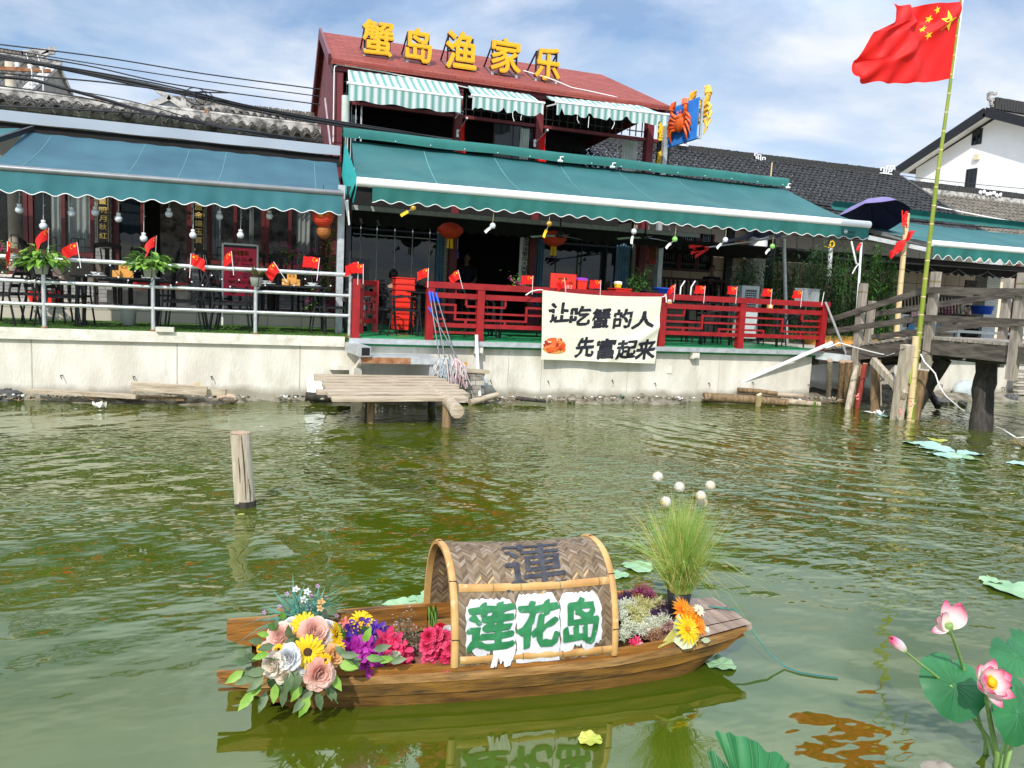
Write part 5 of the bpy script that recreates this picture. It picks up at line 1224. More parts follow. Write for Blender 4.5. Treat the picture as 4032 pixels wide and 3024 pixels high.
# bamboo poles and flags
def bamboo(name,label,pts,r0,r1,m,nodes,cat='pole',hook=None):
 t = thing(name,label,cat,pts[0]); k = len(pts); fine = []; n = 30
 ln = [(pts[i + 1] - pts[i]).length for i in range(k - 1)]; tot = sum(ln)
 def at_(s_):
  d = s_ * tot
  for i in range(k - 1):
   if d <= ln[i] or i == k - 2: return pts[i].lerp(pts[i + 1],d / ln[i])
   d -= ln[i]
 b = MB(); b.tube([at_(i / n) for i in range(n + 1)],[r0 + (r1 - r0) * i / n for i in range(n + 1)],10); b.build('cane',m,t)
 for i in range(1,nodes):
  s_ = i / nodes; a_ = at_(s_ - 0.0012); e_ = at_(s_ + 0.0012); rr = (r0 + (r1 - r0) * s_) * 1.10
  MB().tube([a_,e_],rr,10).build('node',m_bambood if m is m_bamboo else m_node,t)
 return t
YP = 10.02
fp = bamboo('flag_pole','tall green bamboo flag pole standing in the water by the bridge',[P(3592,1655,YP) - Z3 * 0.3,P(3600,1500,YP),P(3645,1080,YP),P(3690,700,YP),P(3735,380,YP),P(3786,-10,YP)],0.047,0.020,m_bamboo,24)
bamboo('bamboo_pole','short stout dry bamboo pole lashed in front of the green flag pole',[W(3585,1655) - Z3 * 0.3,P(3607,1325,10.0)],0.060,0.055,m_bambood,5)
bamboo('bamboo_pole','thin green bamboo stake between the pale post and the flag pole',[P(3582,1510,9.98),P(3604,1345,10.06)],0.020,0.018,m_bamboo,4)
bamboo('bamboo_pole','cream bamboo pole with a crumpled red flag behind the bridge rail',[P(3528,1330,13.4),P(3545,1130,13.4),P(3573,840,13.4)],0.062,0.052,m_bambood,9)
p = P(3568,845,13.3); b = MB()
for k in range(9): b.tube([p + Vector((0,0,0)),p + Vector((R.uniform(-.16,.04),-0.03,R.uniform(-.02,.08))),p + Vector((R.uniform(-.13,.02),-0.04,R.uniform(-.34,-.05)))],0.012,5)
tag(b.build('red_ribbon',m_flag),'red ribbon knotted round the top of the cream bamboo pole','ribbon')
def cloth_flag(b,fn,nu=18,nv=12,stars=True):
 b.grid(nu,nv,fn,0)
 if not stars: return
 def star(cu,cv,r,rot):
  for off in (-0.003,0.003):
   pts = []
   for k in range(10):
    a = rot + k * PI / 5 - PI / 2; q = r if k % 2 == 0 else r * 0.40
    u,v = cu + q * math.cos(a) * 0.667,cv + q * math.sin(a)
    p0 = fn(u,v); e1 = fn(u + .01,v) - p0; e2 = fn(u,v + .01) - p0; n = e1.cross(e2)
    pts.append(p0 + (n.normalized() * off if n.length > 1e-12 else Vector((0,off,0))))
   c_ = fn(cu,cv); e1 = fn(cu + .01,cv) - c_; e2 = fn(cu,cv + .01) - c_; n = e1.cross(e2)
   c_ = c_ + (n.normalized() * off if n.length > 1e-12 else Vector((0,off,0)))
   b.add(pts + [c_],[(k,(k + 1) % 10,10) for k in range(10)],1)
 star(0.167,0.25,0.155,0)
 for u,v,r_ in ((0.335,0.09,.3),(0.40,0.19,.9),(0.40,0.33,.2),(0.335,0.43,.6)): star(u,v,0.055,r_)
hA,hB = P(3779,8,YP),P(3748,308,YP)
fA,fB = P(3505,40,YP),P(3395,300,YP)
FV = [(v,P(x,y,YP)) for v,x,y in ((0,3496,26),(.22,3500,95),(.36,3440,122),(.7,3404,222),(1.0,3380,305))]
def bigflag(u,v):
 k = 0
 while k < 3 and v > FV[k + 1][0]: k += 1
 f = (v - FV[k][0]) / (FV[k + 1][0] - FV[k][0]); f = f * f * (3 - 2 * f) if k else f
 fly = FV[k][1].lerp(FV[k + 1][1],f); p = hA.lerp(hB,v).lerp(fly,u)
 k = u ** 1.15
 ph = (u * 1.15 + v * 0.62)
 y = 0.15 * k * math.sin(ph * 7.0) + 0.085 * k * math.sin(ph * 15.0 + 1.3 - v * 3) + 0.06 * math.exp(-((u * .9 - v + .1) / .09) ** 2) + 0.035 * math.sin(u * 28 - v * 13) * k
 sagz = -0.09 * math.sin(PI * u) * (v * v) - 0.03 * u * math.sin(v * PI) * math.sin(ph * 6.0)
 return Vector((p.x + 0.02 * k * math.sin(ph * 9),p.y - y,p.z + sagz + 0.02 * math.sin(u * 34) * v * k))
t = thing('national_flag','large red flag with yellow stars flying from the tall green bamboo pole','flag',hA)
b = MB(); cloth_flag(b,bigflag,70,46); b.build('cloth',[m_flag,m_star],t)
MB().tube([P(3789,-10,YP),P(3779,80,YP),P(3747,312,YP)],0.024,10).build('white_sleeve',m_whiteboard,t)
def crumple(u,v):
 a,e = P(3590,920,13.2),P(3510,1003,13.2)
 p = a.lerp(e,u) + Vector((0.10,0,0.12)) * (v - 0.5) * 2 * (0.6 + 0.8 * math.sin(PI * min(1,u + .1)))
 return Vector((p.x + 0.04 * math.sin(u * 11 + v * 5),p.y + 0.09 * math.sin(v * 8 + u * 4),p.z + 0.05 * math.sin(u * 13 - v * 9)))
b = MB(); cloth_flag(b,crumple,22,16,False); tag(b.build('crumpled_flag',m_flag),'small crumpled red flag caught on the cream bamboo pole','flag')
# ------------------------------------------------------------------ galvanised railing of the left terrace
YF = 12.24
rl = thing('steel_railing','galvanised three bar pipe railing along the left terrace edge','railing',(-2,YF,ZD))
xs = [P(px,py,YF).x for px,py in ((-400,1270),(175,1290),(603,1305),(1005,1318),(1375,1331))]
for i,x in enumerate(xs):
 b = MB(); b.tube([(x,YF,ZD - 0.02),(x,YF,ZD + 0.94)],0.029,12); p_ = b.build('post',m_steel,rl)
 MB().tube([(x,YF,ZD - 0.005),(x,YF,ZD + 0.02)],0.042,10).build('base_collar',m_rust,p_)
for z in (0.955,0.635,0.325):
 MB().tube([(xs[0],YF,ZD + z),(xs[-1],YF,ZD + z)],0.032 if z > .9 else 0.026,12).build('rail',m_steel,rl)
tag(MB().box((P(650,1302,12.2).x,12.20,1.05),(0.24,0.13,0.065)).build('stone_block',m_coping),'loose pale stone block on the wall beside the third railing post','block')
# fairy lights wound along the railing
fl = thing('fairy_lights','string of small white fairy lights looped along the steel railing','string lights',(-2,YF,ZD + 0.9))
pts = []; x = xs[0] + 0.1; lamps = []
g = random.Random(11); up = True
while x < xs[-1] - 0.1:
 z = ZD + (0.93 if up else g.uniform(0.62,0.76)); pts.append(Vector((x,YF - 0.045,z)))
 up = not up; x += g.uniform(0.14,0.26)
fine = []
for a_,e_ in zip(pts,pts[1:]): fine += sag(a_,e_,0.03,5)[:-1]
MB().tube(fine,0.004,4).build('wire',m_cable,fl)
for k in range(0,len(fine),3):
 q = fine[k]; MB().ball(q + Vector((g.uniform(-.02,.02),-0.012,-0.02)),0.012,6,5).build('lamp',m_white,fl)
# ------------------------------------------------------------------ red timber railing of the restaurant
YQ = 12.20; zt_ = ZD + 0.925
rr = thing('red_railing','red painted lattice railing along the restaurant terrace','railing',(6,YQ,ZD))
px_posts = [(1688,1340),(1884,1350),(2240,1362),(2597,1372),(2907,1378),(3226,1390)]
rx = [P(px,py,YQ).x for px,py in px_posts]
for x in rx: MB().bx(x - 0.06,x + 0.06,YQ - 0.06,YQ + 0.06,ZD - 0.02,zt_ - 0.10).build('post',m_red,rr)
MB().bx(rx[0] - 0.08,rx[-1] + 0.10,YQ - 0.07,YQ + 0.07,zt_ - 0.099,zt_).build('top_rail',m_red,rr)
for i,(a_,e_) in enumerate(zip(rx,rx[1:])):
 a,e = a_ + 0.061,e_ - 0.061; w_ = e - a
 for z0_,z1_ in ((0.67,0.755),(0.20,0.27)): MB().bx(a,e,YQ - 0.035,YQ + 0.035,ZD + z0_,ZD + z1_).build('rail',m_red,rr)
 if i == 0: MB().bx(a,e,YQ - 0.03,YQ + 0.03,ZD + 0.10,ZD + 0.135).build('rail',m_red,rr)
 b = MB(); t_ = 0.017; q = 1 if i % 2 == 0 else 0
 def hb(u0,u1,z): b.bx(a + w_ * u0,a + w_ * u1,YQ - 0.016,YQ + 0.016,ZD + z - t_,ZD + z + t_)
 def vb(u,z0_,z1_): b.bx(a + w_ * u - t_,a + w_ * u + t_,YQ - 0.018,YQ + 0.018,ZD + z0_,ZD + z1_)
 f = (lambda u: u) if q == 0 else (lambda u: 1 - u)
 def H(u0,u1,z): hb(min(f(u0),f(u1)),max(f(u0),f(u1)),z)
 H(0,.25,.55); vb(f(.25),.565,.67); H(.5,1,.565); vb(f(.5),.315,.58); H(0,.48,.44); H(.52,1,.44); H(0,.5,.332); vb(f(.25),.27,.32); H(.74,1,.332); vb(f(.74),.27,.345); vb(f(.5),.755,.83)
 b.build('lattice',m_red,rr)
# open gate leaf and its posts left of it
gt = thing('red_gate','red gate leaf standing open beside the end of the steel railing','gate',(1.55,YQ,ZD))
gx = P(1398,1335,YQ).x
MB().bx(gx - 0.055,gx + 0.055,YQ - 0.06,YQ + 0.06,ZD - 0.08,ZD + 0.90).build('post',m_red,gt)
lp0 = Vector((gx + 0.09,YQ + 0.10,0)); lp1 = Vector((P(1462,1325,11.75).x,11.78,0))
lp1 = Vector((gx + 0.40,YQ + 0.62,0))
d = (lp1 - lp0)
for q in (0.0,1.0):
 c_ = lp0 + d * q; MB().beam((c_.x,c_.y,ZD + 0.05),(c_.x,c_.y,ZD + 0.90),0.085,0.05,0,Vector((0,1,0))).build('stile',m_red,gt)
for z in (0.85,0.68,0.24): MB().beam(lp0 + Z3 * (ZD + z),lp1 + Z3 * (ZD + z),0.045,0.075).build('gate_rail',m_red,gt)
b = MB()
for u0,z0_,u1,z1_ in ((0,.52,.55,.52),(.55,.52,.55,.38),(.55,.38,1,.38),(0,.40,.3,.40),(.3,.40,.3,.26),(.7,.68,.7,.55),(.7,.55,1,.55)):
 b.beam(lp0 + d * u0 + Z3 * (ZD + z0_),lp0 + d * u1 + Z3 * (ZD + z1_),0.028,0.034)
b.build('lattice',m_red,gt)
for z in (0.24,0.80): MB().box((gx + 0.07,YQ + 0.05,ZD + z),(0.06,0.06,0.07)).build('hinge',m_rust,gt)
# grey steel awning columns
for i,(px,py,w_,lab) in enumerate(((1335,1180,0.11,'grey steel column behind the end of the steel railing'),(1366,1180,0.08,'dark grey steel column beside the red gate'))):
 p = P(px,py,13.2 + 0.15 * i); zt2 = P(px,790,13.2).z
 tag(MB().bx(p.x - w_ / 2,p.x + w_ / 2,p.y - w_ / 2,p.y + w_ / 2,ZD - 0.02,zt2 + 0.25).build('steel_column',m_steelmat if i == 0 else m_darkplastic),lab,'column','columns carrying the awnings')
p = P(2592,1100,15.8); tag(MB().bx(p.x - 0.055,p.x + 0.055,15.75,15.86,ZD,3.3).build('steel_column',m_steelmat),'grey steel column right of the hanging red sign','column','columns carrying the awnings')
p0_,p1_ = P(3040,950,15.4),P(3010,1240,15.4); tag(MB().tube([Vector((p1_.x,15.4,ZD)),Vector((p0_.x,15.4,3.4))],0.095,14).build('steel_column',m_darkplastic),'dark round column among the bamboo plants behind the red railing','column','columns carrying the awnings')
tag(MB().tube([P(3086,940,14.6),P(3098,1380,14.6)],0.045,10).build('tent_pole',m_steelmat),'slim grey tent pole just right of the dark round column','pole')
tag(MB().tube([P(3272,970,15.2),P(3262,1120,15.2)],0.05,10).build('tent_pole',m_whitepole),'white pole tied with yellow ribbon beneath the right end of the green awning','pole')
tag(MB().tube([P(3392,955,12.2),P(3362,1405,12.2)],0.022,8).build('thin_pole',m_whitepole),'slender pale pole from the awning corner down to the grey box beam','pole')
p = P(3272,962,15.1); b = MB()
b.tube([p + Vector((0.07 * math.cos(a),-0.03,0.07 * math.sin(a))) for a in [k * 0.7 for k in range(10)]],0.02,6); b.tube([p,p + Vector((-0.10,-0.04,-0.09)),p + Vector((-0.22,-0.04,-0.06))],0.012,5)
tag(b.build('yellow_ribbon',m_yellow),'yellow ribbon tied round the white pole','ribbon')
b = MB(); b.tube([P(3352,950,12.25),P(3363,1000,12.2),P(3370,1035,12.2),P(3380,1045,12.2),P(3388,1030,12.2),P(3391,990,12.2)],0.018,7); b.tube([P(3380,1040,12.2),P(3368,1055,12.2),P(3356,1078,12.2)],0.012,6)
tag(b.build('hanging_hose',m_whitecable),'white hose looped from the right corner of the green awning','hose')
b = MB(); q0,q1,q2,q3 = P(3385,955,12.15),P(3372,985,12.15),P(3382,990,12.15),P(3394,960,12.15); b.grid(6,6,lambda u,v: q0.lerp(q3,u).lerp(q1.lerp(q2,u),v) + Vector((0,0.02 * math.sin(u * 6 + v * 3),0)))
tag(b.build('small_red_flag',m_flag),'small red rag hanging at the right corner of the green awning','rag')
# ------------------------------------------------------------------ the cream banner
YBn = 12.085
TLb,TRb,BRb,BLb = P(2136,1142,YBn),P(2606,1168,YBn),P(2580,1432,YBn),P(2130,1415,YBn)
def bann(u,v,o=0.0):
 p = TLb.lerp(TRb,u).lerp(BLb.lerp(BRb,u),v)
 s_ = -0.035 * math.sin(PI * u) * (1 - v)
 y = 0.018 * math.sin(u * 9 + v * 2) * (0.3 + 0.7 * v) + 0.012 * math.sin((u + v) * 14) * (u * v) + 0.03 * math.exp(-((u + v * 0.8 - 1.35) / 0.06) ** 2) * u
 for c_ in (.25,.5,.75): y += 0.006 * math.exp(-((u - c_) / 0.008) ** 2)
 for c_ in (.33,.66): y += 0.006 * math.exp(-((v - c_) / 0.012) ** 2)
 return Vector((p.x,YBn - y - o,p.z + s_))
t = thing('banner','cream cloth banner with two lines of black brush writing and a plate of crabs','banner',TLb)
b = MB(); b.grid(90,46,bann); b.build('cloth',m_cloth,t)
bw,bh_ = (TRb.x - TLb.x),(TLb.z - BLb.z)
def onb(u0,v0): return lambda x,y,z: bann(u0 + x / bw,v0 - y / bh_,0.004)
def brushy(seed,slant=0.16):
 def f(x,y):
  return (x + slant * y + 0.006 * math.sin(y * 90 + seed) ,y + 0.10 * x + 0.005 * math.sin(x * 110 + seed * 2))
 return f
b = MB()
for i,(c,u,v,w_,h_) in enumerate((('让',.140,.30,.165,.285),('吃',.320,.325,.165,.285),('蟹',.500,.345,.145,.300),('的',.685,.335,.150,.285),('人',.870,.345,.190,.255),
          ('先',.375,.790,.150,.300),('富',.555,.800,.150,.305),('起',.735,.800,.170,.285),('来',.915,.790,.170,.300))):
 b.glyphs(c,onb(u * 0.985,v),w=w_ * bw * 1.0,h=h_ * bh_ * 0.97,bold=0.036,warp=brushy(i,0.10))
b.build('lettering',m_ink,t)
# printed plate of crabs
pl = MB(); pc = (0.108,0.765)
def pb(u,v,o): return bann(u,v,o)
ring = [(pc[0] + 0.098 * math.cos(a * PI / 16),pc[1] + 0.075 + 0.072 * math.sin(a * PI / 16)) for a in range(32)]
pl.add([pb(u,v,0.003) for u,v in ring],[tuple(range(32))],0)
g = random.Random(4)
for k in range(46):
 a = g.uniform(0,2 * PI); r_ = math.sqrt(g.random()); cu,cv = pc[0] + 0.078 * r_ * math.cos(a),pc[1] + 0.02 + 0.095 * r_ * math.sin(a)
 ln,wd_,th = g.uniform(.02,.045),g.uniform(.008,.016),g.uniform(0,PI)
 pts = []
 for j in range(10):
  q = j * PI / 5; x,y = ln * math.cos(q),wd_ * math.sin(q)
  pts.append(pb(cu + (x * math.cos(th) - y * math.sin(th)),cv + (x * math.sin(th) + y * math.cos(th)) * 1.75,0.0040 + k * 0.00012))
 pl.add(pts,[tuple(range(10))],1 + k % 3)
pl.build('printed_crabs',[m_orangewood,m_crab,mat('crab_print_dark',(0.36,0.03,0.01),0.6),mat('crab_print_light',(0.80,0.22,0.06),0.6)],t)
for q,dx in ((TLb,-0.2),(TRb,0.06)):
 MB().tube([q + Vector((0,-0.01,0)),q + Vector((dx * 0.4,-0.03,0.0)),q + Vector((dx,-0.02,-0.03 if dx < 0 else 0.05)),q + Vector((dx * 1.5,-0.02,-0.10))],0.010,6).build('tie',m_white,t)
# ------------------------------------------------------------------ small flags on the railings
def small_flag(seed,w=0.29,h=0.20,droop=0.0,curl=0.0):
 t = thing('hand_flag','','flag')
 MB().tube([(0,0,-0.10),(0,0,0.33)],0.0065,6).build('stick',m_white,t,True)
 g = random.Random(seed); a1,a2,p1 = g.uniform(.015,.035),g.uniform(.008,.02),g.uniform(0,6)
 def f(u,v):
  x = -w * u * math.cos(curl * u) * (1 - 0.25 * droop * u); y = w * u * math.sin(curl * u) * 0.8 + a1 * math.sin(u * 7 + p1 + v * 2) * u + a2 * math.sin(u * 15 + v * 6) * u
  return Vector((x,y,0.325 - h * v - droop * u * u * 0.16 + 0.012 * math.sin(u * 8 + p1) * u))
 b = MB(); cloth_flag(b,f,16,10); b.build('cloth',[m_flag,m_star],t,True)
 return t
protos = [small_flag(1),small_flag(2,droop=0.7),small_flag(3,curl=1.0),small_flag(4,droop=1.5,curl=0.8,w=0.26)]
used = [[],[],[],[]]
FL = [
 (30,1030,12.18,3,-.02,2.6,'drooping red flag on the steel railing left of the first potted plant'),(190,975,12.25,3,.08,1.3,'red flag half hidden behind the first leafy potted plant'),
 (315,1032,12.18,1,-.12,.2,'red flag tilted left between the first two potted plants'),(612,1000,12.26,3,.25,1.45,'red flag furled behind the second leafy potted plant'),
 (748,1072,12.17,1,-.05,PI,'red flag hanging below the rail right of the second potted plant'),(918,1062,12.18,3,-.1,.3,'red flag folded in front of the red menu board'),
 (1118,1092,12.16,1,-.60,.1,'red flag leaning far over beside the bronze leafed plant'),(1250,1085,12.18,0,.10,0,'red flag near the right end of the steel railing'),
 (1430,1100,12.1,0,-.02,0,'flag spread wide above the red gate'),(1409,1100,12.14,1,0,.2,'second flag overlapping another above the red gate'),
 (1685,1115,12.13,1,0,0,'red flag at the left end of the red railing'),(1818,1120,12.13,1,-.30,0,'red flag leaning left above the mop handles'),
 (2096,1142,12.13,0,0,0,'red flag just left of the cream banner'),(2228,1150,12.13,1,-.20,.3,'red flag in front of the red price board'),
 (2363,1158,12.13,0,0,0,'red flag above the middle of the cream banner'),(2654,1172,12.13,3,.02,0,'red flag first to the right of the cream banner'),
 (2772,1178,12.13,0,.02,0,'red flag second to the right of the cream banner'),(2898,1180,12.13,2,.02,0,'folded flag above the middle post right of the banner'),
 (3035,1188,12.13,0,.02,0,'red flag second from the right end of the red railing'),(3154,1195,12.13,0,.02,0,'red flag nearest the right end of the red railing')]
for px,py,Y_,k,tilt,yaw,lab in FL:
 o = place(protos[k],used[k],P(px,py,Y_),0,lab)
 o.rotation_euler = (0,tilt,yaw); o.scale = (.72,.72,.72) if px > 1420 else (.82,.82,.82); o['group'] = 'small red flags on the railings'
tag(MB().tube([P(3235,1202,12.13),P(3245,1150,12.13)],0.0065,6).build('flag_stick',m_white),'bare white flag stick at the right end of the red railing','stick')
# ------------------------------------------------------------------ leaves
def leaf(b,base,d,ln,wd,mi=0,up=Z3,fold=0.25,droop=0.2,roll=0.0):
 base = Vector(base); d = Vector(d).normalized()
 if abs(d.dot(up)) > 0.97: up = Vector((0.6,0.5,0.2))
 s_ = d.cross(up).normalized(); n = s_.cross(d)
 if roll: s_,n = s_ * math.cos(roll) + n * math.sin(roll),n * math.cos(roll) - s_ * math.sin(roll)
 def q(t,w): return base + d * (ln * t) + s_ * (wd * 0.5 * w) + n * (abs(w) * wd * fold * 0.5 - droop * ln * t * t)
 vs = [q(0,0),q(.28,-.85),q(.28,0),q(.28,.85),q(.62,-.8),q(.62,0),q(.62,.8),q(1,0)]
 b.add(vs,[(0,2,1),(0,3,2),(1,2,5,4),(2,3,6,5),(4,5,7),(5,6,7)],mi,True)
def rnd_dir(g,zlo=-0.2,zhi=1.0):
 a = g.uniform(0,2 * PI); z = g.uniform(zlo,zhi); r = math.sqrt(max(0,1 - z * z)); return Vector((r * math.cos(a),r * math.sin(a),z))
# ------------------------------------------------------------------ chairs and tables
def metal_chair():
 t = thing('slatted_armchair','','chair',group='black slatted metal armchairs')
 for i in range(6): MB().beam((-0.23,-0.19 + i * 0.083,0.44),(0.23,-0.19 + i * 0.083,0.44),0.062,0.018).build('seat_slat',m_black,t,True)
 for i in range(4): MB().beam((-0.20,-0.235 - i * 0.028,0.56 + i * 0.085),(0.20,-0.235 - i * 0.028,0.56 + i * 0.085),0.014,0.05).build('back_slat',m_black,t,True)
 MB().beam((-0.19,-0.352,0.90),(0.19,-0.352,0.90),0.016,0.04).build('top_rail',m_black,t,True)
 for s_ in (-1,1):
  MB().tube([(s_ * .25,-.30,0),(s_ * .235,-.225,.44),(s_ * .215,-.27,.66),(s_ * .19,-.35,.90)],0.015,7).build('rear_leg',m_black,t,True)
  MB().tube([(s_ * .27,.29,0),(s_ * .245,.24,.44),(s_ * .245,.235,.60),(s_ * .25,.17,.655),(s_ * .25,.05,.665),(s_ * .23,-.255,.62)],0.014,7).build('front_leg',m_black,t,True)
  MB().beam((s_ * .235,-.22,.425),(s_ * .24,.25,.425),0.02,0.025).build('side_rail',m_black,t,True)
 return t
def wood_chair():
 t = thing('wooden_chair','','chair',group='black wooden high backed chairs')
 MB().bx(-.22,.22,-.20,.22,.42,.46).build('seat',m_blackwood,t,True)
 for s_ in (-1,1):
  MB().tube([(s_ * .20,-.21,0),(s_ * .20,-.19,.45),(s_ * .20,-.23,.75),(s_ * .19,-.29,1.02)],0.020,6).build('rear_leg',m_blackwood,t,True)
  MB().beam((s_ * .19,.19,0),(s_ * .19,.19,.42),.04,.04).build('front_leg',m_blackwood,t,True)
  MB().tube([(s_ * .10,-.19,.46),(s_ * .08,-.22,.72),(s_ * .10,-.27,.97)],0.012,5).build('back_spindle',m_blackwood,t,True)
  MB().beam((s_ * .19,-.18,.2),(s_ * .19,.19,.2),.025,.03).build('stretcher',m_blackwood,t,True)
 b = MB(); b.grid(10,2,lambda u,v: Vector((-.22 + .44 * u,-.285 - .03 * math.sin(PI * u) - .012 * (v - .5),.955 + .085 * v + .045 * math.sin(PI * u)))); b.build('crest_rail',m_blackwood,t,True)
 MB().beam((0,-.19,.46),(0,-.275,.98),.07,.014,0,Vector((0,1,0))).build('splat',m_blackwood,t,True)
 return t
def metal_table():
 t = thing('dining_table','','table',group='black terrace tables')
 MB().bx(-.60,.60,-.375,.375,.725,.75).build('tabletop',m_black,t,True)
 for sx in (-1,1):
  for sy in (-1,1): MB().tube([(sx * .50,sy * .30,.725),(sx * .53,sy * .32,0)],[0.034,0.026],10).build('leg',m_black,t,True)
 return t
def cloth_table():
 t = thing('covered_table','','table',group='cloth covered tables by the teahouse')
 MB().bx(-.50,.50,-.50,.50,.70,.735).build('tabletop',m_blackwood,t,True)
 for sx in (-1,1):
  for sy in (-1,1): MB().beam((sx * .42,sy * .42,0),(sx * .42,sy * .42,.70),.06,.06).build('leg',m_blackwood,t,True)
 b = MB()
 def f(u,v):
  a = u * 4; k = int(a) % 4; q = a - int(a); c = [(-1,-1),(1,-1),(1,1),(-1,1),(-1,-1)]
  x = c[k][0] + (c[k + 1][0] - c[k][0]) * q; y = c[k][1] + (c[k + 1][1] - c[k][1]) * q
  o = 0.515 + 0.02 * v * math.sin(u * 60) + 0.02 * v
  return Vector((x * o,y * o,.745 - v * (.36 + 0.015 * abs(math.sin(u * 90)))))
 b.grid(96,4,f); b.add([(-.515,-.515,.745),(.515,-.515,.745),(.515,.515,.745),(-.515,.515,.745)],[(0,1,2,3)]); b.build('tablecloth',m_tilecloth,t,True)
 return t
ch,wc,mt,ct = metal_chair(),wood_chair(),metal_table(),cloth_table()
uc,uw,um,ut = [],[],[],[]
Lx = lambda px,Y: P(px,1150,Y).x
place(mt,um,(-1.88,13.02,ZD),0.03,'black table with a wooden menu stand left of the second railing post')
place(mt,um,(0.62,13.02,ZD),-0.02,'black table behind the bronze leafed plant and right railing post')
place(mt,um,(-4.3,13.1,ZD),0.0,'black table at the far left edge of the terrace')
E_,W_ = -PI / 2,PI / 2
for x,y,rz,lab in ((-3.42,12.72,E_ + PI,'slatted armchair at the far left edge, seen from its side'),(-3.30,13.45,E_ + PI + .1,'slatted armchair behind another at the far left edge'),(-2.95,13.55,E_,'slatted armchair directly behind the first potted plant'),
      (-2.62,12.80,E_ + .05,'slatted armchair facing the table just right of the first potted plant'),(-2.62,13.35,E_ - .06,'slatted armchair on the far left corner of the menu stand table'),
      (-0.98,12.78,W_ - .05,'slatted armchair at the right of the menu stand table'),(-0.95,13.42,W_ + .08,'slatted armchair behind the hanging red flag'),
      (-0.30,12.75,E_,'slatted armchair left of the table behind the bronze leafed plant'),(-0.22,13.4,E_ + .1,'slatted armchair behind the red menu board flag'),(1.22,12.95,W_,'slatted armchair in the right corner of the steel railed terrace'),
      (2.10,13.25,E_ - .15,'slatted armchair just inside the open red gate'),(2.42,12.95,E_ + .1,'slatted armchair nearest the railing inside the open red gate')):
 place(ch,uc,(x,y,ZD),rz,lab)
place(mt,um,(3.20,13.15,ZD),0,'dark table behind the mop handles and first red railing panel')
mx_ = [(4.75,13.3,'dark table behind the second red railing panel'),(6.3,13.3,'dark table hidden behind the cream banner'),(7.75,13.25,'dark table behind the first panel right of the banner'),(9.45,13.2,'dark table behind the last red railing panel')]
for x,y,lab in mx_:
 place(mt,um,(x,y,ZD),R.uniform(-.1,.1),lab)
 for dx,rz,side in ((-0.86,E_,'left'),(0.86,W_,'right')):
  if abs(x - 6.3) < .1 and dx > 0: continue
  place(ch,uc,(x + dx,y + R.uniform(-.25,.25),ZD),rz + R.uniform(-.15,.15),'armchair, %s of the %s' % (side,lab))
for x,y,lab in ((-2.75,15.9,'cloth covered table in front of the left teahouse window'),(0.05,15.8,'cloth covered table left of the red menu board'),(1.15 - .35,16.3,'cloth covered table by the flowering bush')):
 place(ct,ut,(x,y,1.27),0.05,lab)
for x,y,rz,lab in ((-2.35,15.1,.1,'wooden chair with its back to the water near the tilted flag'),(-3.4,15.3,E_,'wooden chair at the left of the left covered table'),(-1.55,15.6,W_,'wooden chair behind the menu stand table'),(-0.60,15.2,E_ + .5,'wooden chair left of the middle covered table'),
      (0.02,15.02,.05,'wooden chair in front of the middle covered table'),(0.55,15.05,-.1,'wooden chair below the red menu board'),(1.10,15.25,.2,'wooden chair just left of the flowering bush'),(-1.95,16.2,PI,'wooden chair near the teahouse step')):
 place(wc,uw,(x,y,1.27 if y > 14.7 else ZD),rz,lab)
# table things
def stand(x,y,z,lab):
 t = thing('menu_stand',lab,'table stand',(x,y,z),'wooden menu stands on the tables')
 MB().box((x,y,z + 0.105),(0.145,0.018,0.21)).build('upright',m_orangewood,t)
 MB().box((x - 0.10,y - 0.02,z + 0.05),(0.10,0.09,0.10)).build('tissue_box',m_orangewood,t)
 MB().box((x + 0.10,y - 0.01,z + 0.05),(0.05,0.06,0.10)).build('chopstick_cup',m_orangewood,t)
 b = MB(); c = Vector((x,y - 0.011,z + 0.155)); b.tube([c + Vector((0.028 * math.cos(a * PI / 6),0,0.020 * math.sin(a * PI / 6))) for a in range(13)],0.003,4)
 for s_ in (-1,1):
  for k in range(3): b.tube([c + Vector((s_ * .026,0,.01 - k * .012)),c + Vector((s_ * .046,0,.02 - k * .02))],0.003,4)
 b.build('burnt_mark',m_seed,t)
stand(-1.78,12.80,ZD + .75,'wooden menu stand with tissue box on the table left of centre')
stand(0.62,12.80,ZD + .75,'wooden menu stand with tissue box on the table behind the bronze leafed plant')
for x,y,lab in ((-2.15,12.85,'grey bowl set stacked left of the wooden menu stand'),(-1.42,12.82,'glossy dark bowl set right of the wooden menu stand'),(0.25,12.85,'pale bowl set on the table behind the bronze leafed plant'),(0.95,12.85,'grey bowl set at the right end of the right table')):
 t = thing('bowl_set',lab,'bowls',(x,y,ZD + .75),'wrapped bowl sets on the tables')
 MB().lathe([(0,0),(.12,.002),(.135,.015),(.12,.02),(0,.02)],18,(x,y,ZD + .75)).build('plate',m_greyplastic,t)
 MB().lathe([(.05,0.02),(.09,.06),(.085,.06),(0,.055)],18,(x,y,ZD + .75)).build('bowl',m_clear if 'pale' in lab else m_greyplastic,t)
p = P(1650,1200,13.0)
for i,(px,py,Y_) in enumerate(((2634,1182,12.8),(3032,1206,12.8))):
 q = P(px,py,Y_); t = thing('order_stand','small orange table sign %s' % ('by the right edge of the banner' if i == 0 else 'behind the right red railing panel'),'table stand',q,'orange table signs')
 MB().box(q,(0.12,0.03,0.15)).build('panel',m_orangewood,t); MB().box(q + Vector((0,-0.017,0.0)),(0.06,0.004,0.06)).build('label',m_whiteboard,t)
q = Vector((Lx(505,13.6),13.6,ZD))
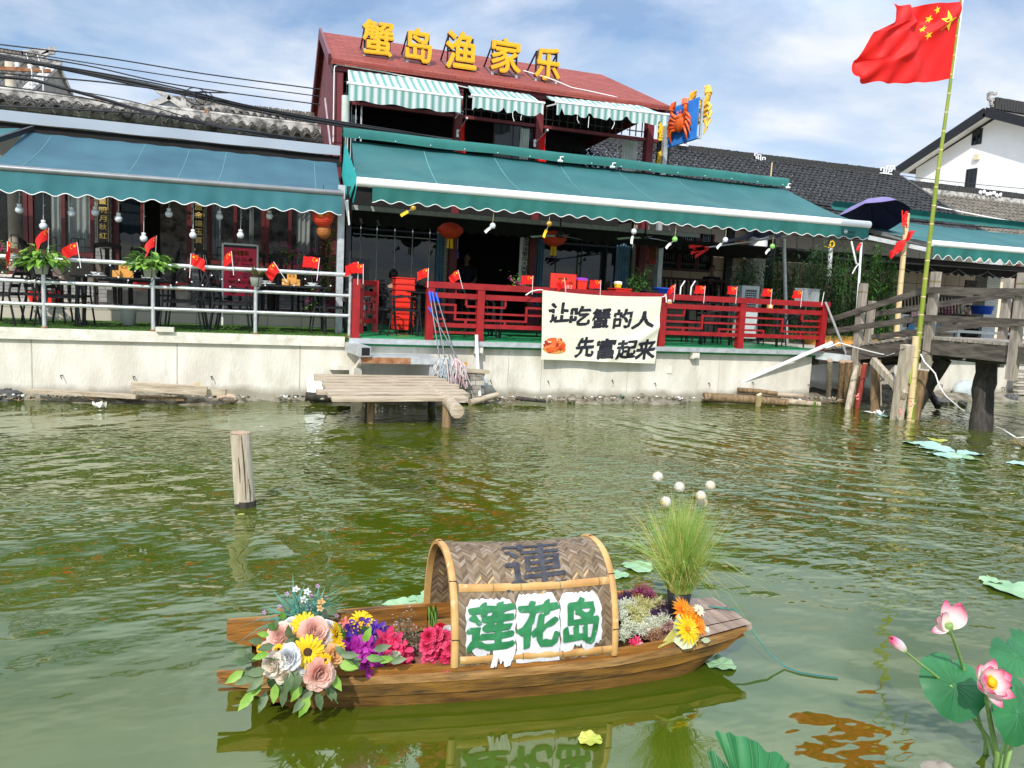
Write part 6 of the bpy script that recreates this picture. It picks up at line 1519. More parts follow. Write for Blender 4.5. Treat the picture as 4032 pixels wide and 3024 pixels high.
t = thing('waste_bin','white plastic waste bin under the tables on the left terrace','bin',q); MB().lathe([(0,0),(.10,0),(.125,.30),(.13,.31),(.115,.30),(.09,.02),(0,.02)],18,q).build('bucket',m_whiteboard,t)
b = MB(); b.grid(24,3,lambda u,v: q + Vector((math.cos(u * 2 * PI) * (.125 + .02 * v + .01 * math.sin(u * 40)),math.sin(u * 2 * PI) * (.125 + .02 * v),.31 - .09 * v))); b.build('bin_liner',m_clear,t)
q = Vector((Lx(190,15.6),15.4,1.27))
t = thing('red_tub','open red plastic tub on the paving behind the left armchairs','tub',q); MB().lathe([(0,0),(.26,0),(.33,.20),(.35,.21),(.31,.20),(.24,.02),(0,.02)],4,q,rotz(.7),sm=False).build('basin',m_redplastic,t)
# menu board
mb = P(945,1160,14.5); x0,x1 = P(880,1060,14.5).x,P(1010,1060,14.5).x; z1_,z0_ = P(945,962,14.5).z,P(945,1165,14.5).z
t = thing('menu_board','red free standing menu board with yellow and white writing','menu board',((x0 + x1) / 2,14.5,ZD))
MB().bx(x0,x1,14.49,14.52,z0_,z1_ - 0.06).build('sheet',m_poster,t)
for a_ in (x0 - 0.015,x1 + 0.015): MB().bx(a_ - 0.015,a_ + 0.015,14.48,14.53,ZD,z1_).build('frame_post',m_white,t)
MB().bx(x0,x1,14.48,14.53,z1_ - 0.02,z1_ + 0.012).build('top_bar',m_white,t); MB().bx(x0,x1,14.485,14.525,z1_ - 0.065,z1_ - 0.02).build('top_band',m_black,t)
xc = (x0 + x1) / 2; ww = x1 - x0
def onboard(dx,z): return lambda x,y,zz: (xc + dx + x,14.486,z + y)
b = MB()
b.glyphs('莲岛蟹苑',onboard(0,z1_ - .155),w=ww * .52,h=.085,bold=.02); b.glyphs('268元(2-3人)餐',onboard(0,z1_ - .27),w=ww * .76,h=.085,bold=.02); b.glyphs('568元(4-5人)餐',onboard(0,z1_ - .66),w=ww * .72,h=.085,bold=.02); b.build('yellow_lettering',m_yellow,t)
b = MB()
for k,(l_,r_) in enumerate((('清蒸大闸蟹','葱油白水鱼'),('湖虾','炒螺蛳'),('红烧肉','蒸双臭'),('时蔬','咸肉百叶'),('米饭','银鱼羹'))):
 for s_,txt in ((-.24,l_),(.22,r_)):
  b.glyphs(txt,onboard(ww * s_,z1_ - .345 - k * .056),h=.038,bold=.008)
for k in range(3):
 for s_,txt in ((-.24,'大闸蟹'),(.22,'湖鲜')): b.glyphs(txt,onboard(ww * s_,z1_ - .745 - k * .056),h=.038,bold=.008)
b.build('white_lettering',m_white,t)
# ------------------------------------------------------------------ potted plants on the railing
def pothos(px,py,lab,n,bronze=False,seed=1):
 q = P(px,py,12.20); g = random.Random(seed); t = thing('potted_plant',lab,'potted plant',q,'potted plants on the steel railing')
 MB().lathe([(0,-.11),(.072,-.11),(.098,.02),(.101,.03),(.088,.03),(0,.02)],14,q).build('pot',m_pot,t)
 b = MB()
 for a in range(4): b.tube([q + Vector((.103 * math.cos(a * PI / 2 + .4),.103 * math.sin(a * PI / 2 + .4),.03)),q + Vector((.078 * math.cos(a * PI / 2 + .4),.078 * math.sin(a * PI / 2 + .4),-.11))],0.004,4)
 b.tube([q + Vector((.106 * math.cos(a * PI / 10),.106 * math.sin(a * PI / 10),.03)) for a in range(21)],0.005,4); b.build('wire_holder',m_black,t)
 b = MB(); st = MB()
 for i in range(n):
  d = rnd_dir(g,-.35 if not bronze else .1,1.0); ln = g.uniform(.07,.27) if not bronze else g.uniform(.02,.05)
  tip = q + Vector((0,0,.03)) + Vector((d.x * ln * 1.2,d.y * ln * .95,max(-.03,d.z * ln * 1.0) + .03))
  if not bronze:
   st.tube([q + Vector((0,0,.02)),q.lerp(tip,.5) + Z3 * .03,tip],.003,4)
   leaf(b,tip - d * .03,Vector((d.x,d.y,g.uniform(-.5,.25))),g.uniform(.10,.155),g.uniform(.07,.11),g.choice((0,0,1)),fold=.3,droop=g.uniform(.1,.45))
  else:
   leaf(b,q + Vector((g.uniform(-.03,.03),g.uniform(-.03,.03),.02)),d + Z3 * .5,g.uniform(.14,.23),g.uniform(.03,.045),g.choice((0,1)),fold=.5,droop=g.uniform(.0,.3))
 if not bronze: st.build('stems',m_leaf,t)
 b.build('leaves',[m_leafb,m_leaf] if not bronze else [mat('bronze_leaf',(.10,.065,.03),.5,vs=14,col2=(.21,.15,.06),trans=.2),mat('olive_leaf',(.10,.12,.03),.5,vs=14,col2=(.22,.24,.07),trans=.2)],t)
pothos(163,1048,'full leafy green pothos on the first railing post',170,seed=3)
pothos(590,1062,'bright leafy pothos on the second railing post',150,seed=8)
pothos(1008,1098,'small bronze leafed plant on the third railing post',46,True,5)
# ------------------------------------------------------------------ things hanging under the awnings
BL_ = [(76,826),(171,890),(283,839),(375,836),(467,861),(566,939),(665,842),(760,926),(864,852),(947,926),(1061,850)]
WHERE = ['leftmost hanging glass bulb, before the left window','low hanging bulb near the left window mullion','hanging bulb before the pale curtain','hanging bulb touching the left couplet board','hanging bulb just right of the left couplet board','lowest hanging bulb, in the middle of the teahouse door','hanging bulb at the right of the teahouse door','low bulb before the right couplet board','hanging bulb right of the right couplet board','low bulb above the red menu board','rightmost bulb, left of the red lantern']
bulbs = []
for (px,py),lab in zip(BL_,WHERE):
 p = P(px,py,13.05); o = thing('hanging_bulb',lab,'bulb',p,'clear bulbs hanging from the left awning')
 MB().lathe([(0,-.055),(.03,-.05),(.05,-.025),(.056,0),(.05,.025),(.03,.045),(.022,.05)],16,p).build('globe',m_bulb,o)
 MB().lathe([(.022,.05),(.03,.055),(.03,.085),(0,.088)],12,p).build('cap',m_white,o)
 q = Vector((p.x,p.y,3.20)); b = MB(); b.tube([p + Z3 * .088,p.lerp(q,.5) + Vector((.006,0,0)),q],.004,4)
 for k in (.4,.65): c_ = p.lerp(q,k); b.tube([c_,c_ + Vector((.03,0,.005))],.004,4)
 b.build('cord',m_whitecable,o)
p = P(1271,853,13.0)
t = thing('paper_lantern','round red paper lantern under the right end of the blue green awning','lantern',p,'paper lanterns by the steel columns')
b = MB(); n = 13
for k in range(n + 1): pass
prof = []
for k in range(n * 4 + 1):
 a = PI * k / (n * 4); r_ = .172 * math.sin(a) * (1 - .035 * abs(math.sin(k * PI / 4))); prof.append((max(r_,.03),-.165 * math.cos(a)))
MB().lathe(prof,28,p).build('globe',m_lantern,t); MB().lathe([(.05,.155),(.055,.18),(0,.18)],14,p).build('cap',m_gold,t); MB().tube([p + Z3 * .18,p + Z3 * .5],.005,4).build('cord',m_cable,t)
b = MB(); g = random.Random(5)
for c_,ux,uz in (('福',-.05,.02),('喜',.06,.05)): b.glyphs(c_,lambda x,y,z: p + Vector((ux + x,-math.sqrt(max(0,.176 ** 2 - (ux + x) ** 2 - (uz + y) ** 2)) - .003,uz + y)),w=.07,h=.07,bold=.01)
b.build('gold_print',m_gold,t)
p = P(1275,912,13.05)
t = thing('paper_lantern','smaller brown paper lantern hanging below the red one','lantern',p,'paper lanterns by the steel columns')
MB().lathe([(max(r_ * .68,.02),z * .70) for r_,z in prof],24,p).build('globe',m_lanternb,t); MB().lathe([(.03,.11),(.03,.125),(0,.125)],10,p).build('cap',m_black,t)
def chime(px,py,tx,ty,ball,tagm,lab):
 p = P(px,py,12.82); q = P(tx,ty,12.80); t = thing('wind_chime',lab,'wind chime',p,'glass wind chimes along the green awning')
 MB().lathe([(.012,.055),(.035,.045),(.052,.015),(.05,-.015),(.035,-.042),(.028,-.045)],16,p).build('glass_bell',ball,t)
 MB().tube([p + Z3 * .05,p + Vector((.004,0,.15)),p + Vector((.008,0,.27))],.004,4).build('cord',m_bambood,t)
 d = (q - p); MB().tube([p,p + d * .6],.003,4).build('string',m_whitecable,t)
 b = MB(); dn = d.normalized(); s_ = dn.cross(Vector((0,1,0))); b.grid(2,8,lambda u,v: q - dn * .075 + dn * .15 * v + s_ * (.05 * (u - .5)) + Vector((0,.015 * math.sin(v * 4),0))); b.build('paper_tag',tagm,t)
m_bellgold = mat('bell_gold',(.55,.34,.06),.15,.4,var=.1); m_bellgreen = mat('bell_green',(.22,.50,.12),.1,var=.1)
for a in ((1627,820,1592,841,m_bellgold,m_yellow,'golden wind chime with a yellow tag at the left of the green awning'),(1940,890,1921,905,m_bulb,m_whiteboard,'clear wind chime with a curled white tag, second from the left'),(2162,882,2146,920,m_bellgold,m_yellow,'golden wind chime with a yellow tag above the cream banner'),
   (2496,912,2489,945,m_bulb,m_whiteboard,'clear wind chime with a white tag left of the hanging red sign'),(2657,943,2631,968,m_bellgreen,m_whiteboard,'green wind chime with a white tag right of the hanging red sign'),(2856,945,2831,969,m_bulb,m_whiteboard,'clear wind chime with a white tag before the purple cloth'),(3041,971,3022,990,m_bellgreen,m_whiteboard,'green wind chime with a white tag near the dark round column')): chime(*a)
for px,py,lab in ((1772,938,'yellow tasselled red lantern above the blue number plate'),(2180,968,'yellow tasselled red lantern above the cream banner')):
 p = P(px,py,15.3); t = thing('tasselled_lantern',lab,'lantern',p,'tasselled lanterns inside the restaurant terrace')
 MB().lathe([(.05,0),(.17,.05),(.26,.14),(.26,.22),(.16,.30),(.06,.33)],20,p - Z3 * .02).build('globe',m_lantern,t)
 b = MB()
 for k in range(14): b.tube([p + Vector((.05 * math.cos(k),.05 * math.sin(k),0)),p + Vector((.06 * math.cos(k),.06 * math.sin(k),-.2))],.010,5)
 b.build('tassel',m_yellow,t)
for px,py,rz,lab in ((2205,925,.35,'ceiling fan with white blades above the banner'),(2540,932,.2,'ceiling fan with white blades near the hanging red sign')):
 p = P(px,py,14.6); t = thing('ceiling_fan',lab,'fan',p,'ceiling fans under the green awning')
 MB().lathe([(0,-.06),(.07,-.05),(.09,0),(.06,.05),(.015,.06),(.015,.42)],16,p).build('motor',m_darkplastic,t)
 for k in range(3):
  a = rz + k * 2 * PI / 3; d = Vector((math.cos(a),math.sin(a),0)); b = MB(); s_ = Vector((-d.y,d.x,.25)); b.grid(6,2,lambda u,v: p + d * (.10 + .52 * u) + s_ * (.11 * (v - .5)) - Z3 * (.02 + .03 * u * u)); b.build('blade',m_white,t)
# ------------------------------------------------------------------ people
def person(lab,joints,head,hair_to,loc,rz,shirt,group=None,seated=True):
 t = thing('person',lab,'person',loc,group,rz)
 def skin(name,chain,m,parent=t):
  vs = []; es = []; rs = []; idx = {}
  for path in chain:
   prev = None
   for p,r in path:
    k = tuple(round(c,4) for c in p)
    if k not in idx: idx[k] = len(vs); vs.append(p); rs.append(r)
    if prev is not None and prev != idx[k]: es.append((prev,idx[k]))
    prev = idx[k]
  me = bpy.data.meshes.new(name); me.from_pydata(vs,es,[]); me.materials.append(m)
  o = bpy.data.objects.new(name,me); COL.objects.link(o); o.parent = parent
  md = o.modifiers.new('skin','SKIN'); md.use_smooth_shade = True
  for i,r in enumerate(rs): me.skin_vertices[0].data[i].radius = (r,r); me.skin_vertices[0].data[i].use_root = (i == 0)
  sd = o.modifiers.new('sub','SUBSURF'); sd.levels = 1; sd.render_levels = 2
  return o
 J = joints
 pel,wst,chs,nk = J['pelvis'],J['waist'],J['chest'],J['neck']
 body = [[(pel,.115),(wst,.105),(chs,.125),(nk,.052),(J['chin'],.055)]]
 for s_ in ('l','r'):
  body.append([(chs,.125),(J['sh' + s_],.062),(J['el' + s_],.044),(J['wr' + s_],.032),(J['hd' + s_],.030)])
  body.append([(pel,.115),(J['hp' + s_],.085),(J['kn' + s_],.060),(J['an' + s_],.042),(J['toe' + s_],.036)])
 skin('body',body,m_skin)
 cl = [[(pel,.135),(wst,.13),(chs,.145),(tuple(Vector(chs).lerp(Vector(nk),.6)),.075)]]
 for s_ in ('l','r'): cl.append([(chs,.145),(J['sh' + s_],.078),(J['el' + s_],.056)])
 skin('shirt',cl,shirt)
 tr = []
 for s_ in ('l','r'): tr.append([(pel,.138),(J['hp' + s_],.10),(J['kn' + s_],.075),(J['an' + s_],.055)])
 skin('trousers',tr,m_trouser)
 hd = MB(); H = Vector(head); hd.ball((0,0,0),(.078,.098,.118),14,10); hd.ball((0,.098,-.015),(.014,.022,.022),6,5)
 for q in (-1,1): hd.ball((q * .079,-.005,-.01),(.012,.022,.032),6,5)
 hd.ball((0,.086,-.06),(.024,.012,.007),6,4); hd.v = [tuple(H + Vector(p)) for p in hd.v]; h_ = hd.build('head',m_skin,t,True)
 e = MB()
 for q in (-1,1): e.ball(H + Vector((q * .032,.088,.012)),.009,6,5)
 e.build('eyes',m_hair,h_,True)
 hr = MB(); hr.ball((0,-.016,.022),(.087,.100,.108),14,9,jit=.02)
 hr.v = [tuple(H + Vector((x,y,z if not (y > .055 and z < .05) else max(z,.05)))) for x,y,z in hr.v]; hr.build('hair',m_hair,h_,True)
 return t
def seated(lean=0.05):
 J = dict(pelvis=(0,-.02,.52),waist=(0,-.02,.68),chest=(0,lean,.88),neck=(0,lean + .02,1.04),chin=(0,lean + .045,1.10))
 for s_,q in (('l',-1),('r',1)):
  J['sh' + s_] = (q * .19,lean,.95); J['el' + s_] = (q * .25,lean + .10,.70); J['wr' + s_] = (q * .17,lean + .32,.76); J['hd' + s_] = (q * .13,lean + .40,.77)
  J['hp' + s_] = (q * .10,.06,.50); J['kn' + s_] = (q * .12,.44,.48); J['an' + s_] = (q * .12,.42,.08); J['toe' + s_] = (q * .13,.56,.035)
 return J
def standing():
 J = dict(pelvis=(0,0,.92),waist=(0,0,1.10),chest=(0,.02,1.32),neck=(0,.02,1.48),chin=(0,.05,1.54))
 for s_,q in (('l',-1),('r',1)):
  J['sh' + s_] = (q * .19,.0,1.40); J['el' + s_] = (q * .24,.02,1.12); J['wr' + s_] = (q * .18,.22,1.02); J['hd' + s_] = (q * .13,.28,1.03)
  J['hp' + s_] = (q * .09,.0,.86); J['kn' + s_] = (q * .10,.02,.48); J['an' + s_] = (q * .10,-.01,.08); J['toe' + s_] = (q * .11,.13,.03)
 return J
q = P(1538,1080,14.4)
person('person with dark hair and dark shirt seated with back turned, inside the red gate',seated(.10),(0,.17,1.20),0,(q.x,14.4,q.z - 1.22),-.5,m_shirt)
q = P(1866,1050,16.0)
person('person in dark clothes standing in the shaded doorway holding something at the waist',standing(),(0,.05,1.63),0,(q.x * 1.12,18.6,ZD),PI * .9,m_shirt)
q = P(2805,1062,18.6)
person('person sitting on the dark bench before the beige tiled wall',seated(.08),(0,.12,1.20),0,(q.x,18.6,q.z - 1.20),PI * .8,m_shirt)
q = P(3832,1222,16.5)
person('person with short black hair bending over a table beyond the footbridge',seated(.22),(0,.28,1.17),0,(q.x,16.5,q.z - 1.15),1.7,m_shirt)
# ------------------------------------------------------------------ things on and behind the restaurant terrace
q = P(1590,1112,14.0); t = thing('crate_stack','stack of bright red plastic crates beside the seated person','crates',(q.x,14.0,ZD))
for k in range(9): MB().bx(q.x - .17,q.x + .17,13.85,14.2,ZD + .05 + k * .105,ZD + .135 + k * .105).bx(q.x - .185,q.x + .185,13.83,14.22,ZD + .136 + k * .105,ZD + .15 + k * .105).build('crate',m_redplastic,t)
def cooler(px,py,Y_,w,d,h,m,lab,z=ZD):
 q = P(px,py,Y_); t = thing('air_cooler',lab,'air cooler',(q.x,Y_,z),'upright air coolers')
 MB().bx(q.x - w / 2,q.x + w / 2,Y_,Y_ + d,z + .08,z + h).build('body',m,t)
 MB().bx(q.x - w * .30,q.x + w * .36,Y_ - .004,Y_ + .01,z + .55 * h,z + .93 * h).build('grille_panel',m_darkplastic,t)
 b = MB()
 for k in range(9): b.bx(q.x - w * .30,q.x + w * .36,Y_ - .012,Y_ - .005,z + .56 * h + k * .04 * h,z + .572 * h + k * .04 * h)
 for k in range(6): b.bx(q.x - w * .26 + k * w * .115,q.x - w * .25 + k * w * .115,Y_ - .014,Y_ - .0125,z + .555 * h,z + .925 * h)
 b.build('louvres',m,t)
 MB().bx(q.x - w * .34,q.x + w * .40,Y_ - .003,Y_ + .01,z + .1,z + .5 * h).build('lower_panel',m_greyplastic,t)
 for sx in (-1,1): MB().ball((q.x + sx * w * .4,Y_ + .08,z + .04),.04,8,6).build('castor',m_darkplastic,t)
cooler(1412,1150,13.9,.36,.4,1.28,m_darkplastic,'dark grey air cooler behind the open red gate')
q0 = P(2950,1200,14.3); cooler(2952,1200,14.3,.44,.45,1.22,m_greyplastic,'pale grey air cooler behind the middle red railing post')
def tub(name,lab,px,py,Y_,r,h,m,lid=None,cat='tub',n=18,rot=0):
 q = P(px,py,Y_); t = thing(name,lab,cat,q)
 MB().lathe([(0,-h),(r * .82,-h),(r,0),(r * 1.08,.005),(r * 1.08,.02),(r * .93,.01),(r * .78,-h + .02),(0,-h + .02)],n,q,rotz(rot),sm=n > 6).build('bucket',m,t)
 if lid: MB().lathe([(r * 1.1,.02),(r * 1.1,.05),(r * .8,.065),(0,.07)],n,q,rotz(rot),sm=n > 6).build('lid',lid,t)
 return t,q
tub('red_bin','red plastic bin with a purple lid right of the red price board',2286,1108,12.9,.13,.30,m_redplastic,mat('purple_plastic',(.30,.05,.45),.4),'bin',4,PI / 4)
tub('red_planter','red trough with plants above the right half of the banner',2440,1140,12.9,.22,.14,m_redplastic,None,'planter',4,PI / 4)
tub('blue_tub','blue plastic tub at the right end of the banner behind the railing',2616,1138,13.2,.20,.30,m_blueplastic,None,'tub',20)
tub('dark_crate','dark plastic crate left of the blue tub',2560,1148,13.3,.26,.18,m_darkplastic,None,'crate',4,PI / 4)
tub('purple_box','low purple box lying behind the top of the banner',2330,1146,12.9,.20,.06,mat('purple_plastic2',(.36,.08,.48),.4),None,'box',4,PI / 4)
tub('yellow_box','small yellow and white box on the red planter',2433,1122,12.88,.07,.05,m_yellow,m_white,'box',4,PI / 4)
x0,x1 = P(2168,1100,12.75).x,P(2268,1100,12.75).x; z1_,z0_ = P(2218,1078,12.75).z,P(2218,1150,12.75).z
t = thing('price_board','red price board with small yellow and white writing above the banner','price board',((x0 + x1) / 2,12.75,z0_))
MB().bx(x0,x1,12.74,12.77,z0_,z1_).build('board',m_redplastic,t)
b = MB(); xc = (x0 + x1) / 2
b.glyphs('特色套餐',lambda x,y,z: (xc - .02 + x,12.737,z1_ - .09 + y),w=.17,h=.045,bold=.02); b.glyphs('13例',lambda x,y,z: (xc + .13 + x,12.737,z1_ - .155 + y),w=.10,h=.045,bold=.02); b.build('yellow_lettering',m_yellow,t)
b = MB()
for k in range(3): b.glyphs('大闸蟹一套',lambda x,y,z: (xc + .10 + x,12.737,z0_ + .11 - k * .035 + y),w=.14,h=.022)
b.build('white_lettering',m_white,t)
def bamboo_plant(x,y,z,h,n,lab,seed,cat='plant',w=.28,leafn=26):
 g = random.Random(seed); t = thing('bamboo_plant',lab,cat,(x,y,z),'bamboo plants behind the railings'); st = MB(); b = MB()
 for i in range(n):
  bx_,by_ = x + g.uniform(-w,w),y + g.uniform(-.15,.15); hh = h * g.uniform(.6,1.05); tx,ty = g.uniform(-.2,.2),g.uniform(-.12,.12)
  pts = [Vector((bx_ + tx * (k / 6) ** 2,by_ + ty * (k / 6) ** 2,z + hh * k / 6)) for k in range(7)]; st.tube(pts,[.009 - .0009 * k for k in range(7)],5)
  for k in range(leafn):
   s_ = g.uniform(.16,1.0); q = pts[0].lerp(pts[-1],s_); k_ = min(5,int(s_ * 6)); q = pts[k_].lerp(pts[k_ + 1],s_ * 6 - k_)
   d = rnd_dir(g,-.5,.7); leaf(b,q + d * g.uniform(.01,.10),d,g.uniform(.11,.20),g.uniform(.026,.042),g.choice((0,0,1)),fold=.2,droop=g.uniform(.1,.5))
 st.build('stems',m_leaf,t); b.build('leaves',[m_bambooleaf,m_leafd if cat == 'plant' and z > 1.01 and z < 1.03 and seed not in (55,56) else m_leaf],t)  # shade painted in: hedge leaves darker, all but the two sunlit clumps
 return t
q = P(2505,1120,13.6); bamboo_plant(q.x,13.6,ZD + .35,1.05,15,'bushy bamboo plant behind the right half of the banner',4,w=.24,leafn=42)
HB = [(2935,14.7,1.25,'young bamboo just right of the pale grey air cooler'),(3060,15.0,1.55,'bamboo clump around the dark round column'),(3150,14.8,1.5,'bamboo clump behind the tent pole'),(3240,14.9,1.6,'bamboo clump behind the end of the red railing'),(3330,14.7,1.6,'bamboo clump left of the first bridge post'),(3420,14.6,1.65,'bright bamboo clump left of the cream bamboo pole'),(3480,14.4,1.55,'sparse sunlit bamboo touching the cream bamboo pole')]
for i,(px,Y_,h,lab) in enumerate(HB): bamboo_plant(P(px,1200,Y_).x,Y_,1.02,h * 1.42,24,lab,50 + i,w=.36,leafn=60)
b = MB(); q0,q1 = P(3215,1345,14.2),P(3400,1345,14.2)
t = thing('planter_trough','low timber planter trough with a green fringe before the bamboo','planter',(q0.x,14.2,1.0)); MB().bx(q0.x,q1.x + .3,14.1,14.6,.98,1.22).build('trough',m_orangewood,t)
for i in range(220): leaf(b,(R.uniform(q0.x,q1.x + .3),14.08,1.22),Vector((R.uniform(-.3,.3),-.5,R.uniform(-.6,.6))),.07,.02,0)
b.build('fringe',m_leaf,t)
# slatted benches
def bench(x0,x1,y,z,lab):
 t = thing('slatted_bench',lab,'bench',((x0 + x1) / 2,y,z),'dark slatted benches')
 for zz in (.45,.98): MB().bx(x0,x1,y - .03,y + .03,z + zz - .03,z + zz + .03).build('rail',m_darkwood,t)
 n = int((x1 - x0) / .13)
 for k in range(n): MB().beam((x0 + .06 + k * .13,y - .02,z + .48),(x0 + .10 + k * .13,y + .10,z + .95),.045,.03,0,Vector((0,1,0))).build('back_slat',m_darkwood,t)
 MB().bx(x0,x1,y - .45,y - .04,z + .38,z + .42).build('seat',m_darkwood,t)
 for x in (x0 + .1,x1 - .1): MB().bx(x - .04,x + .04,y - .4,y - .32,z,z + .379).build('leg',m_darkwood,t)
q0,q1 = P(2575,1100,17.6),P(2880,1120,17.6); bench(q0.x,q1.x,17.6,q0.z - .93,'dark slatted bench before the beige tiled wall')
q0,q1 = P(3540,1180,17.8),P(3800,1200,17.8); bench(q0.x,q1.x,17.8,q0.z - .80,'dark slatted bench seen between the bridge rails')
for px0,px1,lab in ((2683,2675,'left one of two bent pale sticks behind the red railing'),(2724,2716,'right one of two bent pale sticks behind the red railing')):
 tag(MB().tube([P(px0 - 7,1180,12.9),P(px0 - 2,1130,12.9),P(px0 + 14,1106,12.9)],.014,6).build('bent_stick',m_whitecable),lab,'stick','pale bent sticks')
q = P(3185,1170,13.4); t = thing('clear_box','clear plastic storage box near the right end of the red railing','box',q)
MB().bx(q.x - .20,q.x + .18,13.3,13.6,q.z - .12,q.z + .16).build('shell',m_clear,t); MB().bx(q.x - .21,q.x + .19,13.29,13.61,q.z + .161,q.z + .18).build('lid',m_clear,t)
# purple umbrella and torn purple cloth
c = P(3424,856,14.6)
t = thing('purple_umbrella','big faded purple umbrella with a dark lining between the green awnings','umbrella',c)
def dome(o):
 def f(u,v):
  a = u * 2 * PI; r_ = .92 * v; dr = .40 * (v ** 1.8) * (1 + .10 * abs(math.sin(a * 4)))
  return c + Vector((r_ * math.cos(a) * (1 - .05 * abs(math.sin(a * 4)) * v),r_ * .8 * math.sin(a),.36 - dr - o + .09 * r_ * math.cos(a) * 0 - .40 * r_ * math.sin(a)))
 return f
b = MB(); b.grid(48,8,dome(0)); cv = b.build('canopy',m_purple,t); b = MB(); b.grid(48,8,dome(.012)); b.build('lining',m_purpledark,cv)
for k in range(8):
 a = k * PI / 4; f = dome(.02); MB().tube([f(k / 8,v / 6) for v in range(7)],.008,5).build('rib',m_black,t)
b = MB(); pts = [(2840,962),(2935,920),(2990,905),(3045,905),(3082,935)]; low = [(2838,966),(2950,935),(2985,935),(3040,928),(3080,938)]
def tc(u,v):
 k = min(3,int(u * 4)); f = u * 4 - k; a_,e_ = P(*pts[k],14.0).lerp(P(*pts[k + 1],14.0),f),P(*low[k],13.6).lerp(P(*low[k + 1],13.6),f); return a_.lerp(e_,v) + Vector((0,.05 * math.sin(u * 12 + v * 3),.02 * math.sin(u * 20)))
b.grid(32,6,tc); tag(b.build('torn_cloth',m_purple),'torn flap of purple cloth hanging below the green awning','cloth')
tag(MB().tube([P(2770,975,13.5),P(2830,968,13.6),P(2900,958,13.7),P(3000,945,13.8),P(3110,925,13.9)],.018,6).build('bent_branch',m_greyplastic),'long bent grey branch under the purple cloth tied with a red strip','branch')
b = MB(); p = P(2765,975,13.4)
for k in range(4): b.grid(6,1,lambda u,v: p + Vector((-.30 * u + .05 * k,0,-.03 * k * u - .07 * v - .10 * u * (k % 2) + .04)))
tag(b.build('red_strip',m_flag),'torn red strip at the end of the bent branch','ribbon')
# beyond the bridge
q0,q1 = P(3545,1240,15.2),P(4150,1272,15.2)
t = thing('metal_fence','pale grey metal fence seen through the bridge rails','fence',(q0.x,15.2,1))
for zz,h_ in ((q0.z,.05),(q0.z - .33,.07)): MB().beam((q0.x,15.2,zz),(q1.x,15.2,zz - .05),.05,h_).build('rail',m_greyplastic,t)
for px in (3545,3775,3998): x = P(px,1270,15.2).x; MB().bx(x - .04,x + .04,15.16,15.24,1.0,q0.z).build('post',m_greyplastic,t)
tub('blue_basin','bright blue plastic basin beside the person beyond the bridge',3868,1207,16.8,.30,.22,m_blueplastic,None,'basin',20)
tub('red_bucket','dark red bucket behind the metal fence at the right edge',3965,1282,15.8,.17,.24,m_red,None,'bucket',18)
for px,py,m1,lab in ((3732,1228,m_pink2,'pink orchid spray beyond the bridge rail'),(3790,1215,p_white,'white flower spray beside the pink orchids')):
 q = P(px,py,16.2); t = thing('flower_spray',lab,'flowers',q); b = MB(); st = MB(); g = random.Random(px)
 for k in range(5): st.tube([q + Vector((0,0,-.3)),q + Vector((g.uniform(-.1,.1),0,0)),q + Vector((g.uniform(-.22,.22),g.uniform(-.1,.1),g.uniform(.05,.2)))],.005,4)
 for k in range(90):
  o = q + Vector((g.gauss(0,.10),g.gauss(0,.06),g.gauss(0,.09))); leaf(b,o,rnd_dir(g),.05,.04,0)
 st.build('stems',m_leaf,t); b.build('blooms',m1,t)
for px,py,m1,lab in ((3602,1240,m_mopA,'pink cloth drying on the metal fence'),(3625,1238,m_whiteboard,'white cloth drying on the metal fence'),(3590,1290,mat('blue_cloth',(.06,.20,.38),.9),'blue cloth hanging low behind the bridge rails'),(3688,1290,MATS['blue_cloth'],'second blue cloth hanging behind the bridge post')):
 q = P(px,py,15.1); b = MB(); b.grid(8,5,lambda u,v: q + Vector((.22 * (u - .5),.03 * math.sin(u * 9),-.30 * v * (1 - .4 * u) + .08))); tag(b.build('drying_cloth',m1),lab,'cloth','cloths hanging on the metal fence')
q = P(3905,1140,18.5); t = thing('brick_pillar','pillar of pale blue grey brick beyond the right bridge post','pillar',(q.x,18.5,1)); MB().bx(q.x - .28,q.x + .28,18.45,18.9,.9,3.6).build('shaft',m_bluebrick,t); MB().bx(q.x - .30,q.x + .30,18.43,18.92,.85,1.1).build('plinth',m_coping,t)
for px,lab in ((3865,'red timber jamb left of the pale brick pillar'),(4000,'red timber jamb at the right edge of the picture')):
 q = P(px,1150,18.8); tag(MB().bx(q.x - .06,q.x + .06,18.8,18.9,.95,3.6).build('door_jamb',m_redwin),lab,'door frame','red timber jambs at right')
q = P(3822,1122,17.6); t = thing('guesthouse_sign','small dark brown sign with pale writing hanging beyond the bridge','sign board',q)
MB().bx(q.x - .22,q.x + .22,17.58,17.62,q.z - .14,q.z + .14).build('board',m_darkwood,t); b = MB(); b.glyphs('餐饮 民宿',lambda x,y,z: (q.x + x,17.577,q.z + y),w=.34,h=.09,bold=.02); b.build('lettering',m_whiteboard,t)
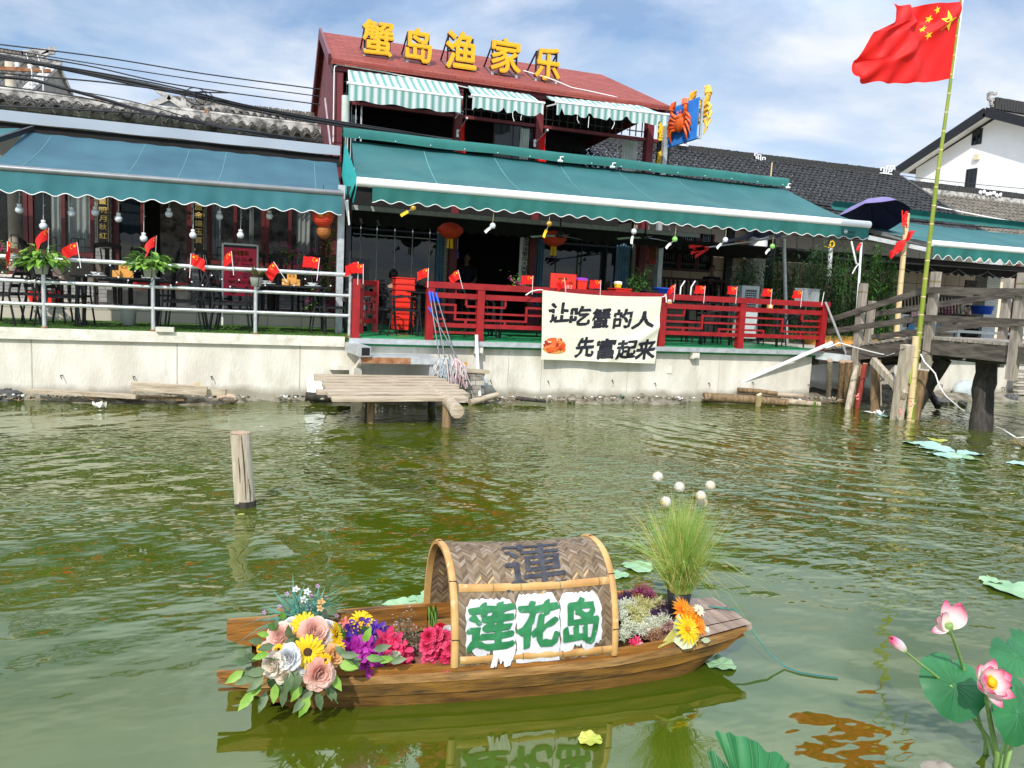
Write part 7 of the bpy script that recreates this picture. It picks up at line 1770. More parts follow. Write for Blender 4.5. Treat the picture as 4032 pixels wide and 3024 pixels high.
# ------------------------------------------------------------------ bougainvillea
def bougain(name,lab,spots,seed,nl,nf):
 g = random.Random(seed); t = thing(name,lab,'flowering shrub',spots[0],'bougainvillea on the terraces'); b = MB(); fl_ = MB(); st = MB()
 for a_,e_ in zip(spots,spots[1:]): st.tube([a_,a_.lerp(e_,.5) + Vector((g.uniform(-.06,.06),g.uniform(-.05,.05),0)),e_],.012,5)
 for a_,e_ in zip(spots,spots[1:]):
  for k in range(nl):
   q = a_.lerp(e_,g.random()) + Vector((g.gauss(0,.10),g.gauss(0,.08),g.gauss(0,.08))); leaf(b,q,rnd_dir(g,-.4,.8),g.uniform(.05,.09),g.uniform(.03,.05),g.choice((0,1)),droop=.3)
  for k in range(nf):
   c_ = a_.lerp(e_,g.random()) + Vector((g.gauss(0,.12),g.uniform(-.16,0),g.gauss(0,.09)))
   for j in range(9): leaf(fl_,c_ + Vector((g.gauss(0,.025),g.gauss(0,.02),g.gauss(0,.025))),rnd_dir(g),.045,.04,0)
 st.build('branches',m_brownpile,t); b.build('leaves',[m_leaf,m_leafb],t); fl_.build('blooms',m_pink2,t)
bougain('bougainvillea','pink flowering bougainvillea trailing beside the grey steel column',[P(1235,1235,14.2),P(1240,1150,14.2),P(1225,1060,14.3),P(1180,1005,14.3),P(1100,985,14.3)],3,70,6)
bougain('leafy_climber','leafy green climber rising up the corner by the red lantern',[P(1290,1160,14.3),P(1295,1050,14.3),P(1300,950,14.3),P(1310,850,14.3)],5,130,1)
bougain('bougainvillea','pink flowering bush at the left edge of the terrace',[P(-30,1090,13.9),P(5,1030,13.9),P(10,970,13.9)],7,90,8)
bougain('bougainvillea','short flowering branch above the left end of the banner',[P(2075,1130,12.9),P(2035,1118,12.9),P(2012,1085,12.9)],9,26,3)
bougain('bougainvillea','small flowering plant on the teahouse step side',[P(440,1090,16.2),P(452,1065,16.2)],13,40,5)
# ------------------------------------------------------------------ plank landing stage, steel step, mops, debris along the shore
nl,nr = P(1292,1572,9.85),P(1855,1568,9.85); fl_,fr = P(1243,1470,11.75),P(1725,1477,11.75)
t = thing('landing_stage','weathered plank landing stage over the water below the mops','landing stage',(nl + fr) / 2)
n = 8
for k in range(n):
 v0,v1 = k / n,(k + 1) / n
 a0,a1 = nl.lerp(fl_,v0),nl.lerp(fl_,v1); e0,e1 = nr.lerp(fr,v0),nr.lerp(fr,v1)
 d = (e0 - a0).normalized(); j0,j1 = R.uniform(-.10,.06),R.uniform(-.05,.10); gap = 0.006; z = R.uniform(-.006,.006)
 c0,c1 = (a0 + a1) / 2 + d * j0 + Z3 * (z - .02),(e0 + e1) / 2 + d * j1 + Z3 * (z - .02)
 MB().beam(c0,c1,(a1 - a0).length - gap - R.uniform(0,.008),.045,0,Z3,.03).build('plank',m_oldwood,t)
for (px,py,tx,ty,r_) in ((1459,1664,1466,1580,.055),(1757,1680,1752,1590,.065)):
 f = W(px,py); MB().tube([f - Z3 * .4,f + Z3 * .1,Vector((f.x,f.y + .02,nl.z - .07))],[r_,r_ * .98,r_ * .9],10).build('post',m_brownpile,t)
for px,Y_ in ((1455,11.6),(1700,11.6)):
 q = P(px,1560,Y_); MB().tube([(q.x,Y_,-.3),(q.x,Y_,fl_.z - .08)],.06,9).build('post',m_darkpile,t)
a_ = W(1470,1640); MB().beam((a_.x + .02,a_.y - .04,nl.z - .11),(a_.x + .18,fl_.y,fl_.z - .09),.13,.10,0,Z3,.05).build('bearer',m_brownpile,t)
q = P(1775,1588,9.75); e_ = P(1800,1620,9.0); MB().tube([Vector((q.x - .06,11.6,fl_.z - .10)),q + Vector((0,0,.0)),e_],[.075,.085,.088],10).build('bearer',m_oldwood,t)
# mooring post in open water
f = W(966,1992); zt_ = P(946,1705,f.y).z
t = thing('mooring_post','lone weathered wooden mooring post standing in the open water','post',f)
lean = P(946,1705,f.y) - f; lean.y = 0.0
pts = [f - Z3 * .4 - lean * .3,f] + [f + lean * (k / 6) for k in range(1,7)]
b = MB(); b.tube(pts,[.083,.081,.080,.079,.078,.0775,.077,.0765],20); o = b.build('trunk',m_oldwoodz,t)
c = MB(); c.tube([pts[-1] + Z3 * .0005,pts[-1] + Z3 * .006],.0765,20); c.build('sawn_top',m_endgrain,t)
for ang,zz0,zz1 in ((-1.45,.12,.99),(-1.9,.35,.70),(-1.05,.05,.40)):
 a0,a1 = f + lean * zz0,f + lean * zz1; dv = Vector((math.cos(ang),math.sin(ang),0))
 MB().tube([a0 + dv * .080,(a0 + a1) / 2 + dv * .0795 + Vector((.004,0,0)),a1 + dv * .0775],[.002,.005,.002],5).build('crack',m_seed,t)
c = MB(); c.tube([f - Z3 * .05,f + Z3 * .05],.0825,20); c.build('wet_band',m_darkpile,t)
# galvanised step frame against the wall
t = thing('steel_step','galvanised box beam step with a rusty front edge above the landing stage','step',P(1560,1400,11.9))
b0,b1 = P(1378,1365,12.2),P(1440,1385,11.6)
bm = MB(); d = (b1 - b0).normalized(); s_ = d.cross(Z3).normalized()
bm.beam(b0,b1,.16,.15); bm.beam(b1 + d * .0005,b1 + d * .003,.13,.12,1); bm.build('box_beam',[m_steelmat,m_black],t)
s0,s1 = P(1415,1408,11.7),P(1715,1410,11.7)
MB().bx(s0.x,s1.x,11.70,12.24,s0.z - .0,s0.z + .025).build('tread',m_steelmat,t)
MB().bx(s0.x,s1.x,11.68,11.699,s0.z - .085,s0.z + .025).build('front_edge',m_steelmat,t)
MB().bx(s0.x + .02,s0.x + .78,11.672,11.679,s0.z - .08,s0.z + .012).build('rusty_strip',m_rust,t)
MB().beam((s0.x + .0,12.2,s0.z - .25),(s0.x + .05,11.72,s0.z - .02),.07,.05).build('bracket',m_coping,t)
MB().bx(s1.x - .085,s1.x - .01,11.72,11.80,.30,s0.z - .002).build('leg',m_steelmat,t)
p0_,p1_ = P(1298,1443,12.15),P(1408,1448,12.15)
tag(MB().bx(p0_.x,p1_.x,12.08,12.245,p0_.z - .045,p0_.z + .03).build('wall_ledge',m_coping),'short concrete ledge on the wall left of the steel step','ledge')
p = P(1400,1462,12.0); tag(MB().box(p,(.14,.14,.12),rotz(.4)).build('stone_block',m_coping),'broken concrete lump at the back left of the landing stage','block')
p0_,p1_ = P(1215,1495,12.1),P(1277,1550,12.1)
tag(MB().beam((p0_.x + .1,12.22,p0_.z + .02),(p0_.x + .1,12.02,.05),(p1_.x - p0_.x),.02,0,Vector((0,1,0))).build('leaning_sheet',m_plaster),'pale square panel leaning on the wall left of the landing stage','panel')
# brick stack with a plank
t = thing('brick_stack','loose stack of grey bricks at the right of the landing stage','bricks',P(1830,1560,11.9))
mb1,mb2 = mat('stack_brick',(.20,.18,.15),.9,vs=12,col2=(.32,.29,.25),bump=.4),mat('stack_brick_pale',(.42,.38,.32),.9,vs=12,col2=(.54,.50,.43),bump=.4)
xl_,xr_ = P(1745,1530,11.95).x,P(1880,1530,11.95).x; zt_ = P(1800,1468,11.95).z; k = 0; z = 0.03
while z < zt_:
 x = xl_ + (0.0 if k % 2 else .06) + .10 * (z / zt_ - .5) * 0
 while x < xr_ - .05:
  MB().box((x + .075,11.95 + R.uniform(-.015,.015),z + .035),(.142,.20,.066),rotz(R.uniform(-.04,.04))).build('brick',R.choice((mb1,mb1,mb2)),t); x += .15
 z += .072; k += 1
p0_,p1_ = P(1836,1457,11.9),P(1923,1464,11.9)
tag(MB().beam(p0_ + Vector((-.1,0,0)),p1_,.14,.06,0,Z3,.05).build('short_plank',m_oldwood),'short plank lying on the brick stack','plank')
p = P(1825,1435,11.95); tag(MB().box(p,(.13,.03,.07),rotz(.3)).build('wood_offcut',m_orangewood),'small fresh orange wood offcut behind the mop heads','wood')
tag(MB().tube([P(1876,1318,12.05),P(1881,1440,12.0),P(1889,1560,11.85)],.028,10).build('downpipe',m_whitepole),'thin white downpipe against the wall beside the brick stack','pipe')
q = P(1905,1505,12.23); tag(MB().box(q + Vector((0,.0,0)),(.13,.02,.13)).build('grey_patch',m_greyplastic),'small grey square sheet on the wall right of the white downpipe','sheet')
# mops
def mop(tx,ty,hx,hy,m,lab,grip,seed,n=34,band=None):
 g = random.Random(seed); top,head = P(tx,ty,12.08),P(hx,hy,11.72)
 t = thing('mop',lab,'mop',head,'mops leaning on the red railing')
 d = (head - top).normalized(); MB().tube([top,head],.0105,8).build('handle',m_pipe,t)
 if grip: MB().tube([top - d * .01,top + d * .16],.019,8).build('grip',m_blueplastic,t)
 MB().tube([head - d * .03,head + d * .03],.034,10).build('collar',band or m,t)
 b = MB()
 for k in range(n):
  a = g.uniform(0,2 * PI); r_ = g.uniform(.02,.13); ln = g.uniform(.20,.42)
  o = Vector((r_ * math.cos(a),r_ * .6 * math.sin(a) - .03,0)); pts = [head + Vector((o.x * .2,o.y * .2,.02)),head + o * .75 + Vector((0,0,-.05)),head + o + Vector((g.uniform(-.03,.03),-.02,-ln * .55)),head + o * 1.1 + Vector((g.uniform(-.05,.05),-.03,-ln))]
  b.tube(pts,g.uniform(.008,.013),5,k % 2)
 b.build('strands',[m,m_mopC],t)
mop(1691,1150,1732,1420,m_mopB,'leftmost mop with grey blue strands and a blue grip',True,1)
mop(1703,1152,1753,1412,m_mopB,'mop with a green collar and pale strands, second from the left',True,2,26,mat('green_cord',(.06,.12,.05),.9))
mop(1716,1155,1795,1418,m_mopA,'mop with a full pink head, third from the left',True,3,44)
mop(1690,1212,1812,1430,m_mopA,'rightmost mop slanting across the others',True,4,30)
# white tube leaning across the wall, grey box beam under the bridge rail
tag(MB().tube([W(2810,1552,.12),P(3276,1350,11.98)],.038,12).build('white_tube',m_whitepole),'long white tube slanting across the wall right of the banner','tube')
t = thing('grey_box_beam','short galvanised box beam sticking out past the end of the red railing','beam',P(3300,1410,12.0))
b0,b1 = P(3212,1398,12.25),P(3384,1418,11.75); bm = MB(); d = (b1 - b0).normalized(); bm.beam(b0,b1,.17,.14); bm.beam(b1 + d * .0005,b1 + d * .003,.14,.11,1); bm.build('box_section',[m_steelmat,m_black],t)
tag(MB().beam(P(3250,1190,12.1),P(3334,1400,11.95),.035,.035).build('steel_strut',m_steel),'bright slanting steel strut at the right end of the red railing','strut')
pts = []
for a_,e_,s_ in (((3255,1375),(3305,1352),.04),((3305,1352),(3500,1392),-.0),((3500,1392),(3562,1376),.03)): pts += sag(P(*a_,10.75),P(*e_,10.75),s_,6)[:-1]
pts = [P(x,y,10.78) for x,y in ((3230,1362),(3255,1370),(3305,1350),(3360,1366),(3430,1385),(3490,1399),(3530,1388),(3565,1378))]
tag(MB().tube(pts,.011,6).build('white_cable',m_whitecable),'white cable draped along the bridge beam left of the flag pole','cable','cables hung on the bridge')
pts = [P(3625,1395,9.9),P(3640,1425,9.8),P(3682,1470,9.7),P(3700,1525,9.6),P(3725,1560,9.5),W(3785,1612,.25),W(3850,1640,.15),W(3895,1672,.02),W(3950,1692,.02),W(3998,1722,.02),W(4060,1722,.02)]
tag(MB().tube(pts,.012,6).build('white_cable',m_whitecable),'white cable falling from the flag pole to the water at right','cable','cables hung on the bridge')
pts = [P(x,y,10.0) for x,y in ((3380,1390),(3430,1405),(3500,1395),(3590,1362),(3640,1382),(3710,1412),(3790,1420),(3890,1408),(3970,1380),(4040,1352))]
tag(MB().tube(pts,.008,5).build('black_cable',m_cable),'thin black cable looping under the bridge deck','cable','cables hung on the bridge')
# driftwood and rubble
def plank_(px0,py0,px1,py1,z0,z1,w_,h_,lab,m=m_oldwood,name='driftwood_plank'):
 tag(MB().beam(W(px0,py0,z0),W(px1,py1,z1),w_,h_,0,Z3,.08).build(name,m),lab,'plank','driftwood planks along the wall')
plank_(517,1520,815,1540,.27,.22,.06,.13,'thick grey plank leaning flat against the wall, left half')
plank_(652,1540,890,1545,.19,.19,.10,.09,'shorter plank overlapping the thick grey plank at its right end')
plank_(115,1538,540,1562,.16,.12,.14,.05,'long thin plank lying on the mud at the left')
plank_(310,1548,730,1572,.11,.08,.12,.04,'thin dark plank beside the mud at the waterline, left half',m_brownpile)
f = P(772,1507,12.1); tag(MB().beam(f,W(790,1583,.0),.075,.05,0,Vector((0,1,0)),.05).build('upright_stake',m_bambood),'short pale stake leaning against the driftwood planks','stake')
for a_ in ((2770,1562,3100,1585,.10,.06,.085,'thick brown log at the waterline right of the banner'),(2900,1548,3160,1560,.16,.14,.05,'thin pale timber lying on the thick brown log'),(2905,1535,3060,1550,.24,.2,.05,'split brown timber topmost of the log pile'),(2985,1575,3230,1592,.05,.04,.06,'pale long timber half in the water by the wall corner')):
 w0,w1 = W(a_[0],a_[1],a_[4]),W(a_[2],a_[3],a_[5]); tag(MB().tube([w0,w0.lerp(w1,.5) + Z3 * .01,w1],[a_[6],a_[6] * .95,a_[6] * .8],9).build('log',m_oldwood if 'pale' in a_[7] else m_brownpile),a_[7],'log','logs at the waterline')
tag(MB().beam(W(2985,1600),P(2990,1552,11.5),.09,.04,0,Vector((0,1,0)),.05).build('upright_stake',m_bambood),'short pale stake upright before the thick brown log','stake')
for a_ in ((1205,1560,1380,1572,.10,.08,.07,'dark log lying under the left corner of the landing stage'),(1850,1585,1960,1553,.04,.15,.055,'pale log slanting up from the water right of the brick stack'),(2030,1568,2150,1580,.08,.06,.035,'thin brown stick along the waterline left of the banner')):
 w0,w1 = W(a_[0],a_[1],a_[4]),W(a_[2],a_[3],a_[5]); tag(MB().tube([w0,w0.lerp(w1,.5),w1],[a_[6],a_[6] * .95,a_[6] * .8],9).build('log',m_oldwood if 'pale' in a_[7] else m_darkpile),a_[7],'log','logs at the waterline')
for i,(px,py,s_,m,lab) in enumerate(((900,1572,.16,mat('tan_rock',(.42,.30,.20),.9,vs=7,col2=(.55,.42,.30),bump=.4),'flat tan stone at the waterline left of the landing stage'),(2145,1565,.15,m_rock,'angular grey brown stone below the left edge of the banner'),(2335,1545,.10,m_rock,'brown stone below the right half of the banner'),(2395,1545,.09,m_rock,'second brown stone right below the banner corner'),(2430,1553,.12,m_rockd,'rounded dark stone right of the banner'),(2250,1575,.10,m_rock,'low stone at the waterline under the banner'),(1930,1545,.13,m_rock,'pale rubble lump by the white downpipe'),(2510,1550,.10,m_rock,'stone with yellow paper beside it right of the banner'),(3278,1578,.10,m_rock,'grey lump of rubble at the corner of the wall'),(30,1560,.20,m_rockd,'dark debris heap at the left edge of the picture'),(1140,1570,.05,m_rock,'small stone beside the landing stage'),(3725,1580,.16,m_rock,'brown rubble heap under the bridge'),(3790,1590,.13,m_mud,'muddy rubble lump left of the thick black pile'),(3985,1570,.16,m_rockd,'black rubble heap right of the thick black pile'))):
 q = W(px,py,.05); b = MB(); g = random.Random(i)
 for k in range(1 if s_ < .15 else 5):
  o = q + Vector((g.uniform(-1,1) * s_ * .7,g.uniform(-.3,.5) * s_,0)) if k else q; b.ball(o,(s_ * g.uniform(.5,.9),s_ * g.uniform(.5,.8),s_ * g.uniform(.35,.6)),9,6,0,rotz(g.uniform(0,3)),.16,g)
 b.sm = [False] * len(b.sm); tag(b.build('rubble',m),lab,'stones','stones and rubble on the shore')
b = MB(); g = random.Random(77)
for k in range(420):
 x = g.uniform(-4.2,11.5); y = 12.18 - abs(g.gauss(0,.10)); s_ = g.uniform(.008,.03); b.ball((x,y,.10 + g.uniform(-.03,.0)),(s_ * 1.4,s_,s_ * .7),6,4,g.choice((0,0,0,1,2)),rotz(g.uniform(0,3)),.25,g)
o = b.build('gravel',[m_rock,m_rockd,m_whiteboard]); struct(o,'stuff')
b = MB()
for k in range(150):
 x = g.choice((g.uniform(-4.0,-.4),g.uniform(3.4,6.6),g.uniform(9.6,10.8))); y = 12.0 - abs(g.gauss(0,.12)); p = Vector((x,y,.06)); d = rnd_dir(g,.05,.5)
 b.tube([p,p + d * g.uniform(.05,.22)],g.uniform(.003,.008),4,g.choice((0,0,1)))
struct(b.build('twigs',[m_brownpile,m_oldwood]),'stuff')
for px,py,m,lab in ((2180,1545,m_clear,'crumpled clear plastic bag below the left of the banner'),(2560,1548,m_whiteboard,'white plastic scrap right of the banner at the waterline'),(2090,1545,m_clear,'plastic bag scrap between the stones left of the banner'),(3460,1625,m_whiteboard,'white foam scraps floating by the brown piles'),(2360,1545,mat('yellow_scrap',(.6,.48,.1),.7),'yellow paper scrap among the stones'),(392,1594,m_coping,'white scrap floating off the mud at left'),(2440,1568,mat('green_net',(.05,.12,.08),.9),'tangle of dark green net at the waterline')):
 q = W(px,py,.06); b = MB(); g = random.Random(px)
 b.grid(9,7,lambda u,v: q + Vector((.16 * (u - .5),.09 * (v - .5),.02 * math.sin(u * 9 + v * 4) + .03 * math.sin(v * 8 - u * 5) + g.uniform(-.008,.02)))); tag(b.build('litter',m),lab,'litter','litter on the shore')
q = P(3800,1540,12.85); b = MB(); b.ball(q,(.34,.15,.24),22,14,0,None,.055); tag(b.build('sack',m_sack),'crumpled grey blue plastic sack against the far wall under the bridge','sack')
t = thing('brick_stack','rough brick pile at the right edge below the bridge','bricks',P(4020,1500,12.7))
for k in range(9):
 for j in range(3): q = P(4012,1460 + k * 11,12.7); MB().box((q.x + j * .2 + R.uniform(-.03,.03),12.7,q.z),(.19,.12,.045),rotz(R.uniform(-.1,.1))).build('brick',mb2 if (k + j) % 3 else mb1,t)
for px,py in ((3210,1610),(1560,1585)):
 q = W(px,py); b = MB()
 for k in range(9): leaf(b,q + Vector((R.uniform(-.05,.05),0,0)),Vector((R.uniform(-.3,.3),0,1)),R.uniform(.1,.24),.014,0)
 tag(b.build('reed_tuft',m_leaf),'thin green reed blades at the waterline %s' % ('by the wall corner' if px > 2000 else 'under the landing stage'),'reeds')
# ------------------------------------------------------------------ sampan
def yc(x): return 3.425 - 0.082 * (x - 0.0) if x < 1.3 else 3.3184 - 0.045 * (x - 1.3)
def hw(x):
 k = [(-0.2,.200),(.1,.222),(.5,.258),(.9,.282),(1.6,.282),(1.95,.245),(2.36,.165),(2.6,.14)]
 for (a,p),(b_,q) in zip(k,k[1:]):
  if x <= b_: return p + (q - p) * max(0,(x - a)) / (b_ - a)
 return k[-1][1]
def zg(x): return .155 + .018 * max(0,(x - 1.0)) ** 1.6 + .025 * max(0,x - 1.9)
def zbot(x): return -.07 + (max(0,.30 - x) * .55) + (max(0,x - 1.85) ** 1.4) * .62
boat = thing('sampan','small varnished wooden sampan with a woven bamboo canopy, full of flowers','boat',(1.2,3.3,0))
X0b,X1b = .02,2.35
XS = [X0b + (X1b - X0b) * i / 40 for i in range(41)]
b = MB()
def hullside(s_):
 def f(u,v):
  x = X0b + (X1b - X0b) * u; zt_ = zg(x) - .045; zb_ = min(zbot(x),zt_ - .005); h = hw(x)
  return Vector((x,yc(x) + s_ * (h * (.945 + .055 * v) + .012 * math.sin(PI * v)),zb_ + (zt_ - zb_) * v))
 return f
for s_ in (-1,1): b.grid(40,6,hullside(s_))
A_,B_ = hullside(-1),hullside(1)
b.grid(40,4,lambda u,v: A_(u,0).lerp(B_(u,0),v)); b.grid(6,4,lambda u,v: A_(0,u).lerp(B_(0,u),v)); b.grid(6,4,lambda u,v: A_(1,u).lerp(B_(1,u),v))
b.build('hull',m_boatd,boat)
def strake(name,s_,xa,xb,zo0,zo1,out,th,m,n=36):
 b = MB()
 for i in range(n):
  x0,x1 = xa + (xb - xa) * i / n,xa + (xb - xa) * (i + 1) / n
  v = []
  for x in (x0,x1):
   y = yc(x) + s_ * (hw(x) + out);
   lo_ = min(zo1 - .004,max(zo0,zbot(x) - zg(x)))
   for dz,dy in ((lo_,0),(zo1,0),(zo1,-s_ * th),(lo_,-s_ * th)): v.append((x,y + dy,zg(x) + dz))
  fs = [(0,1,5,4),(1,2,6,5),(2,3,7,6),(3,0,4,7)]
  if i == 0: fs.append((0,3,2,1))
  if i == n - 1: fs.append((4,5,6,7))
  b.add(v,fs)
 return b.build(name,m,boat)
for s_ in (-1,1):
 strake('side_plank',s_,X0b + .25,2.36,-.100,-.048,.016,.025,m_boatside)
 strake('rubbing_strip',s_,-.115 if s_ < 0 else X0b,2.365,-.045,-.012,.022,.045,m_boattrim)
 strake('gunwale',s_,-.118 if s_ < 0 else -.085,2.0,-.011,.022 if s_ < 0 else .07,.006,.022,m_boat)
strake('stern_board',-1,-.112,.42,-.115,-.052,.012,.022,m_boatd,10)
strake('stern_board',1,-.09,.85,-.06,.068,-.018,.014,m_boat,14)
b = MB(); b.grid(30,4,lambda u,v: Vector((.1 + 1.95 * u,yc(.1 + 1.95 * u) + (v - .5) * 1.7 * hw(.1 + 1.95 * u),.0 + .02 * max(0,u - .8) * 5))); b.build('floor',m_boatd,boat)
for k in range(5):
 v0,v1 = k / 5,(k + 1) / 5
 def bd(u,v,v0=v0,v1=v1):
  x = 1.93 + (2.40 - 1.93) * u; q = v0 + (v1 - v0) * (.03 + .94 * v); return Vector((x + .0,yc(x) + (q * 2 - 1) * (hw(x) + .014),zg(x) + .004 + .002 * (k % 2)))
 b = MB(); b.grid(8,2,bd,0,False); b.grid(8,2,lambda u,v: bd(u,1 - v) - Z3 * .02,0,False); b.grid(1,2,lambda u,v: bd(1,v) - Z3 * .02 * u,0,False); b.grid(1,2,lambda u,v: bd(0,1 - v) - Z3 * .02 * u,0,False); b.build('bow_deck',m_boatdeck,boat)
x = 2.385; MB().beam((x,yc(x) - hw(x) - .012,zg(x) - .012),(x,yc(x) + hw(x) + .012,zg(x) - .012),.03,.030,0,Z3,.04).build('bow_rail',m_boatdeck,boat)
x = 1.925; MB().beam((x,yc(x) - hw(x),zg(x) - .03),(x,yc(x) + hw(x),zg(x) - .03),.025,.09).build('bulkhead',m_boatd,boat)
x = .22; MB().beam((x,yc(x) - hw(x) + .02,.10),(x,yc(x) + hw(x) - .02,.10),.03,.10).build('bulkhead',m_boatd,boat)
MB().bx(.135,.20,yc(.16) + .13,yc(.16) + .20,.05,.285).build('stern_post',m_boat,boat)
# canopy
CX0,CX1,CZ,CH = .842,1.612,.165,.455
def arch(x,t,o=0.0):
 a = PI * t; c,s_ = math.cos(a),math.sin(a); w_ = hw(x) + .005 + o
 k = abs(c) ** .86 * (1 if c > 0 else -1)
 return Vector((x,yc(x) - w_ * k,CZ + (CH + o) * s_ ** .90 - .012 * math.sin(PI * (x - CX0) / (CX1 - CX0)) * s_))
can = MB(); can.grid(24,40,lambda u,v: arch(CX0 + (CX1 - CX0) * u,v,-.004)); can_o = can.build('canopy',m_weaveback,boat)
ln = 0; prev = arch(1.2,0)
TT = [0.0]
for i in range(1,201):
 q = arch(1.2,i / 200); ln += (q - prev).length; TT.append(ln); prev = q
def t_at(s_):
 s_ = max(0,min(ln - 1e-6,s_)); lo = 0
 for i in range(200):
  if TT[i + 1] >= s_: return (i + (s_ - TT[i]) / max(1e-9,TT[i + 1] - TT[i])) / 200
 return 1.0
ARCH = [t_at(ln * i / 400) for i in range(401)]
def on_can(x,s_,o=0.002):
 k = max(0,min(399.999,s_ / ln * 400)); i = int(k); return arch(x,ARCH[i] + (ARCH[i + 1] - ARCH[i]) * (k - i),o)
sw,sl_ = .0080,.040
def herring(o,seed):
 g = random.Random(seed); W0 = sw; L0 = sl_ ; col_w = L0 * .7071
 ncol = int((CX1 - CX0) / col_w) + 2; nrow = int(ln / (W0 * 1.4142)) + 6
 for c in range(-1,ncol):
  for r in range(-3,nrow):
   x0 = CX0 + c * col_w; s0 = r * W0 * 1.4142; dr = 1 if c % 2 == 0 else -1
   a = (x0,s0 if dr > 0 else s0 + col_w); e = (x0 + col_w,s0 + col_w if dr > 0 else s0)
   h_ = W0 * 1.4142 * .47
   pts = [(a[0],a[1] - h_),(e[0],e[1] - h_),(e[0],e[1] + h_),(a[0],a[1] + h_)]
   pts = [(min(CX1,max(CX0,x)),min(ln - .001,max(.001,s_))) for x,s_ in pts]
   if abs(pts[0][0] - pts[1][0]) < 1e-4 or abs(pts[0][1] - pts[3][1]) < 1e-3: continue
   k = g.choices((0,1,2,3,4),(2.4,4.5,4.5,2.2,.22))[0]; l0,l1 = g.uniform(0,.0008),g.uniform(.0004,.0012)
   mid = [((pts[0][0] + pts[1][0]) / 2,(pts[0][1] + pts[1][1]) / 2),((pts[2][0] + pts[3][0]) / 2,(pts[2][1] + pts[3][1]) / 2)]
   vs = [on_can(*pts[0],o + l0),on_can(*mid[0],o + l1),on_can(*pts[1],o + l0),on_can(*pts[2],o + l0),on_can(*mid[1],o + l1),on_can(*pts[3],o + l0)]
   weave.add(vs,[(0,1,4,5),(1,2,3,4)],k,True)
weave = MB(); herring(.0010,2); herring(-.0095,5); weave.build('woven_mat',WEAVE,can_o)
for xa in (CX0 - .004,CX1 - .03):
 b = MB(); o1 = .006
 b.grid(3,60,lambda u,v: arch(xa + .030 * u,v,o1 + .008 * math.sin(PI * u))); b.grid(3,60,lambda u,v: arch(xa + .030 * u,v,-.010)); b.grid(1,60,lambda u,v: arch(xa,v,-.010 + (o1 + .010) * u)); b.grid(1,60,lambda u,v: arch(xa + .030,v,-.010 + (o1 + .010) * u))
 h_ = b.build('bamboo_hoop',m_bambooo,can_o)
 for s_ in (.10,.30,.52,.74,.90):
  c = MB(); tv = t_at(ln * s_); c.tube([arch(xa + q,tv,.014) for q in (-.002,.008,.022,.032)],.0022,5); c.build('wire_tie',m_cable,h_)
smid = .315
for s0,w_ in ((smid,.034),(.012,.034)):
 b = MB(); b.grid(20,4,lambda u,v: on_can(CX0 + .034 + (CX1 - CX0 - .066) * u,s0 + w_ * v,.004 + .007 * math.sin(PI * v))); sb = b.build('bamboo_slat',m_bambooo,can_o)
 for u in (.22,.40,.66,.93): c = MB(); c.tube([on_can(CX0 + .034 + (CX1 - CX0 - .066) * u,s0 + w_ * q,.0045 + .0075 * math.sin(PI * q)) for q in (0,.25,.5,.75,1)],.002,5); c.build('bamboo_joint',m_node,sb)
# big character on the roof and the torn paper panels
b = MB(); b.glyphs('蓮',lambda x,y,z: on_can(1.245 + x,.450 + y,.0055 - z * .5),w=.285,h=.265,bold=.009,warp=lambda x,y: (x + .10 * y + .004 * math.sin(y * 60),y + .06 * x)); b.build('painted_character',m_blackpaint,can_o)
def paper(x0,x1,s_top,s_bot,seed,o=.0060):
 g = random.Random(seed); n = 26; top = [s_top - .012 * abs(math.sin(i * .9 + seed)) * g.random() for i in range(n + 1)]; rg = (.06 if seed == 2 else 1); bot = [s_bot + .022 * rg * g.random() * (1 if i % 4 else .2) + .022 * rg * math.sin(i * .45 + seed) for i in range(n + 1)]
 b = MB()
 def f(u,v):
  k = min(n - 1,int(u * n)); fr = u * n - k; a = top[k] + (top[k + 1] - top[k]) * fr; e = bot[k] + (bot[k + 1] - bot[k]) * fr
  cut = max(0,(u - .86)) * .35 + max(0,.10 - u) * .35; a -= cut
  return on_can(x0 + (x1 - x0) * u + .003 * math.sin(v * 20 + seed),e + (a - e) * v,o + .0016 * math.sin(u * 13 + v * 9) + .0012 * math.sin(v * 31))
 b.grid(n * 2,12,f); return b.build('paper_panel',m_paper,can_o)
q_ = [(.900,1.122,.288,.045,'莲'),(1.126,1.326,.302,.000,'花'),(1.330,1.528,.296,.036,'岛')]
for i,(x0,x1,st,sb_,c) in enumerate(q_):
 paper(x0,x1,st,sb_,i + 1,.0060 + i * .0006)
 b = MB(); w_ = (x1 - x0)
 b.glyphs(c,lambda x,y,z,x0=x0,w_=w_,sm=.168: on_can(x0 + w_ * .5 + x,sm + y,.0112 + i * .0006 - z),w=w_ * (.92 if i < 2 else .76),h=.188,bold=.034,warp=lambda x,y: (x + .10 * y + .004 * math.sin(y * 130 + i) + .003 * math.sin(y * 61),y + .004 * math.sin(x * 140 + i * 2) + .05 * x)); b.build('painted_character',m_greenpaint,can_o)
b = MB(); b.grid(40,6,lambda u,v: on_can(1.015 + .10 * u + .006 * math.sin(v * 5),.075 - (.070 + .022 * math.sin(u * 9 + 1) + .016 * math.sin(u * 31)) * v,.008 + .004 * v * math.sin(u * 12)) - Z3 * (.012 * max(0,v - .6)) - Vector((0,.008 * v,0))); b.build('hanging_paper',m_paper,can_o)
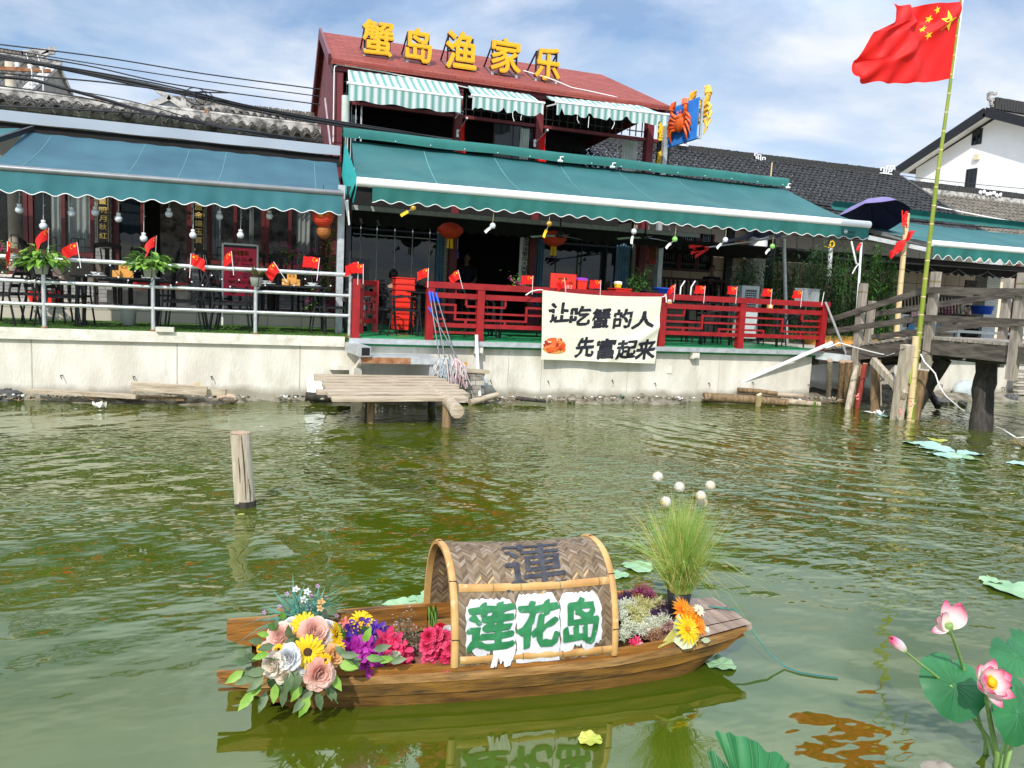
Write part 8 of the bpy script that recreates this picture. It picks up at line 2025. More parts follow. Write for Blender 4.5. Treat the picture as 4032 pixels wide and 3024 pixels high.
# mooring rope
p = [Vector((2.30,yc(2.3) + .06,zg(2.3) + .01)),Vector((2.40,yc(2.4) - .02,zg(2.4) + .012)),Vector((2.415,yc(2.4) - .03,.20)),W(3030,2575,.07),W(3090,2625,.01),W(3150,2650,.006),W(3220,2662,.006),W(3300,2672,.004)]
rp_ = MB(); rp_.tube(p,.0026,6); rp_.tube([q + Vector((.006,.010,.0)) for q in p],.0024,6); tag(rp_.build('mooring_rope',m_rope),'thin green mooring rope trailing from the bow over the water','rope')
# ------------------------------------------------------------------ flowers aboard
def rpetal(b,base,d,ln,wd,mi=0,up=Z3,fold=.4,droop=0.0):
 d = Vector(d).normalized(); s_ = d.cross(up)
 if s_.length < .05: s_ = d.cross(Vector((.6,.5,.2)))
 s_.normalize(); n = s_.cross(d); vs = []
 for t_,w_ in ((0,.30),(.35,.85),(.7,1.0),(.92,.72),(1.0,.30)):
  for x in (-1,-.4,.4,1): vs.append(base + d * (ln * t_) + s_ * (wd * .5 * w_ * x) + n * (fold * wd * .35 * x * x * w_ - droop * ln * t_ * t_ * .8 + R.uniform(-.02,.02) * ln))
 b.add(vs,[(4 * j + i,4 * j + i + 1,4 * j + i + 5,4 * j + i + 4) for j in range(4) for i in range(3)],mi,True)
def petals(b,c,n_,axis,r,rows,mi=0,wid=.5,cup=.5,seed=0,rnd=False):
 """overlapping rings of petals round an axis"""
 g = random.Random(seed); c = Vector(c); F = frame(axis); k = 0
 for ri,(rr,el,cnt) in enumerate(rows):
  for j in range(cnt):
   a = 2 * PI * (j + .5 * (ri % 2) + g.uniform(-.15,.15)) / cnt; e = el + g.uniform(-.12,.12)
   d = F @ Vector((math.cos(a) * math.cos(e),math.sin(a) * math.cos(e),math.sin(e))); ax = F @ Vector((0,0,1))
   o = c + (F @ Vector((math.cos(a),math.sin(a),0))) * rr * r * .18
   (rpetal if rnd else leaf)(b,o,d,r * rr * g.uniform(.9,1.08),r * rr * wid * g.uniform(.85,1.1),mi,up=ax,fold=cup,droop=-.25 if e > .4 else .12)
def peony(parent,c,r,m,axis,seed):
 b = MB(); petals(b,c,0,axis,r,[(1.0,.05,8),(1.0,.30,9),(.92,.55,9),(.82,.80,9),(.68,1.02,9),(.52,1.22,8),(.36,1.4,6)],0,.95,.55,seed,True)
 return b.build('peony',m,parent)
def sunflower(parent,c,r,axis,seed,m=None):
 b = MB(); petals(b,c,0,axis,r,[(1.0,.05,19),(.92,.22,17),(.7,.4,13)],0,.25,.35,seed,True); o = b.build('sunflower' if m is None else 'gerbera',m or p_yellow,parent)
 d = MB(); F = frame(axis); d.lathe([(.0,.10 * r),(.16 * r,.13 * r),(.30 * r,.09 * r),(.34 * r,.02 * r),(0,0)],14,c,F); d.build('disc',m_seed if m is None else p_orange,o); return o
def at_(px,py,y): return P(px,py,y)
cam_dir = Vector((-.1,-.85,.55))
g = random.Random(41)
bq = thing('bouquet','big bouquet of peonies, roses and sunflowers spilling over the stern','bouquet',at_(1190,2560,3.25))
for i,(px,py,r_,m,y) in enumerate(((1105,2505,45,p_pink,3.16),(1238,2492,55,p_pink,3.14),(1163,2535,38,p_peach,3.12),(1138,2588,42,p_white,3.02),(1080,2618,42,p_cream,3.02),(1272,2532,44,p_white,3.12),(1150,2470,34,p_white,3.22),(1255,2652,52,p_pink,2.98),(1308,2582,40,p_peach,3.05),(1196,2628,26,p_white,3.02),(1115,2655,30,p_cream,3.0),(1055,2560,30,p_pink,3.1),(1290,2475,32,p_white,3.2),(1205,2520,30,p_cream,3.16))):
 c = at_(px,py,y); r = r_ * .00108 * 1.0
 ax = (cam_dir + Vector(((px - 1190) / 190,0,-(py - 2560) / 260))).normalized(); peony(bq,c,r,m,ax,i)
for i,(px,py,r_,y,ax) in enumerate(((1212,2568,54,3.03,(-.05,-.9,.4)),(1197,2462,52,3.18,(-.1,-.5,.9)),(1322,2497,42,3.12,(.9,-.4,.3)),(1098,2556,18,3.04,(-.4,-.9,.3)),(1281,2597,20,2.99,(.2,-.95,.3)),(1022,2556,15,3.1,(-.8,-.6,.2)))):
 sunflower(bq,at_(px,py,y),r_ * .00108 * .98,Vector(ax),i)
b = MB(); g = random.Random(41)
def lf(px,py,y,ang,L_,W_,mi,dz=0.0):
 d = Vector((math.cos(ang),-.35 + g.uniform(-.15,.15),math.sin(ang))); leaf(b,at_(px,py,y),d,L_ * .88,W_ * .92,mi,up=Vector((0,-1,.55)),fold=.25,droop=g.uniform(.02,.2))
for px,py,ang,mi,k in ((985,2600,2.9,2,1),(960,2640,3.6,1,1),(1000,2620,3.9,2,1),(1010,2590,2.6,2,.8),(1060,2500,2.8,1,.7),(1040,2660,3.7,2,1),(1030,2690,3.9,1,1),(1000,2720,3.9,1,1.1),(1050,2720,4.3,2,1),(1085,2690,4.6,1,1),(1110,2660,4.5,2,1),(1145,2640,4.5,2,1.15),(1180,2650,4.4,2,1),(1190,2700,4.0,1,.9),(1225,2700,4.2,2,1.1),(1220,2740,4.2,1,1.1),(1200,2745,3.9,2,.9),(1250,2720,4.9,2,1),(1285,2680,5.0,2,1),(1300,2650,5.3,1,1.1),(1330,2610,-.2,1,1.2),(1340,2580,.1,2,.9),(1060,2570,3.3,1,.8),(1120,2440,1.9,1,.7),(1165,2620,4.2,2,1.1),(1045,2640,3.0,2,1.1),(1010,2660,3.3,2,1),(1215,2625,4.8,2,.9),(1260,2610,5.2,2,.9),(1080,2540,3.2,2,.9),(1320,2545,5.6,2,.9),(1155,2690,4.8,1,.9),(975,2570,2.7,2,.8),(1120,2710,4.6,2,.9),(1300,2710,5.2,2,.8)):
 lf(px,py,2.98 + g.uniform(-.03,.05),ang,.085 * k * g.uniform(.9,1.15),.042 * k,mi)
for k in range(60): lf(1190 + g.gauss(0,75),2560 + g.gauss(0,55),3.12 + g.uniform(-.03,.12),g.uniform(0,6.28),.075,.038,g.choice((0,0,2)))
b.build('leaves',[m_leaf,m_leafb,m_leafm],bq)
st = MB()
for pts in ([(1120,2600),(1040,2590),(950,2620)],[(1130,2640),(1060,2680),(980,2740)],[(1150,2650),(1110,2710),(1060,2740)],[(1230,2670),(1220,2730),(1200,2770)],[(1260,2670),(1290,2720),(1330,2770)]): st.tube([at_(x,y,3.0) for x,y in pts],.0025,5)
st.build('stems',m_leaf,bq)
b = MB(); F_ = MB()
for k in range(15): petals(F_,at_(1322 + g.gauss(0,10),2570 + g.gauss(0,25),3.08),0,rnd_dir(g),.02,[(1,.3,6)],0,.6,.3,k)
F_.build('small_yellow_blooms',p_yellow,bq)
# spiky blue green plant
sp = thing('spiky_plant','blue green spiky grass with tiny pink and white blooms behind the bouquet','plant',at_(1190,2420,3.42)); b = MB(); base = at_(1190,2440,3.40)
for k in range(130):
 d = rnd_dir(g,.05,1.0); d = Vector((d.x * 1.25,d.y * .7,d.z * .8 + .15)); L_ = g.uniform(.10,.21); o = base + Vector((g.uniform(-.06,.06),g.uniform(-.03,.03),0)); leaf(b,o,d,L_,.011,0,fold=.3,droop=g.uniform(.1,.7))
b.build('blades',m_leafblue,sp)
b = MB()
for px,py,m in ((1195,2362,0),(1218,2392,0),(1210,2330,0),(1265,2370,2),(1130,2338,1),(1165,2322,0),(1250,2308,1),(1100,2390,1),(1040,2412,1),(1285,2352,1),(1325,2425,1),(1260,2395,2),(1290,2450,1),(1225,2345,1)):
 c = at_(px,py,3.40 + g.uniform(-.04,.04)); petals(b,c,0,Vector((0,-.7,.7)),.017 if m != 1 else .010,[(1,.3,5),(.7,.7,5)],m,.8,.4,px)
 if py < 2400: b.tube([c,c.lerp(base,.7)],.0012,4,3)
b.build('blooms',[p_white,p_lilac,p_peach,m_leafblue],sp)
# cluster in the well before the canopy
cl = thing('flower_cluster','purple and hot pink silk flowers packed in the well before the canopy','flowers',at_(1450,2570,3.2))
def star(name,parent,m,spots,r,seed,rows=((1,.35,6),(.8,.7,5)),wid=.55,mi_=None):
 b = MB()
 for i,(px,py,y) in enumerate(spots): petals(b,at_(px,py,y),0,Vector((g.uniform(-.5,.5),-.75,g.uniform(.3,1))),r * g.uniform(.85,1.15),list(rows),0,wid,.45,seed + i,name != 'pink_bloom')
 return b.build(name,m,parent)
for k,(px,py) in enumerate(((1385,2500),(1410,2490),(1440,2495),(1465,2488),(1490,2495),(1515,2505),(1480,2515),(1450,2520),(1400,2520),(1425,2512),(1505,2520))): star('purple_orchid',cl,p_purple,[(px,py,3.26)],.052,k)
for k,(px,py) in enumerate(((1380,2560),(1410,2550),(1400,2585),(1440,2555),(1460,2580),(1485,2570),(1375,2590),(1425,2600),(1450,2615),(1470,2600))): star('magenta_orchid',cl,p_magenta,[(px,py,3.14)],.050,k + 30)
for k,(px,py) in enumerate(((1525,2540),(1555,2535),(1580,2560),(1540,2570),(1590,2590),(1560,2600),(1515,2520))): star('hot_pink_lily',cl,p_hot,[(px,py,3.16)],.052,k + 60)
for k in range(8): star('coral_bloom',cl,petal('petal_coral',(.78,.22,.16),(.86,.34,.26)),[(1375 + g.gauss(0,10),2475 + g.gauss(0,14),3.3)],.024,k + 90)
sunflower(cl,at_(1424,2440,3.30),.050,Vector((0,-.3,1)),7); sunflower(cl,at_(1395,2470,3.28),.034,Vector((-.3,-.5,1)),8)
b = MB()
for px,py,a in ((1480,2600,.1),(1420,2610,3.3),(1530,2605,.3),(1350,2610,.2),(1470,2560,.4),(1430,2530,1.2),(1440,2590,.0)): lf(px,py,3.06,a,.09,.04,g.choice((1,2,0)))
for k in range(60): lf(1460 + g.gauss(0,60),2590 + g.gauss(0,35),3.2,g.uniform(0,6.28),.06,.03,g.choice((0,3)))
b.build('leaves',[m_leaf,m_leafb,m_leafm,m_leafd],cl)
F_ = MB(); c = at_(1555,2592,3.10)
for k in range(140): d = rnd_dir(g,-.3,1); F_.tube([c,c + d * .032],.0012,3)
F_.build('fluffy_ball',p_pale,cl)
dr = thing('dried_sprigs','grey green dried sprigs with faint pink buds left of the carnations','dried flowers',at_(1620,2560,3.2)); b = MB()
for k in range(95):
 px,py = 1600 + g.gauss(0,42),2530 + g.gauss(0,48); p = at_(px,py,3.22 + g.uniform(-.06,.06)); o = at_(1610,2610,3.2); b.tube([o.lerp(p,.4),p],.0013,4)
 for j in range(9): leaf(b,p + Vector((g.gauss(0,.016),g.gauss(0,.016),g.gauss(0,.016))),rnd_dir(g),.014,.009,1 if g.random() < .35 else 0)
b.build('sprigs',[p_dry,p_dryp],dr)
cp = thing('carnation_pot','bunch of bright pink carnations in a brown pot beside the canopy','potted flowers',at_(1700,2610,3.18)); q = at_(1692,2600,3.18)
MB().lathe([(0,-.09),(.05,-.09),(.075,.03),(.07,.03),(0,.02)],16,q).build('pot',m_terra,cp)
for k,(px,py) in enumerate(((1688,2505),(1718,2498),(1752,2512),(1680,2545),(1712,2535),(1745,2545),(1768,2555),(1695,2570),(1730,2575),(1762,2590),(1690,2605),(1720,2625),(1752,2622))):
 b = MB(); petals(b,at_(px,py,3.10 + .02 * (k % 3)),0,Vector((g.uniform(-.4,.4),-.8,g.uniform(.2,.8))),.032,[(1,.15,9),(.9,.45,9),(.78,.8,9),(.6,1.1,8),(.4,1.3,6)],0,.75,.6,k,True); b.build('carnation',p_carn,cp)
b = MB()
for k in range(40): lf(1720 + g.gauss(0,30),2590 + g.gauss(0,40),3.2,g.uniform(0,6.28),.05,.012,0)
b.build('leaves',[m_leafd],cp)
lb = thing('leaf_bud','single dark pointed leaf bud standing by the far gunwale','bud',at_(1695,2470,3.4)); b = MB()
for k in range(4): leaf(b,at_(1706,2480,3.40),Vector((-.25 + .1 * k,-.1,1)),.13,.03,k % 2,up=Vector((0,-1,0)),fold=.6,droop=.05)
b.build('leaves',[m_leafb,m_leafd],lb)
rw = thing('rose_pair','one red and one white silk rose at the canopy mouth','flowers',at_(1755,2490,3.35)); peony(rw,at_(1735,2486,3.33),.035,p_red,Vector((0,-.6,.8)),3); peony(rw,at_(1762,2496,3.31),.035,p_white,Vector((0,-.6,.8)),4)
# plumes and gerberas behind the canopy, towards the bow
pm = thing('plume_cluster','feathery plumes in cream, lime, maroon and plum between canopy and bow deck','flowers',at_(2520,2460,3.2))
def plume(px,py,y,m,n_=80,s_=.054,nm='plume'):
 b = MB(); c = at_(px,py,y)
 for k in range(n_):
  d = rnd_dir(g,-.2,1); a = c + d * s_ * .25 * g.random(); e = c + Vector((d.x * s_,d.y * s_ * .8,d.z * s_)) * g.uniform(.6,1.1); b.tube([a,e],.0011,3)
  for j in range(3): leaf(b,a.lerp(e,.4 + .3 * j),rnd_dir(g),.011,.005,0)
 b.build(nm,m,pm)
for px,py,y,m in ((2520,2335,3.36,p_maroon),(2555,2350,3.36,p_maroon),(2475,2360,3.36,p_plum),(2450,2370,3.38,p_plum),(2600,2420,3.28,p_plum),(2570,2430,3.28,p_plum),(2620,2395,3.3,p_plum),(2590,2385,3.32,p_lime),(2550,2395,3.30,p_lime),(2510,2380,3.32,p_lime),(2520,2430,3.22,p_lime),(2490,2415,3.24,p_lime),(2450,2400,3.28,p_pale),(2470,2390,3.3,p_pale),(2450,2440,3.2,p_pale),(2500,2460,3.18,p_lime),(2545,2455,3.2,p_pale),(2580,2470,3.18,p_pale),(2520,2485,3.14,p_pale),(2470,2480,3.14,p_pale),(2450,2510,3.1,p_pale),(2560,2485,3.16,p_pale),(2610,2450,3.2,p_pale),(2590,2520,3.1,p_tan),(2560,2510,3.12,p_tan),(2610,2500,3.12,p_tan)): plume(px,py,y,m)
for k in range(12): star('pink_bloom',pm,p_hot if k % 3 else p_pink,[(2505 + g.gauss(0,28),2535 + g.gauss(0,12),3.05)],.020,k)
gb = thing('gerbera_bunch','bunch of orange gerberas with pale stems lying on the bow deck','flowers',at_(2690,2440,3.15))
for k,(px,py,r_,m,y) in enumerate(((2690,2402,.060,p_orange,3.14),(2738,2430,.052,p_orange,3.12),(2708,2478,.072,p_yellow,3.03),(2748,2462,.050,p_orange,3.09))):
 b = MB(); petals(b,at_(px,py,y),0,Vector((.25,-.75,.65)),r_,[(1,.02,18),(.82,.2,16),(.55,.5,12)],0,.26,.25,k); o = b.build('gerbera',m,gb); d = MB(); d.lathe([(0,.012),(.010,.011),(.013,0),(0,0)],10,at_(px,py,y),frame(Vector((.25,-.75,.65)))); d.build('disc',p_orange,o)
b = MB()
for k in range(7): b.tube([at_(2592 + k * 9,2552 - k * 4,3.03),at_(2650 + k * 5,2480,3.06)],.005,5)
b.build('stems',m_grassB,gb); b = MB()
leaf(b,at_(2650,2525,3.03),Vector((.9,-.2,.1)),.13,.10,0,up=Vector((0,-.8,.6)),fold=.15,droop=.1); leaf(b,at_(2660,2500,3.05),Vector((.2,0,1)),.10,.06,0,up=Vector((0,-1,.2))); leaf(b,at_(2760,2520,3.02),Vector((1,-.1,-.1)),.06,.03,0,up=Vector((0,-1,.4)))
for k in range(26): d = rnd_dir(g); leaf(b,at_(2630,2465,3.1),Vector((d.x,-abs(d.y),d.z)),.05,.013,1,fold=.3)
b.build('leaves',[m_paleleaf,p_dryp],gb)
for px,py in ((2752,2402),(2785,2500),(2775,2485)):
 b = MB(); petals(b,at_(px,py,3.10),0,Vector((.2,-.7,.7)),.030,[(1,.1,10),(.8,.5,9),(.5,1,7)],0,.5,.4,px); b.build('scabious',p_pale,gb)
# tall grass in a black pot
gr = thing('potted_grass','tall green and straw grass with white pompoms in a black pot on the bow','potted grass',at_(2680,2400,3.28)); q = at_(2672,2365,3.27)
MB().lathe([(0,-.09),(.045,-.09),(.062,.05),(.058,.05),(0,.04)],20,q).build('pot',m_blackpot,gr)
b = MB()
for k in range(1350):
 a = g.uniform(0,2 * PI); sp_ = abs(g.gauss(0,.27)); L_ = g.uniform(.24,.56); o = q + Vector((g.uniform(-.045,.045),g.uniform(-.045,.045),.04))
 d = Vector((math.cos(a) * sp_,math.sin(a) * sp_,1)).normalized(); dr_ = g.uniform(0,.10) + (.85 * g.random() if g.random() < .30 else 0); wv = g.uniform(.0013,.0026)
 straw = g.random() < (.72 if L_ < .42 else .36); pts = []
 sd = d.cross(Vector((0.3,-1,0.1))).normalized() * wv
 for t_ in (0,.35,.7,1): pts.append(o + d * L_ * t_ + Vector((math.cos(a),math.sin(a),0)) * dr_ * L_ * t_ * t_ - Z3 * dr_ * L_ * .75 * t_ ** 3)
 vs = []
 for i,p in enumerate(pts): w_ = (1,.9,.6,.12)[i]; vs += [p - sd * w_,p + sd * w_]
 b.add(vs,[(0,1,3,2),(2,3,5,4),(4,5,7,6)],1 if straw else 0,True)
b.build('blades',[m_grassA,m_grassB],gr)
for px,py,y in ((2590,1877,3.22),(2675,1917,3.26),(2797,1912,3.30),(2760,1953,3.22),(2766,1979,3.27),(2621,1975,3.20)):
 c = at_(px,py,y); r = .0225; b = MB(); b.ball(c,r,16,12,jit=.03)
 for k in range(420): d = rnd_dir(g,-1,1); b.tube([c + d * r * .9,c + d * r * g.uniform(1.1,1.24)],.0007,3)
 o = b.build('pompom',m_pom,gr); MB().tube([c,c.lerp(q,.5) + Vector((0,0,.03)),q],.0014,4).build('stalk',m_grassA,o)
# ------------------------------------------------------------------ lotus plants in front
def lotus_leaf(parent,c,r,normal,m,seed,cup=.12,wav=.06,notch=True,aspect=1.0):
 g = random.Random(seed); F = frame(normal); c = Vector(c); b = MB(); ph = g.uniform(0,6)
 def f(u,v):
  a = u * 2 * PI; rr = r * v * (1 + .04 * math.sin(a * 3 + ph) + .02 * math.sin(a * 11 + ph))
  if notch: rr *= 1 - .25 * v * math.exp(-((math.sin((a - 1.2) / 2)) / .06) ** 2)
  z = cup * r * v * v + wav * r * v ** 3 * math.sin(a * 5 + ph) + .5 * wav * r * v ** 2 * math.sin(a * 2 + ph) - .010 * r * abs(math.sin(a * 9)) ** .3 * v * (1 - v) * 4
  return c + F @ Vector((rr * math.cos(a) * aspect,rr * math.sin(a),z))
 b.grid(108,14,f); o = b.build('leaf',m,parent)
 v_ = MB()
 for k in range(16):
  a = (k + g.uniform(-.2,.2)) / 16; e_ = g.uniform(.75,.95); v_.tube([f(a,q / 8 * e_ + .02) + (F @ Vector((0,0,.0005))) for q in range(9)],[.0017 - .00017 * q for q in range(9)],4)
 v_.build('veins',mat('leaf_vein',(.035,.165,.058),.5),o)
 return o
def lotus_petal(b,tips,base,d,up,L_,W_,cup=.5,curl=.1):
 base = Vector(base); d = Vector(d).normalized(); up = Vector(up); s_ = d.cross(up).normalized(); n = s_.cross(d); nu,nv = 6,8; o = len(b.v)
 def f(u,v):
  w_ = W_ * (math.sin(PI * min(1,.12 + v * .88)) ** .75) * (1 if v < 1 else .0); x = (u * 2 - 1)
  return base + d * (L_ * v) + s_ * (w_ * .5 * x) + n * (cup * W_ * (x * x - 1) * .5 * math.sin(PI * (.1 + .8 * v)) + curl * L_ * v * v)
 b.grid(nu,nv,f)
 for j in range(nv + 1):
  for i in range(nu + 1): tips.append(min(1,(j / nv) ** 1.3 * .95 + .12 * abs(i / nu - .5)))
def tint(o,tips):
 at = o.data.attributes.new('tip','FLOAT','POINT')
 for i,v in enumerate(tips): at.data[i].value = v
base = W(3960,3060,0.0)
YL = 2.05
lp = thing('lotus_plant','tall artificial lotus with pink flowers, a bud and broad green leaves at right','lotus',W(3950,3100,0))
YB = YL
def stalk(pts,r0,r1,nm='stem'):
 k = len(pts); MB().tube(pts,[r0 + (r1 - r0) * i / (k - 1) for i in range(k)],9).build(nm,m_stem,lp)
root = P(3905,3120,YL + .05); root2 = P(3965,3120,YL)
# leaves
c1 = P(3745,2700,YL + .06); lotus_leaf(lp,c1 + Vector((0.02,.0,.0)),.128,Vector((-.15,-.70,.62)),m_lotus,3,-.14,.05,aspect=1.05)
c2 = P(3960,2540,YL + .30); lotus_leaf(lp,P(4000,2580,YL + .16),.095,Vector((.05,-.55,.85)),m_lotus,5,-.18,.06,aspect=1.2)
lotus_leaf(lp,P(3990,2730,YL + .02),.120,Vector((.25,-.72,.55)),m_lotus,8,-.15,.05)
lotus_leaf(lp,P(4005,2810,YL - .05),.118,Vector((.10,-.85,.40)),m_lotus,11,-.16,.05)
lotus_leaf(lp,P(4040,2520,YL + .25),.07,Vector((.1,-.5,.9)),m_lotus,12,-.1,.08)
# flower facing the viewer
b = MB(); tips = []
fc = P(3885,2690,YL - .10); Fx = frame(Vector((-.05,-.80,.55)))
for ring,(cnt,L_,W_,el,off) in enumerate(((6,.082,.062,.55,.012),(6,.074,.056,.85,.008))):
 for k in range(cnt):
  a = 2 * PI * (k + .5 * ring) / cnt + .2
  if ring == 0 and k == 4: continue
  d = Fx @ Vector((math.cos(a) * math.cos(el),math.sin(a) * math.cos(el),math.sin(el))); o = fc + Fx @ Vector((math.cos(a) * off,math.sin(a) * off,0))
  lotus_petal(b,tips,o,d,Fx @ Vector((0,0,1)),L_,W_,.55,.10)
lotus_petal(b,tips,fc + Fx @ Vector((.005,-.012,-.006)),Fx @ Vector((.25,-.95,.15)),Fx @ Vector((0,0,1)),.078,.055,.4,-.02)
fo = b.build('lotus_flower',m_lotusp,lp); tint(fo,tips)
s_ = MB(); s_.lathe([(0,.036),(.016,.034),(.018,.028),(.008,.004),(0,0)],16,fc,Fx)
for k in range(46):
 a = k * 2.4; d = Fx @ Vector((math.cos(a) * .8,math.sin(a) * .8,.7)); s_.tube([fc + d * .006,fc + d * .032],.0013,4)
s_.build('stamens',p_yellow,fo)
# flower seen from the side, and the bud
b = MB(); tips = []; hc = P(3735,2468,YL - .02)
for d,u,L_,W_ in (((.30,-.25,1.0),(-.7,-.7,.1),.098,.082),((.55,.10,.9),(-.5,-.8,.3),.10,.05),((-.72,-.25,.72),(-.1,-.9,.3),.104,.056),((-.9,-.1,.42),(0,-.8,.6),.088,.05),((-1.0,-.15,-.06),(0,-.6,.8),.102,.036),((.1,.4,.95),(0,-1,.1),.095,.06)):
 lotus_petal(b,tips,hc,Vector(d),Vector(u),L_,W_,.45,.06)
fo = b.build('lotus_flower',m_lotusp,lp); tint(fo,tips)
MB().lathe([(.0,-.03),(.006,-.028),(.017,.006),(.014,.014),(0,.012)],12,hc,frame(Vector((-.15,0,1)))).build('receptacle',m_stem,fo)
b = MB(); tips = []; bc = P(3558,2558,YL + .0); bd = (P(3478,2487,YL) - bc).normalized(); Fb = frame(bd)
for k in range(6):
 a = k * 2 * PI / 6 + .3; o = bc + Fb @ Vector((math.cos(a) * .010,math.sin(a) * .010,0)); lotus_petal(b,tips,o,bd + (Fb @ Vector((math.cos(a),math.sin(a),0))) * .02,-(Fb @ Vector((math.cos(a),math.sin(a),0))),.084,.034,-.5 if False else .55,.055)
bo = b.build('lotus_bud',m_lotusp,lp); tint(bo,tips)
stalk([P(3558,2560,YL),P(3625,2615,YL + .03),P(3760,2720,YL + .16),P(3880,2900,YL + .14),root + Vector((-.02,.02,0))],.0040,.0065)
stalk([hc,P(3752,2510,YL),P(3775,2575,YL + .06),P(3830,2750,YL + .16),P(3890,2950,YL + .12),root],.0055,.0075)
stalk([fc,P(3885,2760,YL - .02),P(3905,2870,YL + .0),P(3925,2960,YL + .02),root + Vector((.02,0,0))],.0070,.0115)
stalk([c1,P(3820,2810,YL + .08),P(3890,2900,YL + .06),P(3920,2990,YL + .05),root + Vector((.01,.03,0))],.0045,.0070)
stalk([P(3990,2800,YL + .06),P(3970,2900,YL + .03),P(3945,3020,YL),root2],.0060,.0100)
stalk([P(4010,2860,YL - .0),P(3985,2930,YL - .02),P(3960,3020,YL - .02),root2 + Vector((.02,-.02,0))],.0060,.0100)
stalk([P(3970,2850,YL + .1),P(3950,2930,YL + .06),P(3930,3010,YL + .03),root2 + Vector((-.03,.02,0))],.0040,.0060)
l2 = thing('lotus_plant','curled green lotus leaves rising at the bottom edge right of centre','lotus',W(2950,3150,0))
def curled(pts0,pts1,Ya,Yb,nm):
 b = MB(); n = len(pts0) - 1
 def f(u,v):
  k = min(n - 1,int(u * n)); fr = u * n - k
  a = P(*pts0[k],Ya).lerp(P(*pts0[k + 1],Ya),fr); e = P(*pts1[k],Yb).lerp(P(*pts1[k + 1],Yb),fr); return a.lerp(e,v) + Vector((0,-.02 * math.sin(v * PI) + .006 * math.sin(u * 30),.004 * math.sin(u * 40) * (1 - v)))
 b.grid(60,12,f); o = b.build(nm,m_lotus,l2); vn = MB()
 for k in range(9): vn.tube([f((k + .5) / 9,q / 8) + Vector((0,-.003,.001)) for q in range(9)],.0016,4)
 vn.build('veins',MATS['leaf_vein'],o)
curled([(2815,2888),(2850,2880),(2900,2895),(2960,2908),(3010,2950),(3080,2975),(3110,3020),(3150,3080)],[(2900,3130)] * 3 + [(2960,3130)] * 3 + [(3000,3140)] * 2,1.92,1.86,'leaf')
curled([(2785,2960),(2800,2945),(2830,2985),(2870,3020),(2890,3060)],[(2800,3120),(2810,3120),(2830,3120),(2850,3120),(2880,3120)],1.88,1.84,'folded_leaf')
MB().tube([P(2950,3120,1.9),W(2960,3250,-.1)],.008,8).build('stem',m_stem,l2)
# ------------------------------------------------------------------ lily pads
PADS = [(2510,2232,.105,m_pad,'green lily pad right of the canopy behind the tall grass'),(2425,2262,.085,m_pad,'green lily pad touching the right side of the canopy'),(1655,2362,.075,m_pad,'lily pad left of the canopy, the upper one'),(1570,2388,.10,m_pad,'lily pad peeping over the far gunwale left of the canopy'),(1690,2335,.05,m_pad,'small lily pad right by the canopy mouth'),
  (2838,2615,.075,m_pad,'green lily pad beside the bow'),(2325,2912,.050,m_padyel,'yellow spotted lily pad below the boat'),(3630,1748,.24,m_padblue,'bluish lily pad left of the yellow one near the bridge'),(3690,1768,.22,m_padblue,'bluish lily pad overlapping its neighbour near the bridge'),(3720,1792,.20,m_padblue,'bluish lily pad in front of the pair near the bridge'),(3795,1802,.18,m_pad,'pale green lily pad at the right of the bluish group'),
  (3820,1785,.16,m_padblue,'bluish lily pad nearest the thick black pile'),(3690,1732,.13,m_padyel,'yellow lily pad with a dry stalk near the bridge'),(4010,1826,.13,m_padblue,'small bluish lily pad at the right edge'),(3985,2318,.16,m_pad,'ragged pale lily pad at the right edge in mid water'),(3900,2285,.07,m_pad,'torn strip of lily pad left of the ragged pale one'),
  (3480,1638,.14,m_padblue,'pale lily pad before the brown piles'),(3420,1622,.12,m_whiteboard,'white foam plate floating before the brown piles')]
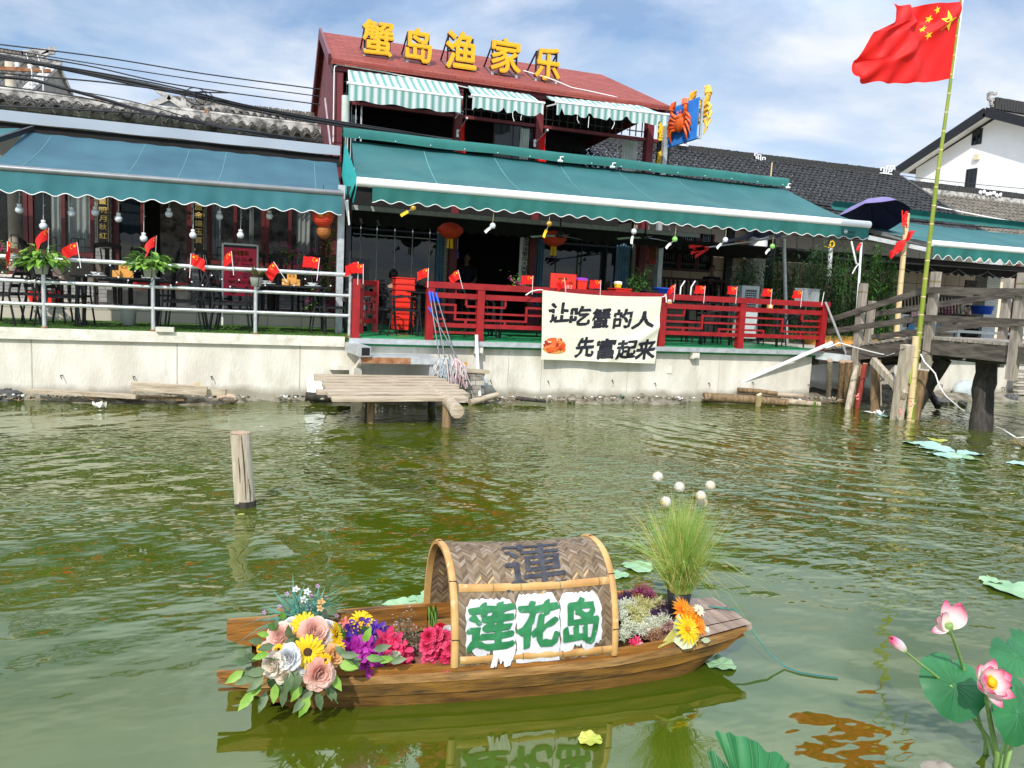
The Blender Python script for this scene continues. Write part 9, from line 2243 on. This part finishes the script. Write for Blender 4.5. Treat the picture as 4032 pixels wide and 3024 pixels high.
for i,(px,py,r_,m,lab) in enumerate(PADS):
 c = W(px,py,.006); g = random.Random(i + 100); ph = g.uniform(0,6); b = MB(); na = g.uniform(0,6.28)
 def f(u,v):
  a = u * 2 * PI; rr = r_ * v * (1 + .05 * math.sin(a * 3 + ph) + .025 * math.sin(a * 8 + ph) + .03 * g.uniform(-1,1) * (v > .9)); rr *= 1 - .5 * v * math.exp(-((math.sin((a - na) / 2)) / .05) ** 2)
  return c + Vector((rr * math.cos(a),rr * math.sin(a),.012 * v * v * math.sin(a * 2 + ph) * r_ / .1 * .6 + .004 * math.sin(a * 7) * v + .006 * v))
 b.grid(56,6,f); tag(b.build('lily_pad',m),lab,'lily pad','lily pads floating on the pond')
q = W(3695,1730,0); b = MB(); b.tube([q,q + Z3 * .22],.008,5)
for k in range(26): d = rnd_dir(R,.0,.9); b.tube([q + Z3 * .22,q + Z3 * .22 + Vector((d.x * .12,d.y * .08,d.z * .10)),q + Z3 * .22 + Vector((d.x * .2,d.y * .12,d.z * .10 - .02))],.003,3)
tag(b.build('dry_stalk',m_node),'dead brown lotus stalk standing behind the yellow lily pad','dead plant')
q = W(4030,1760,0); b = MB()
for k in range(14): d = rnd_dir(R,.1,.8); b.tube([q,q + d * .15,q + d * .25 - Z3 * .08],.007,4)
tag(b.build('dry_stalk',m_node),'tangle of dead stalks in the water at the right edge','dead plant')
q = W(3690,3020,.0); b = MB(); b.ball(q - Z3 * .05,(.10,.07,.07),14,9,0,None,.04); tag(b.build('pond_rock',m_rock),'brown rock just breaking the water beside the lotus stems','rock')
b = MB(); g = random.Random(91)
for k in range(170):
 x = g.uniform(-4,11); y = 11.9 - abs(g.gauss(0,.9)) if g.random() < .8 else g.uniform(4.2,10); r_ = g.uniform(.006,.022); a = g.uniform(0,6.28); z = .003
 b.add([(x + r_ * math.cos(a + q) * (1.6 if q % 2 else 1),y + r_ * math.sin(a + q),z) for q in (0,1.2,2.4,3.9,5.1)],[(0,1,2,3,4)],g.choice((0,1,1,2)))
struct(b.build('floating_bits',[m_whiteboard,m_padyel,m_brownpile]),'stuff')
